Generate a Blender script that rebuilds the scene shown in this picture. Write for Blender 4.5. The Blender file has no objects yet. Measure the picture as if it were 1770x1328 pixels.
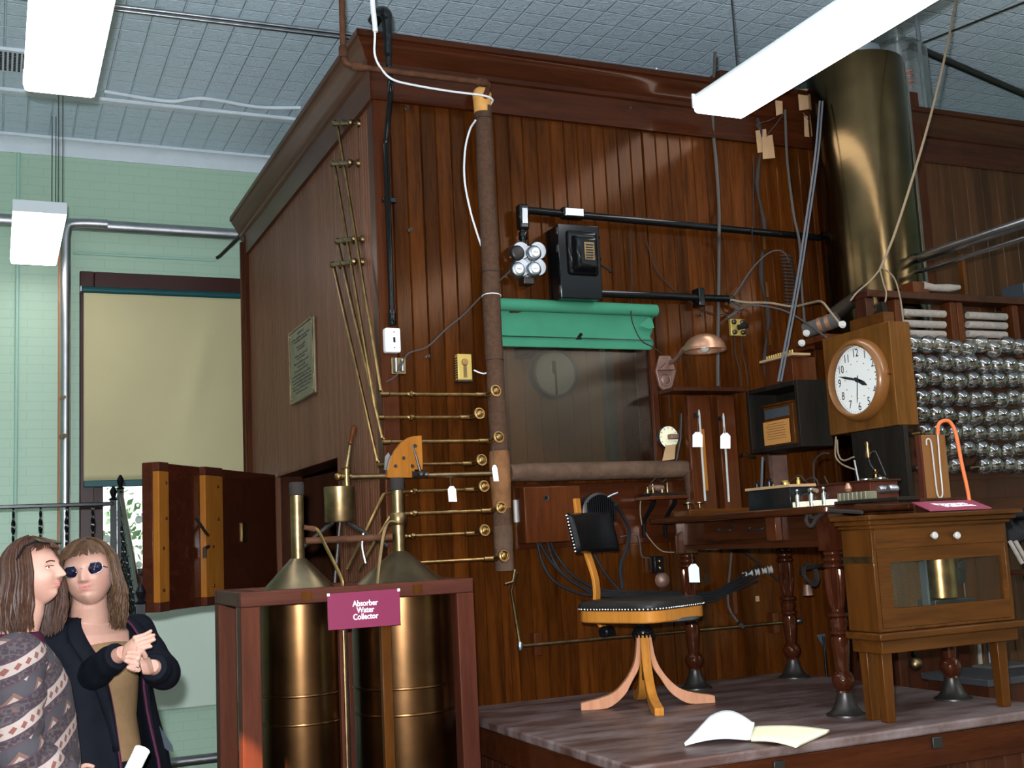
import bpy, bmesh, math, random
from mathutils import Vector, Matrix, Euler, Quaternion
random.seed(7)
SC = bpy.context.scene
COL = SC.collection
PI = math.pi
# ---------------------------------------------------------------- camera
YAW, TILT, ROLL, FPX = 0.42283, 0.13602, -0.049835, 2004.17
_cy, _sy, _ct, _st = math.cos(YAW), math.sin(YAW), math.cos(TILT), math.sin(TILT)
FW = Vector((_sy*_ct, _cy*_ct, _st)); _rt = Vector((_cy, -_sy, 0)); _up = _rt.cross(FW)
_c, _s = math.cos(ROLL), math.sin(ROLL)
RT = _c*_rt + _s*_up; UP = -_s*_rt + _c*_up
CAM = Vector((-1.5773, -4.9, 1.55))
cd = bpy.data.cameras.new('camera'); cam = bpy.data.objects.new('camera', cd); COL.objects.link(cam)
cam.matrix_world = Matrix(((RT.x, UP.x, -FW.x, CAM.x), (RT.y, UP.y, -FW.y, CAM.y), (RT.z, UP.z, -FW.z, CAM.z), (0, 0, 0, 1)))
cd.sensor_width = 36; cd.lens = FPX/1770*36; cd.clip_start = .05
SC.camera = cam
def at(u, v, ax, val):
    "where the sight line through photo pixel (u,v) meets the real plane x/y/z = val (survey helper)"
    d = FW + RT*((u-885)/FPX) - UP*((v-664)/FPX)
    return CAM + d*((val-CAM[ax])/d[ax])
def X(u, v, y): return at(u, v, 1, y)
def Y(u, v, x): return at(u, v, 0, x)
def Z(u, v, z): return at(u, v, 2, z)
# ---------------------------------------------------------------- world + lights
w = bpy.data.worlds.new('world'); SC.world = w; w.use_nodes = True
wb = w.node_tree.nodes['Background']; wb.inputs[0].default_value = (.80, .88, 1, 1); wb.inputs[1].default_value = .06
SC.view_settings.view_transform = 'Standard'; SC.view_settings.look = 'None'
SC.view_settings.gamma = 1; SC.view_settings.use_curve_mapping = False
SC.view_settings.exposure = 0.4
def light(name, typ, loc, power, col=(1, 1, 1), size=.1, size_y=None, rot=(0, 0, 0)):
    d = bpy.data.lights.new(name, typ); d.energy = power; d.color = col
    if typ == 'AREA':
        d.size = size
        if size_y: d.shape = 'RECTANGLE'; d.size_y = size_y
    elif typ != 'SUN': d.shadow_soft_size = size
    o = bpy.data.objects.new(name, d); COL.objects.link(o); o.location = loc; o.rotation_euler = rot
    return o
# on-camera flash
fl = light('camera_flash', 'SPOT', CAM + UP*.13 - RT*.05, 1050, (.86, .93, 1), .03)
fl.data.spot_size = math.radians(150); fl.data.spot_blend = .3
fl.rotation_euler = cam.matrix_world.to_euler()
# the other ceiling fixtures of the room, behind and beside the photographer, plus added ceiling fill
for lx in (-1.33, 1.75, -4.4, 4.8):
    for ly in (-4.2, -7.2):
        light('ceiling_tube_light', 'AREA', (lx, ly, 3.6), 42, (.97, .98, 1), .3, 2.4)
        light('ceiling_fill_light', 'AREA', (lx, ly, 3.75), 22, (.93, .97, 1), .3, 2.4, (PI, 0, 0))  # added fill aimed upward to brighten the ceiling, not a fixture
# low sun slipping in through a window behind the photographer onto the tank stand
sp_ = light('low_sun', 'SPOT', (-4.4, -5.2, 3.0), 11000, (1, .60, .32), .02); sp_.data.spot_size = math.radians(2.8); sp_.data.spot_blend = .25
sp_.rotation_euler = (Vector((-.79, -.53, .76))-Vector((-4.4, -5.2, 3.0))).to_track_quat('-Z', 'Y').to_euler()
# ---------------------------------------------------------------- materials
MATS = {}
def _new(name):
    m = bpy.data.materials.new(name); m.use_nodes = True; MATS[name] = m
    nt = m.node_tree; b = nt.nodes['Principled BSDF']
    return m, nt, b
def N(nt, t, **k):
    n = nt.nodes.new(t)
    for a, v in k.items(): setattr(n, a, v)
    return n
def L(nt, a, b): nt.links.new(a, b)
def rgb(c): return (c[0], c[1], c[2], 1)
def ramp(nt, fac, stops):
    r = N(nt, 'ShaderNodeValToRGB'); e = r.color_ramp.elements
    while len(e) < len(stops): e.new(.5)
    for i, (p, c) in enumerate(stops): e[i].position = p; e[i].color = rgb(c)
    L(nt, fac, r.inputs[0]); return r.outputs[0]
def noise(nt, scale, detail=4, vec=None, rough=.55, dist=0):
    n = N(nt, 'ShaderNodeTexNoise'); n.inputs['Scale'].default_value = scale; n.inputs['Detail'].default_value = detail
    n.inputs['Roughness'].default_value = rough; n.inputs['Distortion'].default_value = dist
    if vec is not None: L(nt, vec, n.inputs['Vector'])
    return n.outputs['Fac']
def coords(nt, scale=(1, 1, 1), rot=(0, 0, 0)):
    tc = N(nt, 'ShaderNodeTexCoord'); mp = N(nt, 'ShaderNodeMapping')
    mp.inputs['Scale'].default_value = scale; mp.inputs['Rotation'].default_value = rot
    L(nt, tc.outputs['Object'], mp.inputs[0]); return mp.outputs[0]
def bump(nt, b, h, strength, dist=.01):
    bp = N(nt, 'ShaderNodeBump'); bp.inputs['Strength'].default_value = strength; bp.inputs['Distance'].default_value = dist
    L(nt, h, bp.inputs['Height']); L(nt, bp.outputs[0], b.inputs['Normal'])
def mat(name, col, rough=.5, metal=0, coat=0, var=0, scale=8, bmp=0, emit=0, spec=None, col2=None):
    if spec is None: spec = .5 if metal > .3 else (.08 if rough > .6 else .22)
    m, nt, b = _new(name)
    b.inputs['Roughness'].default_value = rough; b.inputs['Metallic'].default_value = metal
    b.inputs['Coat Weight'].default_value = coat; b.inputs['Coat Roughness'].default_value = .12
    b.inputs['Specular IOR Level'].default_value = spec
    if var or col2:
        c2 = col2 or tuple(c*(1-var) for c in col)
        f = noise(nt, scale, 5, coords(nt))
        L(nt, ramp(nt, f, [(.35, c2), (.65, col)]), b.inputs['Base Color'])
    else: b.inputs['Base Color'].default_value = rgb(col)
    if bmp: bump(nt, b, noise(nt, scale*4, 3, coords(nt)), bmp)
    if emit:
        b.inputs['Emission Color'].default_value = rgb(col); b.inputs['Emission Strength'].default_value = emit
    return m
def wood(name, dark, light_, axis='z', pitch=0, pax=0, rough=.25, coat=.3, scale=1, off=0, bvar=.5, dust=None):
    "varnished wood; grain runs along axis; boards of the given pitch along pax get their own tone"
    m, nt, b = _new(name)
    s = {'x': (1.2, 14, 14), 'y': (14, 1.2, 14), 'z': (14, 14, 1.2)}[axis]
    v = coords(nt, tuple(k*scale for k in s))
    f = noise(nt, 1.6, 6, v, .6, .6)
    fine = noise(nt, 9, 3, v, .6)
    mx = N(nt, 'ShaderNodeMix'); mx.inputs[0].default_value = .3; L(nt, f, mx.inputs[2]); L(nt, fine, mx.inputs[3])
    fac = mx.outputs[0]
    c = ramp(nt, fac, [(.3, dark), (.7, light_)])
    if pitch:
        tc = N(nt, 'ShaderNodeTexCoord'); sp = N(nt, 'ShaderNodeSeparateXYZ'); L(nt, tc.outputs['Object'], sp.inputs[0])
        a = N(nt, 'ShaderNodeMath', operation='SUBTRACT'); L(nt, sp.outputs[pax], a.inputs[0]); a.inputs[1].default_value = off
        d = N(nt, 'ShaderNodeMath', operation='DIVIDE'); L(nt, a.outputs[0], d.inputs[0]); d.inputs[1].default_value = pitch
        fl_ = N(nt, 'ShaderNodeMath', operation='FLOOR'); L(nt, d.outputs[0], fl_.inputs[0])
        wn = N(nt, 'ShaderNodeTexWhiteNoise', noise_dimensions='1D'); L(nt, fl_.outputs[0], wn.inputs['W'])
        mr = N(nt, 'ShaderNodeMapRange'); L(nt, wn.outputs['Value'], mr.inputs[0]); mr.inputs[3].default_value = 1-bvar; mr.inputs[4].default_value = 1+bvar*.6
        mm = N(nt, 'ShaderNodeMix', data_type='RGBA', blend_type='MULTIPLY'); mm.inputs[0].default_value = 1
        L(nt, c, mm.inputs[6]); L(nt, mr.outputs[0], mm.inputs[7]); c = mm.outputs[2]
    if dust:
        n2 = noise(nt, dust[2], 8, coords(nt, dust[3] if len(dust) > 3 else (1, 1, 1)), .7)
        mr = N(nt, 'ShaderNodeMapRange'); L(nt, n2, mr.inputs[0]); mr.inputs[1].default_value = .42; mr.inputs[2].default_value = .62; mr.inputs[4].default_value = dust[1]
        mm = N(nt, 'ShaderNodeMix', data_type='RGBA'); L(nt, mr.outputs[0], mm.inputs[0]); L(nt, c, mm.inputs[6]); mm.inputs[7].default_value = rgb(dust[0]); c = mm.outputs[2]
    L(nt, c, b.inputs['Base Color'])
    b.inputs['Roughness'].default_value = rough; b.inputs['Coat Weight'].default_value = coat*.5; b.inputs['Coat Roughness'].default_value = .08; b.inputs['Specular IOR Level'].default_value = .15 if 'wall_wood' in name or 'trim' in name or 'frame' in name else .17
    b.inputs['Specular Tint'].default_value = (1, .58, .36, 1); b.inputs['Coat Tint'].default_value = (1, .75, .5, 1)
    bump(nt, b, fine, .08, .003)
    return m
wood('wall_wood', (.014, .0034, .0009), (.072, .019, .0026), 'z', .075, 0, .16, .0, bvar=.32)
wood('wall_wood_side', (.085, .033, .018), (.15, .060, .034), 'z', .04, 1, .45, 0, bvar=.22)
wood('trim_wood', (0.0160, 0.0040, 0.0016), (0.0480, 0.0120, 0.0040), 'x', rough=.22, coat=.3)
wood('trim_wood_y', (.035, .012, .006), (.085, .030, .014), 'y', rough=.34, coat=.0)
wood('trim_wood_z', (0.0213, 0.0051, 0.0026), (0.0595, 0.0153, 0.0051), 'z', rough=.34, coat=.0)
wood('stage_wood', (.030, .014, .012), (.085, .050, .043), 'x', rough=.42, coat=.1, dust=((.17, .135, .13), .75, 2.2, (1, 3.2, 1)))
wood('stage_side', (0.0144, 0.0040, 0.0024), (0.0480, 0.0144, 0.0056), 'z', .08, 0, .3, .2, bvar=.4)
wood('table_wood', (.011, .0032, .0015), (.042, .012, .0038), 'y', rough=.28, coat=.1)
wood('table_wood_z', (.016, .004, .002), (.042, .011, .0045), 'z', rough=.13, coat=.6)
wood('oak', (.026, .0085, .0018), (.078, .026, .0045), 'z', rough=.3, coat=.15)
wood('oak_x', (.026, .0085, .0018), (.078, .026, .0045), 'x', rough=.3, coat=.15)
wood('clock_oak', (.050, .019, .004), (.13, .050, .009), 'z', rough=.3, coat=.15)
wood('yellow_wood', (0.2700, 0.1035, 0.0162), (0.4320, 0.1800, 0.0315), 'z', rough=.3, coat=.4)
wood('pine', (0.1870, 0.0638, 0.0085), (0.3060, 0.1148, 0.0170), 'z', rough=.35, coat=.2)
wood('pink_wood', (.32, .14, .08), (.45, .22, .13), 'z', rough=.4, coat=.2)
wood('frame_wood', (.030, .008, .005), (.07, .019, .011), 'z', rough=.42, coat=.05)
wood('frame_wood_x', (.030, .009, .007), (.07, .021, .014), 'x', rough=.42, coat=.05)
wood('hatch_wood', (0.0240, 0.0048, 0.0024), (0.0560, 0.0128, 0.0056), 'x', rough=.25, coat=.3)
wood('dark_wood', (.015, .005, .003), (.045, .014, .007), 'z', rough=.3, coat=.2)
wood('blackened_wood', (.003, .003, .003), (.012, .011, .009), 'z', rough=.6, coat=0)
wood('red_wood', (0.0300, 0.0075, 0.0030), (0.0750, 0.0210, 0.0060), 'z', rough=.25, coat=.2)
mat('brass', (.36, .22, .085), .30, 1, var=.45, scale=22)
mat('brass_dull', (.26, .175, .085), .38, 1, var=.5, scale=14)
mat('bronze_tank', (.125, .062, .025), .30, 1, var=.45, scale=4)
mat('cylinder_brass', (.088, .058, .026), .18, 1, var=.4, scale=3, bmp=.05)
mat('cone_brass', (.22, .165, .095), .36, 1, var=.4, scale=9)
mat('iron_black', (.004, .004, .005), .26, 0, coat=.05, spec=.2)
mat('black_paint', (.003, .0033, .0036), .12, 0, coat=.1, spec=.25)
mat('dark_metal', (.035, .03, .027), .4, .7)
mat('pipe_silver', (.50, .51, .52), .42, 1, var=.2, scale=5)
mat('steel', (.42, .43, .45), .3, 1, var=.2, scale=6)
mat('galvanised', (.42, .44, .47), .36, 1, var=.3, scale=9)
mat('chrome', (.7, .72, .75), .12, 1)
mat('rust', (.10, .042, .022), .7, .2, var=.5, scale=18, bmp=.3)
mat('lagging', (.085, .045, .028), .92, 0, var=.3, scale=60, bmp=.6)
mat('lagging_horizontal', (.095, .056, .036), .85, 0, var=.35, scale=16, bmp=.4)
mat('lagging_stained', (.19, .085, .035), .75, 0, var=.5, scale=12, bmp=.5)
mat('yellow_resin', (.62, .30, .08), .6, 0, var=.3, scale=12)
mat('white_plastic', (.72, .73, .74), .4)
mat('white_paint', (.62, .66, .68), .45)
mat('white_cord', (.66, .66, .68), .6)
mat('paper_white', (.86, .87, .88), .8)
mat('paper_cream', (.74, .68, .47), .8)
mat('paper_tan', (.34, .21, .11), .85, var=.15, scale=10)
mat('paper_orange', (.40, .18, .05), .85)
mat('ink', (.02, .02, .025), .7)
mat('leather_black', (.004, .004, .0045), .28, 0, coat=.05, bmp=.15, scale=30)
mat('leather_worn', (.016, .014, .012), .5, 0, var=.4, scale=10, bmp=.3)
mat('cord_tan', (.19, .14, .09), .9)
mat('cord_grey', (.060, .054, .050), .8)
mat('cord_steel', (.075, .08, .09), .6)
mat('cord_dark', (.026, .021, .019), .75)
mat('cable_black', (.012, .012, .013), .45)
mat('sign_maroon', (.155, .016, .048), .45)
mat('sign_pink', (.25, .045, .08), .45)
mat('sign_white', (.85, .83, .85), .5)
mat('green_cloth', (.040, .18, .105), .75, 0, var=.12, scale=6)
mat('copper_dome', (.48, .25, .15), .33, .75, var=.2, scale=20)
mat('sconce_iron', (.22, .12, .09), .5, .5, var=.3, scale=20)
mat('copper', (.62, .25, .12), .3, 1, var=.3, scale=10)
mat('rubber_orange', (.55, .12, .035), .6)
mat('amber', (.15, .058, .014), .3, 0, coat=.4)
mat('gold_paint', (.42, .29, .07), .35, .4)
mat('porcelain', (.36, .345, .32), .25, 0, coat=.4)
mat('white_spool', (.27, .235, .20), .8, 0, var=.2, scale=40)
mat('blind_cloth', (.53, .465, .27), .85, 0, var=.05, scale=2)
mat('teal_roller', (.010, .07, .075), .4)
mat('window_brown', (.045, .014, .010), .4, coat=.2)
mat('void_black', (.004, .004, .004), .8)
mat('plaque_bronze', (.17, .155, .10), .5, .4, var=.3, scale=14)
mat('plaque_ink', (.05, .045, .035), .6, .3)
mat('green_glass_dark', (.006, .008, .008), .12, 0, coat=.2)
mat('dial_white', (.80, .79, .75), .5)
mat('lit_lens', (1, 1, 1), .4, emit=0)
mat('chamber_inside', (.22, .135, .075), .6, .0, var=.25, scale=3)
for n_, c_, c2_ in (('hair_dark_brown', (.060, .025, .014), (.030, .012, .007)), ('hair_light_brown', (.085, .042, .019), (.042, .019, .009))):
    mat(n_, c_, .5, 0, col2=c2_, scale=60, spec=.25)
mat('skin', (.44, .25, .185), .5, 0, col2=(.39, .20, .15), scale=9, spec=.35); MATS['skin'].node_tree.nodes['Principled BSDF'].inputs['Subsurface Weight'].default_value = .15; MATS['skin'].node_tree.nodes['Principled BSDF'].inputs['Subsurface Radius'].default_value = (.02, .008, .005)
mat('lip', (.46, .15, .14), .4); mat('eye_white', (.75, .73, .72), .2); mat('iris', (.05, .04, .035), .2)
mat('navy_coat', (.0045, .0055, .009), .75, 0, var=.3, scale=20, bmp=.15); mat('tan_sweater', (.20, .12, .06), .85, 0, var=.12, scale=30, bmp=.2)
mat('black_cloth', (.006, .006, .007), .8); mat('purple_lining', (.055, .012, .03), .7)
def tapestry(name):
    m, nt, b = _new(name); tc = N(nt, 'ShaderNodeTexCoord'); sp = N(nt, 'ShaderNodeSeparateXYZ'); L(nt, tc.outputs['Object'], sp.inputs[0])
    def mth(op, a, c=None, d=None):
        n = N(nt, 'ShaderNodeMath', operation=op)
        for i, q in enumerate((a, c, d)):
            if q is None: continue
            if isinstance(q, (int, float)): n.inputs[i].default_value = q
            else: L(nt, q, n.inputs[i])
        return n.outputs[0]
    u = mth('ADD', sp.outputs[0], mth('MULTIPLY', sp.outputs[1], .6))
    wv = mth('SUBTRACT', sp.outputs[2], mth('MULTIPLY', u, .42))
    big = mth('PINGPONG', u, .045)
    f = mth('FRACT', mth('DIVIDE', mth('ADD', wv, mth('MULTIPLY', noise(nt, 5, 2, coords(nt)), .03)), .165))
    dn = noise(nt, 55, 2, coords(nt), .5)
    vo = N(nt, 'ShaderNodeTexVoronoi', distance='CHEBYCHEV'); vo.inputs['Scale'].default_value = 75; L(nt, coords(nt, (1, 1, 1.4)), vo.inputs['Vector'])
    dark = ramp(nt, vo.outputs['Distance'], [(.20, (.026, .014, .020)), (.42, (.045, .036, .038)), (.62, (.085, .042, .033))])
    # diamonds in the cream band
    uu = mth('PINGPONG', u, .016); ww = mth('ABSOLUTE', mth('MULTIPLY', mth('SUBTRACT', f, .14), .165)); dd = mth('ADD', uu, ww)
    cream = ramp(nt, dd, [(0, (.14, .045, .035)), (.009, (.14, .045, .035)), (.0095, (.27, .215, .19)), (.02, (.27, .215, .19))])
    zz = mth('FRACT', mth('DIVIDE', mth('ADD', mth('ADD', wv, big), 0), .0825))
    zig = ramp(nt, zz, [(0, (.25, .19, .165)), (.16, (.11, .055, .042)), (.32, (.036, .030, .036)), (1, (.036, .030, .036))]); 
    for r_ in [n for n in nt.nodes if n.type == 'VALTORGB'][-3:]: r_.color_ramp.interpolation = 'CONSTANT'
    def sel(lo, hi): return mth('MULTIPLY', mth('GREATER_THAN', f, lo), mth('LESS_THAN', f, hi))
    c = dark
    for fac, q in ((sel(.02, .27), cream), (sel(.58, .86), zig)):
        mm = N(nt, 'ShaderNodeMix', data_type='RGBA'); L(nt, fac, mm.inputs[0]); L(nt, c, mm.inputs[6]); L(nt, q, mm.inputs[7]); c = mm.outputs[2]
    for lo in (.0, .27, .55, .86):
        mm = N(nt, 'ShaderNodeMix', data_type='RGBA'); L(nt, sel(lo, lo+.028), mm.inputs[0]); L(nt, c, mm.inputs[6]); mm.inputs[7].default_value = (.045, .02, .03, 1); c = mm.outputs[2]
    L(nt, c, b.inputs['Base Color']); b.inputs['Roughness'].default_value = .9; bump(nt, b, dn, .3, .003); return m
tapestry('tapestry_cloth')
mat('grey_shelf', (.035, .034, .036), .7, var=.3)
mat('blue_grey_metal', (.09, .11, .13), .35, .6)
mat('floor_tile', (.16, .12, .09), .4, var=.2, scale=3)
def glass(name, tint=(1, 1, 1), gloss=.10, rough=.02, trans=(.92, .92, .92)):
    m, nt, b = _new(name); nt.nodes.remove(b)
    t = N(nt, 'ShaderNodeBsdfTransparent'); t.inputs[0].default_value = rgb(trans)
    g = N(nt, 'ShaderNodeBsdfGlossy'); g.inputs[0].default_value = rgb(tint); g.inputs['Roughness'].default_value = rough
    f = N(nt, 'ShaderNodeLayerWeight'); f.inputs[0].default_value = .5
    p_ = N(nt, 'ShaderNodeMath', operation='POWER'); L(nt, f.outputs['Facing'], p_.inputs[0]); p_.inputs[1].default_value = 4
    a = N(nt, 'ShaderNodeMath', operation='MULTIPLY_ADD'); a.use_clamp = True; L(nt, p_.outputs[0], a.inputs[0]); a.inputs[1].default_value = .6; a.inputs[2].default_value = gloss
    mx = N(nt, 'ShaderNodeMixShader'); L(nt, a.outputs[0], mx.inputs[0]); L(nt, t.outputs[0], mx.inputs[1]); L(nt, g.outputs[0], mx.inputs[2])
    L(nt, mx.outputs[0], nt.nodes['Material Output'].inputs[0]); return m
glass('pane_glass', gloss=.015)
glass('hazy_glass', (.75, .70, .62), .06, .22, (.72, .68, .60))
glass('bulb_glass', gloss=.16, rough=.03, trans=(.80, .80, .78))
glass('lens_glass', gloss=.3, trans=(.18, .15, .2))
def emitter(name, col, s):
    m, nt, b = _new(name); nt.nodes.remove(b)
    e = N(nt, 'ShaderNodeEmission'); e.inputs[0].default_value = rgb(col); e.inputs[1].default_value = s
    L(nt, e.outputs[0], nt.nodes['Material Output'].inputs[0]); return m
emitter('lamp_lens', (1, .98, .99), 6.0)
# painted brick
def brick(name, c1, c2, low, lowz, sx=.23, sz=.075):
    m, nt, b = _new(name)
    tc = N(nt, 'ShaderNodeTexCoord'); sp = N(nt, 'ShaderNodeSeparateXYZ'); L(nt, tc.outputs['Object'], sp.inputs[0])
    cb = N(nt, 'ShaderNodeCombineXYZ'); ad = N(nt, 'ShaderNodeMath', operation='ADD'); L(nt, sp.outputs[0], ad.inputs[0]); L(nt, sp.outputs[1], ad.inputs[1])
    L(nt, ad.outputs[0], cb.inputs[0]); L(nt, sp.outputs[2], cb.inputs[1])
    br = N(nt, 'ShaderNodeTexBrick'); L(nt, cb.outputs[0], br.inputs[0]); br.inputs['Scale'].default_value = 1
    br.inputs['Brick Width'].default_value = sx; br.inputs['Row Height'].default_value = sz; br.inputs['Mortar Size'].default_value = .004; br.inputs['Mortar Smooth'].default_value = .4
    br.inputs['Color1'].default_value = rgb(c1); br.inputs['Color2'].default_value = rgb(c1); br.inputs['Mortar'].default_value = rgb(c2)
    L(nt, br.outputs[0], b.inputs['Base Color']); b.inputs['Roughness'].default_value = .5
    iv = N(nt, 'ShaderNodeMath', operation='SUBTRACT'); iv.inputs[0].default_value = 1; L(nt, br.outputs['Fac'], iv.inputs[1])
    ad2 = N(nt, 'ShaderNodeMath', operation='MULTIPLY_ADD'); L(nt, noise(nt, 30, 3, coords(nt)), ad2.inputs[0]); ad2.inputs[1].default_value = .35; L(nt, iv.outputs[0], ad2.inputs[2])
    bump(nt, b, ad2.outputs[0], .3, .004); return m
brick('mint_brick', (.385, .535, .40), (.35, .50, .37), 0, 0, .21, .066)
mat('mint_plaster', (.60, .70, .58), .55, var=.05, scale=2)
mat('mint_pipe', (.36, .55, .45), .5)
mat('ceiling_paint', (.66, .72, .78), .5, bmp=.5, var=.06, scale=7)
# pressed tin ceiling
def tin(name, col):
    m, nt, b = _new(name)
    tc = N(nt, 'ShaderNodeTexCoord')
    br = N(nt, 'ShaderNodeTexBrick'); L(nt, tc.outputs['Object'], br.inputs[0]); br.offset = 0; br.inputs['Scale'].default_value = 1
    br.inputs['Brick Width'].default_value = .155; br.inputs['Row Height'].default_value = .155; br.inputs['Mortar Size'].default_value = .008; br.inputs['Mortar Smooth'].default_value = .8
    iv = N(nt, 'ShaderNodeMath', operation='SUBTRACT'); iv.inputs[0].default_value = 1; L(nt, br.outputs['Fac'], iv.inputs[1])
    n1 = noise(nt, 26, 5, coords(nt, (1, 1.6, 1)), .6, 1.2)
    ad2 = N(nt, 'ShaderNodeMath', operation='MULTIPLY_ADD'); L(nt, n1, ad2.inputs[0]); ad2.inputs[1].default_value = 1.5; L(nt, iv.outputs[0], ad2.inputs[2])
    L(nt, ramp(nt, n1, [(.3, tuple(c*.88 for c in col)), (.7, col)]), b.inputs['Base Color'])
    b.inputs['Roughness'].default_value = .4; bump(nt, b, ad2.outputs[0], .95, .010); return m
tin('tin_ceiling', (.66, .79, .90))
# ---------------------------------------------------------------- builders
WL = {}
class MB:
    def __init__(s): s.bm = bmesh.new(); s.bm.verts.ensure_lookup_table()
    def box(s, a, b, R=None, piv=None):
        a = Vector(a); b = Vector(b); c = (a+b)/2; sz = b-a
        r = bmesh.ops.create_cube(s.bm, size=1)
        for v in r['verts']:
            p = Vector((v.co.x*sz.x, v.co.y*sz.y, v.co.z*sz.z)) + c
            if R is not None:
                q = Vector(piv) if piv is not None else c
                p = R @ (p-q) + q
            v.co = p
        return s
    def tube(s, pts, r, n=10, cap=True, closed=False):
        pts = [Vector(p) for p in pts]; rs = r if isinstance(r, (list, tuple)) else [r]*len(pts)
        rings = []; up = None; m = len(pts)
        for i, p in enumerate(pts):
            if closed: t = (pts[(i+1) % m]-pts[i-1])
            else: t = (pts[min(i+1, m-1)]-pts[max(i-1, 0)])
            if t.length < 1e-9: t = Vector((0, 0, 1))
            t.normalize()
            if up is None: up = t.orthogonal().normalized()
            else:
                up = up - t*up.dot(t)
                up = up.normalized() if up.length > 1e-6 else t.orthogonal().normalized()
            bn = t.cross(up)
            rings.append([s.bm.verts.new(p + (up*math.cos(2*PI*k/n) + bn*math.sin(2*PI*k/n))*rs[i]) for k in range(n)])
        rr = range(m if closed else m-1)
        for i in rr:
            A, B = rings[i], rings[(i+1) % m]
            for k in range(n): s.bm.faces.new((A[k], A[(k+1) % n], B[(k+1) % n], B[k]))
        if cap and not closed:
            s.bm.faces.new(rings[0][::-1]); s.bm.faces.new(rings[-1])
        return s
    def lathe(s, prof, o, ax=(0, 0, 1), n=24, cap=True):
        "prof: (radius, height along ax)"
        o = Vector(o); ax = Vector(ax).normalized(); u = ax.orthogonal().normalized(); v = ax.cross(u); rings = []
        for r, h in prof:
            rings.append([s.bm.verts.new(o + ax*h + (u*math.cos(2*PI*k/n)+v*math.sin(2*PI*k/n))*max(r, 1e-4)) for k in range(n)])
        for A, B in zip(rings, rings[1:]):
            for k in range(n): s.bm.faces.new((A[k], A[(k+1) % n], B[(k+1) % n], B[k]))
        if cap: s.bm.faces.new(rings[0][::-1]); s.bm.faces.new(rings[-1])
        return s
    def cyl(s, a, b, r, n=16):
        a = Vector(a); b = Vector(b); return s.lathe([(r, 0), (r, (b-a).length)], a, b-a, n)
    def ball(s, c, r, n=12, sc=(1, 1, 1)):
        q = bmesh.ops.create_uvsphere(s.bm, u_segments=n, v_segments=max(6, n*2//3), radius=r)
        for v in q['verts']: v.co = Vector((v.co.x*sc[0], v.co.y*sc[1], v.co.z*sc[2])) + Vector(c)
        return s
    def prism(s, poly, d):
        "poly: list of 3d points (planar), extruded by vector d"
        d = Vector(d); A = [s.bm.verts.new(Vector(p)) for p in poly]; B = [s.bm.verts.new(Vector(p)+d) for p in poly]
        s.bm.faces.new(A[::-1]); s.bm.faces.new(B); n = len(A)
        for k in range(n): s.bm.faces.new((A[k], A[(k+1) % n], B[(k+1) % n], B[k]))
        return s
    def quad(s, *p):
        s.bm.faces.new([s.bm.verts.new(Vector(q)) for q in p]); return s
    def grid(s, fn, nu, nv):
        V = [[s.bm.verts.new(Vector(fn(i/nu, j/nv))) for j in range(nv+1)] for i in range(nu+1)]
        for i in range(nu):
            for j in range(nv): s.bm.faces.new((V[i][j], V[i+1][j], V[i+1][j+1], V[i][j+1]))
        return s
    def torus(s, c, R, r, ax=(0, 0, 1), n=24, m=8):
        c = Vector(c); ax = Vector(ax).normalized(); u = ax.orthogonal().normalized(); v = ax.cross(u)
        return s.tube([c+(u*math.cos(2*PI*k/n)+v*math.sin(2*PI*k/n))*R for k in range(n)], r, m, closed=True)
    def done(s, name, m, parent=None, bev=0, ang=38, solid=0, sub=0, keep=False, at_=None):
        bmesh.ops.recalc_face_normals(s.bm, faces=s.bm.faces)
        me = bpy.data.meshes.new(name)
        if parent is not None: o0 = WL[parent.name]
        elif keep: o0 = Vector((0, 0, 0))
        elif at_ is not None: o0 = Vector(at_)
        else:
            xs = [v.co for v in s.bm.verts]
            o0 = Vector(((min(p.x for p in xs)+max(p.x for p in xs))/2, (min(p.y for p in xs)+max(p.y for p in xs))/2, min(p.z for p in xs)))
        for v in s.bm.verts: v.co -= o0
        s.bm.to_mesh(me); s.bm.free()
        for p in me.polygons: p.use_smooth = True
        me.set_sharp_from_angle(angle=math.radians(ang))
        me.materials.append(MATS[m] if isinstance(m, str) else m)
        o = bpy.data.objects.new(name, me); COL.objects.link(o)
        if parent is not None: o.parent = parent; WL[o.name] = o0
        else: o.location = o0; WL[o.name] = o0
        if solid:
            q = o.modifiers.new('solid', 'SOLIDIFY'); q.thickness = solid; q.offset = 0
        if bev:
            q = o.modifiers.new('bevel', 'BEVEL'); q.width = bev; q.segments = 2; q.limit_method = 'ANGLE'; q.angle_limit = math.radians(40)
        if sub:
            q = o.modifiers.new('sub', 'SUBSURF'); q.levels = sub; q.render_levels = sub
        return o
def tag(o, label, cat, group=None, kind=None):
    o['label'] = label; o['category'] = cat
    if group: o['group'] = group
    if kind: o['kind'] = kind
    return o
def thing(name, loc, label, cat, group=None):
    o = bpy.data.objects.new(name, None); COL.objects.link(o); o.location = loc; o.empty_display_size = .05
    WL[o.name] = Vector(loc); return tag(o, label, cat, group)
def struct(o): o['kind'] = 'structure'; return o
def copy_tree(o, parent=None):
    c = o.copy(); COL.objects.link(c)
    if parent is not None: c.parent = parent
    WL[c.name] = WL[o.name].copy()
    for ch in [q for q in bpy.data.objects if q.parent == o]: copy_tree(ch, c)
    return c
def place(o, loc): o.location = loc; return o
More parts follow.
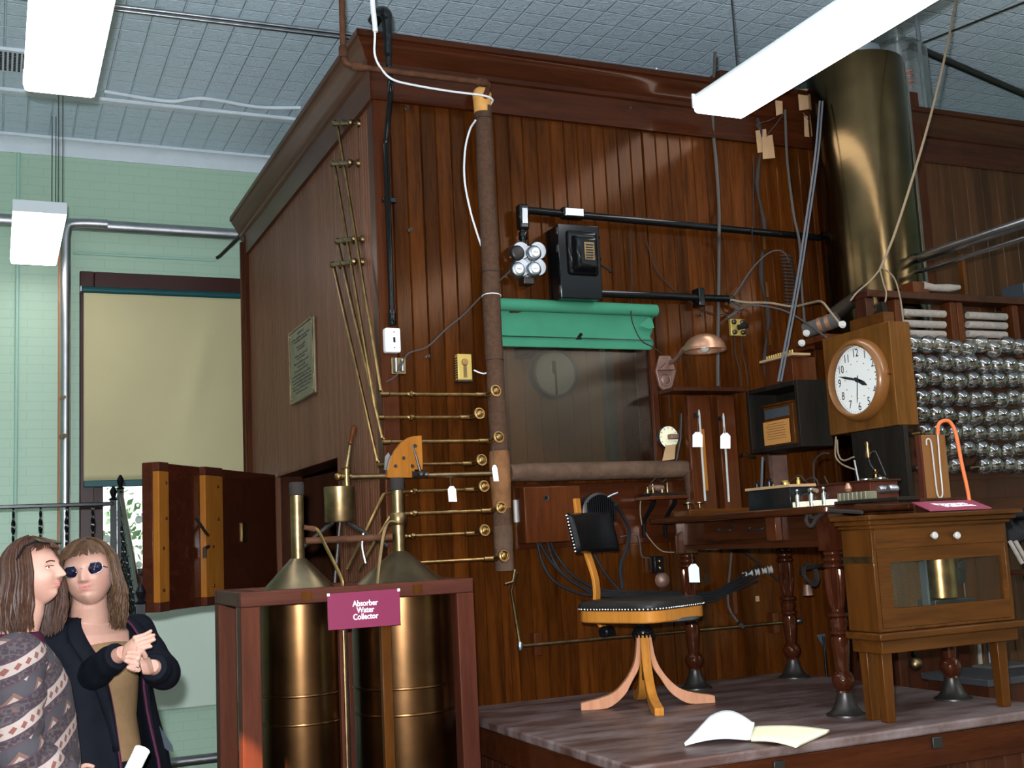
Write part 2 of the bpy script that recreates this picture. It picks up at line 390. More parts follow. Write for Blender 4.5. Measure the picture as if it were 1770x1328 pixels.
def curve(pts, n=8):
    "smooth path through points (Catmull-Rom)"
    p = [Vector(q) for q in pts]; p = [p[0]*2-p[1]] + p + [p[-1]*2-p[-2]]; out = []
    for i in range(1, len(p)-2):
        for k in range(n):
            t = k/n; a, b, c, d = p[i-1], p[i], p[i+1], p[i+2]
            out.append(.5*((2*b)+(-a+c)*t+(2*a-5*b+4*c-d)*t*t+(-a+3*b-3*c+d)*t**3))
    out.append(p[-2]); return out
def cable(name, pts, r, m, label, cat='cable', group=None, n=6):
    return tag(MB().tube(curve(pts), r, n).done(name, m), label, cat, group)
def text(name, s, size, m, loc, right, up, parent, ext=.0006, align='CENTER', bold=0, sx=1):
    "raised lettering turned into a mesh"
    c = bpy.data.curves.new(name, 'FONT'); c.body = s; c.size = size; c.extrude = ext; c.align_x = align; c.align_y = 'CENTER'; c.offset = bold; c.resolution_u = 3
    o = bpy.data.objects.new(name, c); COL.objects.link(o)
    dg = bpy.context.evaluated_depsgraph_get(); me = bpy.data.meshes.new_from_object(o.evaluated_get(dg)); bpy.data.objects.remove(o)
    r = Vector(right).normalized(); u = Vector(up).normalized(); n = r.cross(u)
    Mx = Matrix(((r.x*sx, u.x, n.x), (r.y*sx, u.y, n.y), (r.z*sx, u.z, n.z)))
    o0 = WL[parent.name]
    for v in me.vertices: v.co = Mx @ v.co + Vector(loc) - o0
    me.materials.clear(); me.materials.append(MATS[m])
    q = bpy.data.objects.new(name, me); COL.objects.link(q); q.parent = parent; WL[q.name] = o0; return q
# ================================================================ ROOM
YW = 3.9; ZC = 4.64
FL = struct(MB().box((-6, -9, -.1), (7, YW+.3, 0)).done('floor', 'floor_tile', keep=True))
CE = struct(MB().box((-6, -9, ZC), (7, YW+.3, ZC+.1)).done('ceiling', 'tin_ceiling', keep=True))
# window opening in the back wall
wx0, wx1, wz0, wz1 = -1.03, .26, 1.40, 3.66
b = MB(); b.box((-6, YW, 0), (wx0, YW+.3, ZC)); b.box((wx1, YW, 0), (7, YW+.3, ZC)); b.box((wx0, YW, 0), (wx1, YW+.3, wz0)); b.box((wx0, YW, wz1), (wx1, YW+.3, ZC))
struct(b.done('wall_back', 'mint_brick', keep=True))
struct(MB().box((-6.1, -9, 0), (-6, YW+.3, ZC)).done('wall_left', 'mint_brick', keep=True))
struct(MB().box((7, -9, 0), (7.1, YW+.3, ZC)).done('wall_right', 'mint_brick', keep=True))
# pressed-tin cove between wall and ceiling
pr = [(0, 0), (0, -.02), (-.02, -.035), (-.03, -.10), (-.06, -.16), (-.12, -.2), (-.19, -.215), (-.20, -.235), (-.215, -.235)]
pts = [(-6, YW+.0+0, ZC-.235)]
prof = [(YW, ZC), (YW, ZC-.235), (YW-.02, ZC-.235), (YW-.02, ZC-.215), (YW-.035, ZC-.19), (YW-.05, ZC-.13), (YW-.09, ZC-.075), (YW-.15, ZC-.04), (YW-.17, ZC-.04), (YW-.17, ZC)]
struct(MB().prism([(-6, y, z) for y, z in [(YW-(YW-y)*.62, ZC-(ZC-z)*.5) for y, z in prof]], (13, 0, 0)).done('trim_1', 'ceiling_paint', keep=True))
# flat bands framing the tin panels of the ceiling
b = MB(); b.box((-6, 2.95, ZC-.02), (7, 3.02, ZC+.01)); b.box((-1.13, -9, ZC-.02), (-1.04, 2.95, ZC+.01))
struct(b.done('trim_2', 'ceiling_paint', keep=True, bev=.008))
# smooth plaster panel boxed out under the window
struct(MB().box((-1.5, YW-.09, .50), (1.2, YW, 1.36)).done('trim_3', 'mint_plaster', keep=True, bev=.01))
# window
W = thing('window_1', (-.39, YW, wz0), '', ''); del W['label']; del W['category']; W['kind'] = 'structure'
b = MB(); t = .10
b.box((wx0-.0, YW-.05, wz0-.09), (wx0+t, YW+.22, wz1)); b.box((wx1-t, YW-.05, wz0-.09), (wx1, YW+.22, wz1)); b.box((wx0+t, YW-.049, wz1-.14), (wx1-t, YW+.219, wz1-.001)); b.box((wx0+t, YW-.03, wz0-.02), (wx1-t, YW+.219, wz0+.05))
b.done('window_frame', 'window_brown', W, bev=.008)
b = MB(); b.box((wx0+t, YW+.10, wz0+.05), (wx0+t+.07, YW+.16, wz1-.14)); b.box((wx1-t-.07, YW+.10, wz0+.05), (wx1-t, YW+.16, wz1-.14)); b.box((wx0+t, YW+.10, 2.4), (wx1-t, YW+.16, 2.47)); b.box((wx0+t, YW+.10, wz0+.05), (wx1-t, YW+.16, wz0+.10))
b.done('sash', 'window_brown', W, bev=.006)
MB().box((wx0-.02, YW-.12, wz0-.07), (wx1+.02, YW+.02, wz0-.015)).done('window_sill', 'window_brown', W, bev=.01)
MB().box((wx0+t, YW+.125, wz0+.05), (wx1-t, YW+.13, wz1-.14)).done('pane', 'pane_glass', W)
# garden outside
m, nt, bs = _new('garden_leaves')
f = noise(nt, 9, 6, coords(nt), .7)
L(nt, ramp(nt, f, [(.3, (.06, .14, .07)), (.55, (.34, .50, .30))]), bs.inputs['Base Color']); bs.inputs['Roughness'].default_value = .6
mat('sky_white', (.85, .93, 1), 1, emit=1.0)
b = MB(); random.seed(3)
for k in range(2600):
    p = Vector((random.uniform(-2.3, .9), random.uniform(5.6, 6.6), random.uniform(.7, 3.0))); r = random.uniform(.03, .085)
    a = Vector((random.uniform(-1, 1), random.uniform(-1, .2), random.uniform(-.2, 1))).normalized(); c = a.orthogonal().normalized(); e = a.cross(c)
    b.quad(p-c*r, p-e*r*.5, p+c*r, p+e*r*.5)
g = b.done('garden_shrub', 'garden_leaves', keep=False); tag(g, 'leafy green shrubs outside the window below the blind', 'shrub', kind='stuff')
b = MB()
for k in range(260):
    p = Vector((random.uniform(-2.0, .4), random.uniform(5.35, 5.6), random.uniform(.9, 2.3)))
    b.ball(p, random.uniform(.012, .035), 6)
mat('blossom', (.9, .92, .95), .8)
g = b.done('blossom', 'blossom'); tag(g, 'white blossoms on the shrubs seen through the window', 'flowers', kind='stuff')
struct(MB().box((-5, 4.3, -.1), (5, 9, 0)).done('ground', 'floor_tile', keep=True))
struct(MB().box((-5, 8.0, 0), (5, 8.2, 3.6)).done('garden_backdrop', 'white_paint', keep=True))  # added pale backdrop, keeps the gaps between the leaves bright
light('daylight', 'SUN', (0, 2, 9), 22.0, (1, .98, .95), rot=(math.radians(24), math.radians(-8), 0)).data.angle = .02
# ================================================================ CHAMBER (wood-clad calorimeter room)
CH = thing('respiration_chamber', (1.5, 1.4, 0), 'large varnished red-brown wooden chamber with beadboard walls and heavy cornice', 'wooden chamber')
def boards_y(b, x0, x1, z0, z1, y, pitch=.075, g=.006, w=.005, depth=.03):
    k0 = math.floor(x0/pitch+1e-6); xs = []
    x = k0*pitch
    while x < x1-1e-6:
        a, c = max(x, x0), min(x+pitch, x1)
        if c-a > .012:
            poly = [(a, y+g), (a+w, y), (c-w, y), (c, y+g), (c, y+depth), (a, y+depth)]
            b.prism([(px, py, z0) for px, py in poly], (0, 0, z1-z0))
        x += pitch
def boards_x(b, y0, y1, z0, z1, x, pitch=.04, g=.004, w=.004, depth=.03):
    y = math.floor(y0/pitch+1e-6)*pitch
    while y < y1-1e-6:
        a, c = max(y, y0), min(y+pitch, y1)
        if c-a > .01:
            poly = [(x+g, a), (x, a+w), (x, c-w), (x+g, c), (x+depth, c), (x+depth, a)]
            b.prism([(px, py, z0) for px, py in poly], (0, 0, z1-z0))
        y += pitch
gx0, gx1, gz0, gz1 = .56, 1.42, 1.88, 2.62
b = MB()
boards_y(b, .0, gx0, 0, 3.8, 0); boards_y(b, gx0, gx1, 0, gz0, 0); boards_y(b, gx0, gx1, gz1, 3.8, 0); boards_y(b, gx1, 3.2, 0, 3.8, 0)
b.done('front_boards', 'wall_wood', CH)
# right stretch, wider and duller boards beyond the post
wood('wall_wood_far', (.028, .011, .005), (.065, .027, .011), 'z', .12, 0, .3, .15, bvar=.3)
b = MB(); boards_y(b, 3.24, 5.4, 0, 3.8, -.01, .12); b.done('far_boards', 'wall_wood_far', CH)
MB().box((3.13, -.06, 0), (3.25, .05, 4.0)).done('corner_post', 'trim_wood_z', CH, bev=.006)
# side wall with entry opening
oy0, oy1, oz0, oz1 = .80, 2.22, 1.28, 2.02
YB = 2.98
b = MB(); boards_x(b, .0, oy0, 0, 3.72, 0); boards_x(b, oy1, YB, 0, 3.72, 0); boards_x(b, oy0, oy1, oz1, 3.72, 0); boards_x(b, oy0, oy1, 0, oz0, 0)
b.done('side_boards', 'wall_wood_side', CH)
b = MB(); b.box((-.012, -.012, 0), (.07, .07, 3.74)); b.done('corner_trim', 'trim_wood_z', CH, bev=.006)
b = MB(); b.box((-.03, YB-.08, 0), (.03, YB+.02, 3.74)); b.cyl((-.03, YB-.02, 0), (-.03, YB-.02, 3.7), .02); b.done('rear_trim', 'trim_wood_z', CH, bev=.006)
# dark framing round and inside the opening
b = MB(); b.box((.03, oy0-.0, oz0-.05), (.16, oy0+.03, oz1+.03)); b.box((.03, oy1-.03, oz0), (.16, oy1, oz1)); b.box((.03, oy0, oz1), (.16, oy1, oz1+.03)); b.box((.03, oy0, oz0-.05), (.16, oy1, oz0))
b.done('opening_lining', 'dark_wood', CH)
MB().box((.10, oy0+.10, oz0), (.14, oy0+.42, oz1-.14)).done('inner_jamb', 'red_wood', CH, bev=.004)
# shell behind the boards and interior of the chamber
b = MB()
b.box((.03, oy1, 0), (.06, YB, 3.7)); b.box((.03, .035, 0), (.06, oy0, 3.7)); b.box((.03, YB-.02, 0), (5.4, YB, 3.9)); b.box((.035, .0, 3.66), (5.4, YB, 3.72))
b.done('shell', 'dark_wood', CH)
# lit interior seen through the glass
b = MB(); b.box((.5, 1.5, 1.2), (2.4, 1.53, 3.1)); b.box((.42, .06, 1.2), (.45, 1.5, 3.1)); b.box((2.37, .06, 1.2), (2.4, 1.5, 3.1)); b.box((.42, .06, 3.05), (2.4, 1.5, 3.1)); b.box((.42, .06, 1.2), (2.4, 1.5, 1.25))
b.done('interior_lining', 'chamber_inside', CH)
b = MB()
for k in range(18): b.box((.5+k*.11, 1.49, 1.25), (.506+k*.11, 1.5, 3.05))
b.done('interior_seams', 'chamber_inside', CH)
# window of the chamber
b = MB(); b.box((gx1-.035, .0, gz0), (gx1, .14, gz1)); b.box((gx0, .0, gz0), (gx0+.03, .14, gz1)); b.box((gx0, .0, gz0), (gx1, .14, gz0+.02)); b.box((gx0, 0, gz1-.03), (gx1, .14, gz1))
b.done('window_casing', 'trim_wood_z', CH, bev=.003)
MB().box((gx0+.03, .020, gz0+.02), (gx1-.035, .024, gz1-.03)).done('pane', 'hazy_glass', CH)
b = MB(); b.box((gx0-.02, -.035, gz0-.0), (gx1+.02, .01, gz0+.012)); b.done('window_ledge', 'trim_wood', CH, bev=.003)
# cornice: front run and side run, same moulding, mitred at the corner
cp = [(0, 3.60), (.022, 3.60), (.022, 3.745), (.035, 3.752), (.035, 3.775), (.05, 3.79), (.066, 3.825), (.085, 3.85), (.088, 3.862), (.10, 3.868), (.10, 3.895), (.0, 3.895)]
b = MB()
def corn_front(b, x1):
    A = [b.bm.verts.new((-p, -p, z)) for p, z in cp]; B = [b.bm.verts.new((x1, -p, z)) for p, z in cp]; n = len(A)
    for k in range(n): b.bm.faces.new((A[k], A[(k+1) % n], B[(k+1) % n], B[k]))
    b.bm.faces.new(B)
def corn_side(b, y1):
    A = [b.bm.verts.new((-p, -p, z)) for p, z in cp]; B = [b.bm.verts.new((-p, y1, z)) for p, z in cp]; n = len(A)
    for k in range(n): b.bm.faces.new((A[k], A[(k+1) % n], B[(k+1) % n], B[k]))
    b.bm.faces.new(B)
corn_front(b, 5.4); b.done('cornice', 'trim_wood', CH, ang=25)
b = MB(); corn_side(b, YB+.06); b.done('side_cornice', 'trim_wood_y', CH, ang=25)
MB().box((1.84, -.13, 3.80), (1.95, 0, 3.93)).done('cornice_joint', 'dark_wood', CH, bev=.004)
# ================================================================ PLATFORM
sx0, sx1, sy0, ZS = .24, 2.07, -1.63, .843
PF = thing('platform', (1.15, -.8, 0), 'raised dark wooden platform with worn grey-brown top and beadboard sides', 'platform')
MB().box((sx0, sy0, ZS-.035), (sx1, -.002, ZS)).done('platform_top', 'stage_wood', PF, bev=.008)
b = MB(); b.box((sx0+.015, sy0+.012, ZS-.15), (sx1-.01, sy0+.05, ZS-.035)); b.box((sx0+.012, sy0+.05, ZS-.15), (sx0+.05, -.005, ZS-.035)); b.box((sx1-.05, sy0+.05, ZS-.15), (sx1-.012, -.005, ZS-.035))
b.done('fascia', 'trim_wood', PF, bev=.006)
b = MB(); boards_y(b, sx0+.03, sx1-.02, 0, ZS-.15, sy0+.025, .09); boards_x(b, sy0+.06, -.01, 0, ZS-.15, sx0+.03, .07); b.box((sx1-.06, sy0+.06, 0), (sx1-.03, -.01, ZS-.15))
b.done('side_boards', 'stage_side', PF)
for u, v in ((1618, 1284), (1345, 1326)):
    p = X(u, v, sy0+.01); MB().box((p.x-.022, sy0+.0, p.z-.02), (p.x+.022, sy0+.014, p.z+.02)).done('metal_plate', 'dark_metal', PF, bev=.003)
# ================================================================ CEILING LIGHTS
def fixture(x0, y0, y1, z0, label, mat_lens='lamp_lens'):
    F = thing('fluorescent_fixture', ((x0+.15), (y0+y1)/2, z0+.1), label, 'ceiling light', 'hanging fluorescent fixtures')
    b = MB(); prof = [(0, .062), (0, .028), (.006, .006), (.02, 0), (.28, 0), (.294, .006), (.30, .028), (.30, .062)]
    b.prism([(x0+p, y0+.012, z0+q) for p, q in prof], (0, y1-y0-.024, 0)); b.done('lens', mat_lens, F)
    b = MB(); b.box((x0+.012, y0+.012, z0+.0625), (x0+.288, y1-.012, z0+.10)); b.done('housing', 'white_paint', F, bev=.006)
    for yy in (y0, y1-.012):
        b = MB(); b.box((x0-.003, yy, z0+.028), (x0+.303, yy+.012, z0+.102)); b.done('end_cap', 'white_paint', F, bev=.003)
    return F
F1 = fixture(-1.481, -1.9, .39, 3.62, 'glowing hanging fluorescent fixture cut off at the top left corner')
F2 = fixture(-1.497, 2.37, 3.59, 3.62, 'smaller glowing fluorescent fixture hanging in front of the mint brick wall')
F3 = fixture(1.60, -2.7, -.21, 3.635, 'long glowing fluorescent fixture hanging in front of the chamber cornice at the right')
def hanger(F, x, y, z0, z1, r=.0025): MB().cyl((x, y, z0), (x, y, z1), r, 6).done('hanger', 'dark_metal', F)
for yy in (2.5, 3.4):
    for xx in (-1.24,-1.215): hanger(F2, xx, yy, 3.72, ZC)
hanger(F1, -1.33, -1.6, 3.72, ZC); hanger(F1, -1.33, .2, 3.72, ZC)
hanger(F3, 1.75, -.4, 3.735, ZC, .004); hanger(F3, 1.75, -2.4, 3.735, ZC, .004)
# ================================================================ BLIND + BACK WALL FITTINGS
yb_ = YW-.075
tl = X(147, 503, yb_); tr = X(427, 512, yb_); bl = X(146, 832, yb_)
BD = thing('window_blind', ((tl.x+tr.x)/2, yb_, bl.z), 'pale khaki roller blind pulled most of the way down the window', 'blind')
def bf(s, t):
    x = tl.x-.01+(tr.x-tl.x+.02)*s; z = tl.z-(tl.z-bl.z)*t
    d = .018*math.sin(s*9+1.2*t+.6)*t*(1-.2*t) + .016*math.exp(-((s-.80+.28*t)/.07)**2)*math.sin(PI*min(1, t*1.1))
    return (x, yb_-.008-d, z)
MB().grid(bf, 60, 30).done('blind_cloth', 'blind_cloth', BD, solid=.002)
MB().cyl((tl.x-.02, yb_, tl.z+.008), (tr.x+.02, yb_, tl.z+.008), .026).done('roller', 'teal_roller', BD)
MB().box((tl.x-.01, yb_-.025, bl.z-.045), (tr.x+.01, yb_+.0, bl.z+.002)).done('bottom_bar', 'teal_roller', BD, bev=.006)
b = MB(); b.box((tl.x-.035, yb_-.03, tl.z-.01), (tl.x-.022, YW-.04, tl.z+.03)); b.done('bracket', 'steel', BD, bev=.002)
b = MB(); b.box((tr.x+.022, yb_-.03, tl.z-.01), (tr.x+.035, YW-.04, tl.z+.03)); b.done('bracket', 'steel', BD, bev=.002)
# big silver heating pipe: horizontal run with the downpipe
yp = YW-.14
a = X(-60, 383, yp); c = X(432, 399, yp); zc = X(240, 395, yp).z
o = MB().cyl((-3.5, yp, zc), (c.x+.12, yp, zc), .044, 20).done('heating_pipe', 'pipe_silver'); tag(o, 'thick silver pipe running level along the mint brick wall above the window', 'pipe')
xd = X(112, 700, yp).x
o = MB().tube(curve([(xd+.28, yp-.06, zc-.0), (xd+.10, yp-.06, zc-.005), (xd+.02, yp-.06, zc-.03), (xd, yp-.06, zc-.12)], 6)+[Vector((xd, yp-.06, .0))], .034, 16).done('heating_downpipe', 'pipe_silver'); tag(o, 'silver pipe bending down beside the window blind to the floor', 'pipe')
xc = X(103, 700, yp).x
o = MB().cyl((xc, yp-.02, 0), (xc, yp-.02, zc-.05), .014, 12).done('copper_downpipe', 'pink_wood'); tag(o, 'thin tan coloured pipe standing tight against the left of the silver downpipe', 'pipe')
for (u, v, nm, s) in ((108, 688, 'upper small knot', .02), (111, 757, 'larger lower knot', .035)):
    q = X(u, v, yp-.11); b = MB(); random.seed(v)
    for k in range(5):
        pp = [q+Vector((random.uniform(-s, s), random.uniform(-.012, .0), random.uniform(-s*.8, s*.8))) for _ in range(4)]
        b.tube(curve(pp, 4), .004, 5)
    tag(b.done('twine_knot', 'cord_tan'), 'tan twine tied on the silver downpipe, the '+nm, 'twine')
xl = X(29, 600, YW-.02).x
o = MB().cyl((xl, YW-.02, 0), (xl, YW-.02, 4.52), .013, 10).done('painted_conduit', 'mint_pipe'); tag(o, 'mint painted conduit running straight up the brick wall at far left', 'conduit')
q = X(200, 441, YW-.02)
o = MB().cyl((xd+.06, YW-.02, q.z), (X(372, 446, YW-.02).x, YW-.02, q.z), .011, 10).done('painted_conduit', 'mint_pipe'); tag(o, 'mint painted conduit running level above the window just under the silver pipe', 'conduit')
p1 = X(375, 446, YW-.03); p2 = Vector((X(420, 395, 3.3).x, 3.15, X(420, 395, 3.15).z))
o = MB().tube([p1, p1+Vector((.02, -.03, .01)), p2], .014, 10).done('bent_conduit', 'dark_metal'); tag(o, 'short brown conduit slanting up from the brick wall to the chamber cornice', 'conduit')
z3 = X(330, 1315, YW-.16).z
o = MB().cyl((-1.9, YW-.16, z3), (1.0, YW-.16, z3), .035, 16).done('low_pipe', 'steel'); tag(o, 'dull pipe running level low on the wall behind the women', 'pipe')
q = X(262, 975, YW-.12)
HN = thing('window_lever', q, 'dark metal lever with a hanging handle at the window sill', 'lever')
MB().tube(curve([X(282, 958, YW-.10), X(262, 962, YW-.14), X(250, 972, YW-.15), X(248, 990, YW-.15)], 6), .010, 8).done('arm', 'dark_metal', HN)
MB().ball(X(248, 990, YW-.15), .018, 10, (1, 1, 1.4)).done('knob', 'dark_metal', HN)
# ceiling conduits
def zray(u, v, z): return Z(u, v, z)
for dv, lab in ((0, 'nearer'), (7, 'farther')):
    A = zray(200, 10+dv, ZC-.05); B = zray(612, 60+dv, ZC-.05); d = (B-A).normalized()
    o = MB().cyl(A-d*2.0, B+d*1.2, .011, 10).done('ceiling_conduit', 'galvanised'); tag(o, 'silver conduit crossing the tin ceiling above the chamber corner, the %s of the pair' % lab, 'conduit')
A = zray(180, 158, ZC-.02); B = zray(445, 185, ZC-.02); C_ = zray(520, 186, ZC-.02)
o = MB().tube(curve([A, zray(290, 175, ZC-.02), zray(350, 170, ZC-.02), B, C_], 6), .013, 10).done('ceiling_conduit', 'ceiling_paint'); tag(o, 'painted conduit snaking over the ceiling near the mint wall', 'conduit')
p = zray(30, 105, ZC-.01)
V_ = thing('ceiling_vent', p, 'small square grille in the ceiling left of the nearer fixture', 'vent')
b = MB(); b.box(p-Vector((.13, .17, .012)), p+Vector((.13, .17, .01))); b.done('frame', 'ceiling_paint', V_, bev=.004)
b = MB()
for i in range(8):
    for j in range(12): b.box(p+Vector((-.10+i*.026, -.14+j*.024, -.016)), p+Vector((-.10+i*.026+.014, -.14+j*.024+.012, -.0125)))
b.done('slot', 'ink', V_)
# right-hand ceiling: dark conduit, wires
A = zray(1590, 85, ZC-.05); B = zray(1770, 163, ZC-.05); d = (B-A).normalized()
tag(MB().cyl(A-d*.1, B+d*.6, .024, 12).done('ceiling_conduit', 'dark_metal'), 'thick dark conduit slanting over the ceiling at the upper right', 'conduit')
A = zray(1500, 112, ZC-.12); B = zray(1750, 12, ZC-.12); d = (B-A).normalized()
tag(MB().cyl(A, B+d*.8, .006, 6).done('ceiling_wire', 'dark_metal'), 'thin dark wire crossing over the thick conduit at the upper right', 'wire')
A = zray(1595, 40, ZC-.02); B = zray(1600, 185, 3.95)
tag(MB().tube([(B.x, B.y, ZC-.02), (B.x, B.y, 3.93)], .012, 8).done('rod', 'galvanised'), 'thin upright conduit rising from the chamber top beside the clear cover', 'conduit')
# ================================================================ RAILING
yr = 2.62
RL = thing('stair_railing', (-1.4, yr, .95), 'black wrought iron railing with twisted balusters turning down some stairs', 'railing')
pa = X(0, 877, yr); pb = X(196, 868, yr); zr_ = pa.z
zb = zr_-.95
b = MB(); b.box((pa.x-1.2, yr-.02, zr_-.012), (pb.x, yr+.02, zr_+.012)); b.done('handrail', 'iron_black', RL, bev=.005)
MB().box((pa.x-1.2, yr-.015, zb), (pb.x, yr+.015, zb+.03)).done('lower_rail', 'iron_black', RL)
def twist(b, x, y, z0, z1, s=.011, turns=5, swell=True):
    n = 60; R_ = []
    for i in range(n+1):
        t = i/n; a = t*turns*2*PI; k = s*(1+.75*math.exp(-((t*4) % 1-.5)**2/.02)) if swell else s
        z = z0+(z1-z0)*t
        R_.append([b.bm.verts.new((x+math.cos(a+q*PI/2)*k, y+math.sin(a+q*PI/2)*k, z)) for q in range(4)])
    for A_, B_ in zip(R_, R_[1:]):
        for q in range(4): b.bm.faces.new((A_[q], A_[(q+1) % 4], B_[(q+1) % 4], B_[q]))
    b.bm.faces.new(R_[0][::-1]); b.bm.faces.new(R_[-1])
for u in (-66, -22, 23, 70, 115, 160):
    x = X(u, 900, yr).x; b = MB(); twist(b, x, yr, zb, zr_, .008); b.done('baluster', 'iron_black', RL, ang=60)
def post(x, y, z0, z1):
    b = MB(); b.box((x-.018, y-.018, z0), (x+.018, y+.018, z1)); b.lathe([(.02, 0), (.026, .01), (.012, .02), (.018, .035), (.024, .055), (.014, .075), (.005, .09)], (x, y, z1), n=12); b.done('post', 'iron_black', RL)
post(pb.x, yr, 0, zr_+.02)
ye = .55; pe = X(238, 1010, ye); ps = Vector((pb.x+.07, yr-.12, zr_+.12)); ps = X(209, 852, yr-.15); pe2 = X(243, 1045, ye)
post(ps.x, ps.y+.03, 0, ps.z+.02)
post(pe2.x, pe2.y, 0, pe2.z)
for off, w_ in ((0, .022), (.055, .010)):
    dz = Vector((off*.0, 0, -off*1.6)); b = MB(); d = pe2-ps
    b.tube([ps+dz, pe2+dz], w_*.7 if off else .013, 8); b.done('handrail', 'iron_black', RL)
b = MB(); b.tube([ps-Vector((0, 0, .85)), pe2-Vector((0, 0, .85))], .014, 8); b.done('lower_rail', 'iron_black', RL)
for k in range(1, 10):
    q = ps.lerp(pe2, k/10); b = MB(); twist(b, q.x, q.y, q.z-.85, q.z-.08, .008); b.done('baluster', 'iron_black', RL, ang=60)
# ================================================================ HATCH DOOR
HA = math.radians(37.5); hd = Vector((math.sin(HA), math.cos(HA), 0)); hn = Vector((math.cos(HA), -math.sin(HA), 0)); hp = Vector((.0, 2.2, 0)); HL = 1.42
hz0, hz1 = 1.30, 2.035
H = thing('hatch_door', (hp.x, hp.y, hz0), 'open dark red wooden hatch door with two upright pine battens swung out from the chamber', 'door')
def hbox(b, s0, s1, z0, z1, n0, n1):
    "s measured from the free (left) end"
    P0 = hp-hd*HL
    c8 = [P0+hd*s+hn*n for s, n in ((s0, n0), (s1, n0), (s1, n1), (s0, n1))]
    b.prism([(q.x, q.y, z0) for q in c8], (0, 0, z1-z0)); return b
def s_at(u, v, n):
    lo, hi = 0, HL
    for _ in range(30):
        s = (lo+hi)/2; q = hp-hd*(HL-s)+hn*n-CAM; uu = 885+FPX*(q.dot(RT))/(q+Vector((0, 0, .2))).dot(FW)
        if uu < u: lo = s
        else: hi = s
    return s
hbox(MB(), 0, HL-.01, hz0, hz1, -.06, 0).done('panel', 'hatch_wood', H, bev=.004)
s1 = 0; e1 = s_at(301, 930, .035); s2 = s_at(366, 930, .035); e2 = s_at(397, 930, .035)
for s, e in ((0, e1-.0), (s2, e2)):
    bt = hbox(MB(), s, e, hz0+.045, hz1-.045, 0, .035).done('batten', 'pine', H, bev=.003)
    for z0, z1 in ((hz0, hz0+.044), (hz1-.044, hz1)):
        q = hbox(MB(), s, e, z0, z1, 0, .035).done('end_block', 'frame_wood', bt, bev=.002)
    for fz in (.14, .42, .62, .86):
        P0 = hp-hd*(HL-(s+(e-s)*(.4+.3*(fz > .5))))+hn*.036; MB().lathe([(.009, 0), (.007, .004)], (P0.x, P0.y, hz0+(hz1-hz0)*fz), hn, 10).done('screw', 'dark_wood', bt)
b = MB(); P0 = hp-hd*(HL-s_at(438, 930, 0)); hbox(b, s_at(428, 930, 0), s_at(437, 930, 0), 1.63, 1.74, 0, .008); b.done('latch_plate', 'brass', H, bev=.002)
b = MB(); sA = s_at(352, 900, .03)
def hpnt(s, z, n): q = hp-hd*(HL-s)+hn*n; return Vector((q.x, q.y, z))
b.tube([hpnt(sA-.02, 1.76, .03), hpnt(sA+.05, 1.68, .05), hpnt(sA+.09, 1.67, .04)], .008, 8)
b.tube([hpnt(sA+.09, 1.61, .04), hpnt(sA+.03, 1.60, .05), hpnt(sA+.03, 1.55, .05)], .010, 8); b.done('latch_handle', 'dark_metal', H)
# ================================================================ PLAQUE
pc = [Y(503, 575, -.004), Y(545, 548, -.004), Y(547, 681, -.004), Y(507, 700, -.004)]
y0_, y1_ = (pc[0].y+pc[3].y)/2, (pc[1].y+pc[2].y)/2; z1_ = (pc[0].z+pc[1].z)/2; z0_ = (pc[2].z+pc[3].z)/2
PL = thing('plaque', (0, (y0_+y1_)/2, z0_), 'bronze plaque with engraved lines of writing on the narrow-board side wall', 'plaque')
MB().box((-.018, y1_, z0_), (-.001, y0_, z1_)).done('plate', 'plaque_bronze', PL, bev=.006)
b = MB(); f_ = .012
for A_, B_ in (((y1_, z0_), (y0_, z0_+f_)), ((y1_, z1_-f_), (y0_, z1_)), ((y1_, z0_), (y1_+f_, z1_)), ((y0_-f_, z0_), (y0_, z1_))): b.box((-.024, A_[0], A_[1]), (-.016, B_[0], B_[1]))
b.done('rim', 'brass_dull', PL, bev=.003)
for yy in (y1_+.03, y0_-.03):
    for zz in (z0_+.03, z1_-.03): MB().ball((-.018, yy, zz), .007, 8).done('screw', 'brass', PL)
random.seed(11); b = MB(); rows = [(.90, .25), (.84, .75), (.80, .55), (.72, .35), (.68, .30), (.60, .5), (.56, .35), (.50, .6), (.45, .3), (.40, .55), (.34, .75), (.295, .8), (.25, .75), (.205, .8), (.16, .7), (.11, .5)]
for t, wd in rows:
    y = (y0_+y1_)/2+(y0_-y1_)*wd/2; end = (y0_+y1_)/2-(y0_-y1_)*wd/2
    while y > end:
        l_ = random.uniform(.006, .016); hh = random.choice((.005, .007, .011)); zz = z0_+(z1_-z0_)*t
        b.box((-.020, y-l_*.5, zz), (-.018, y-l_*.5+.003, zz+hh)); b.box((-.020, y-l_, zz), (-.018, y-l_*.2, zz+.0025)); b.box((-.020, y-l_*.8, zz+hh-.002), (-.018, y-l_*.4, zz+hh)); y -= l_+.005
b.done('engraving', 'plaque_ink', PL)
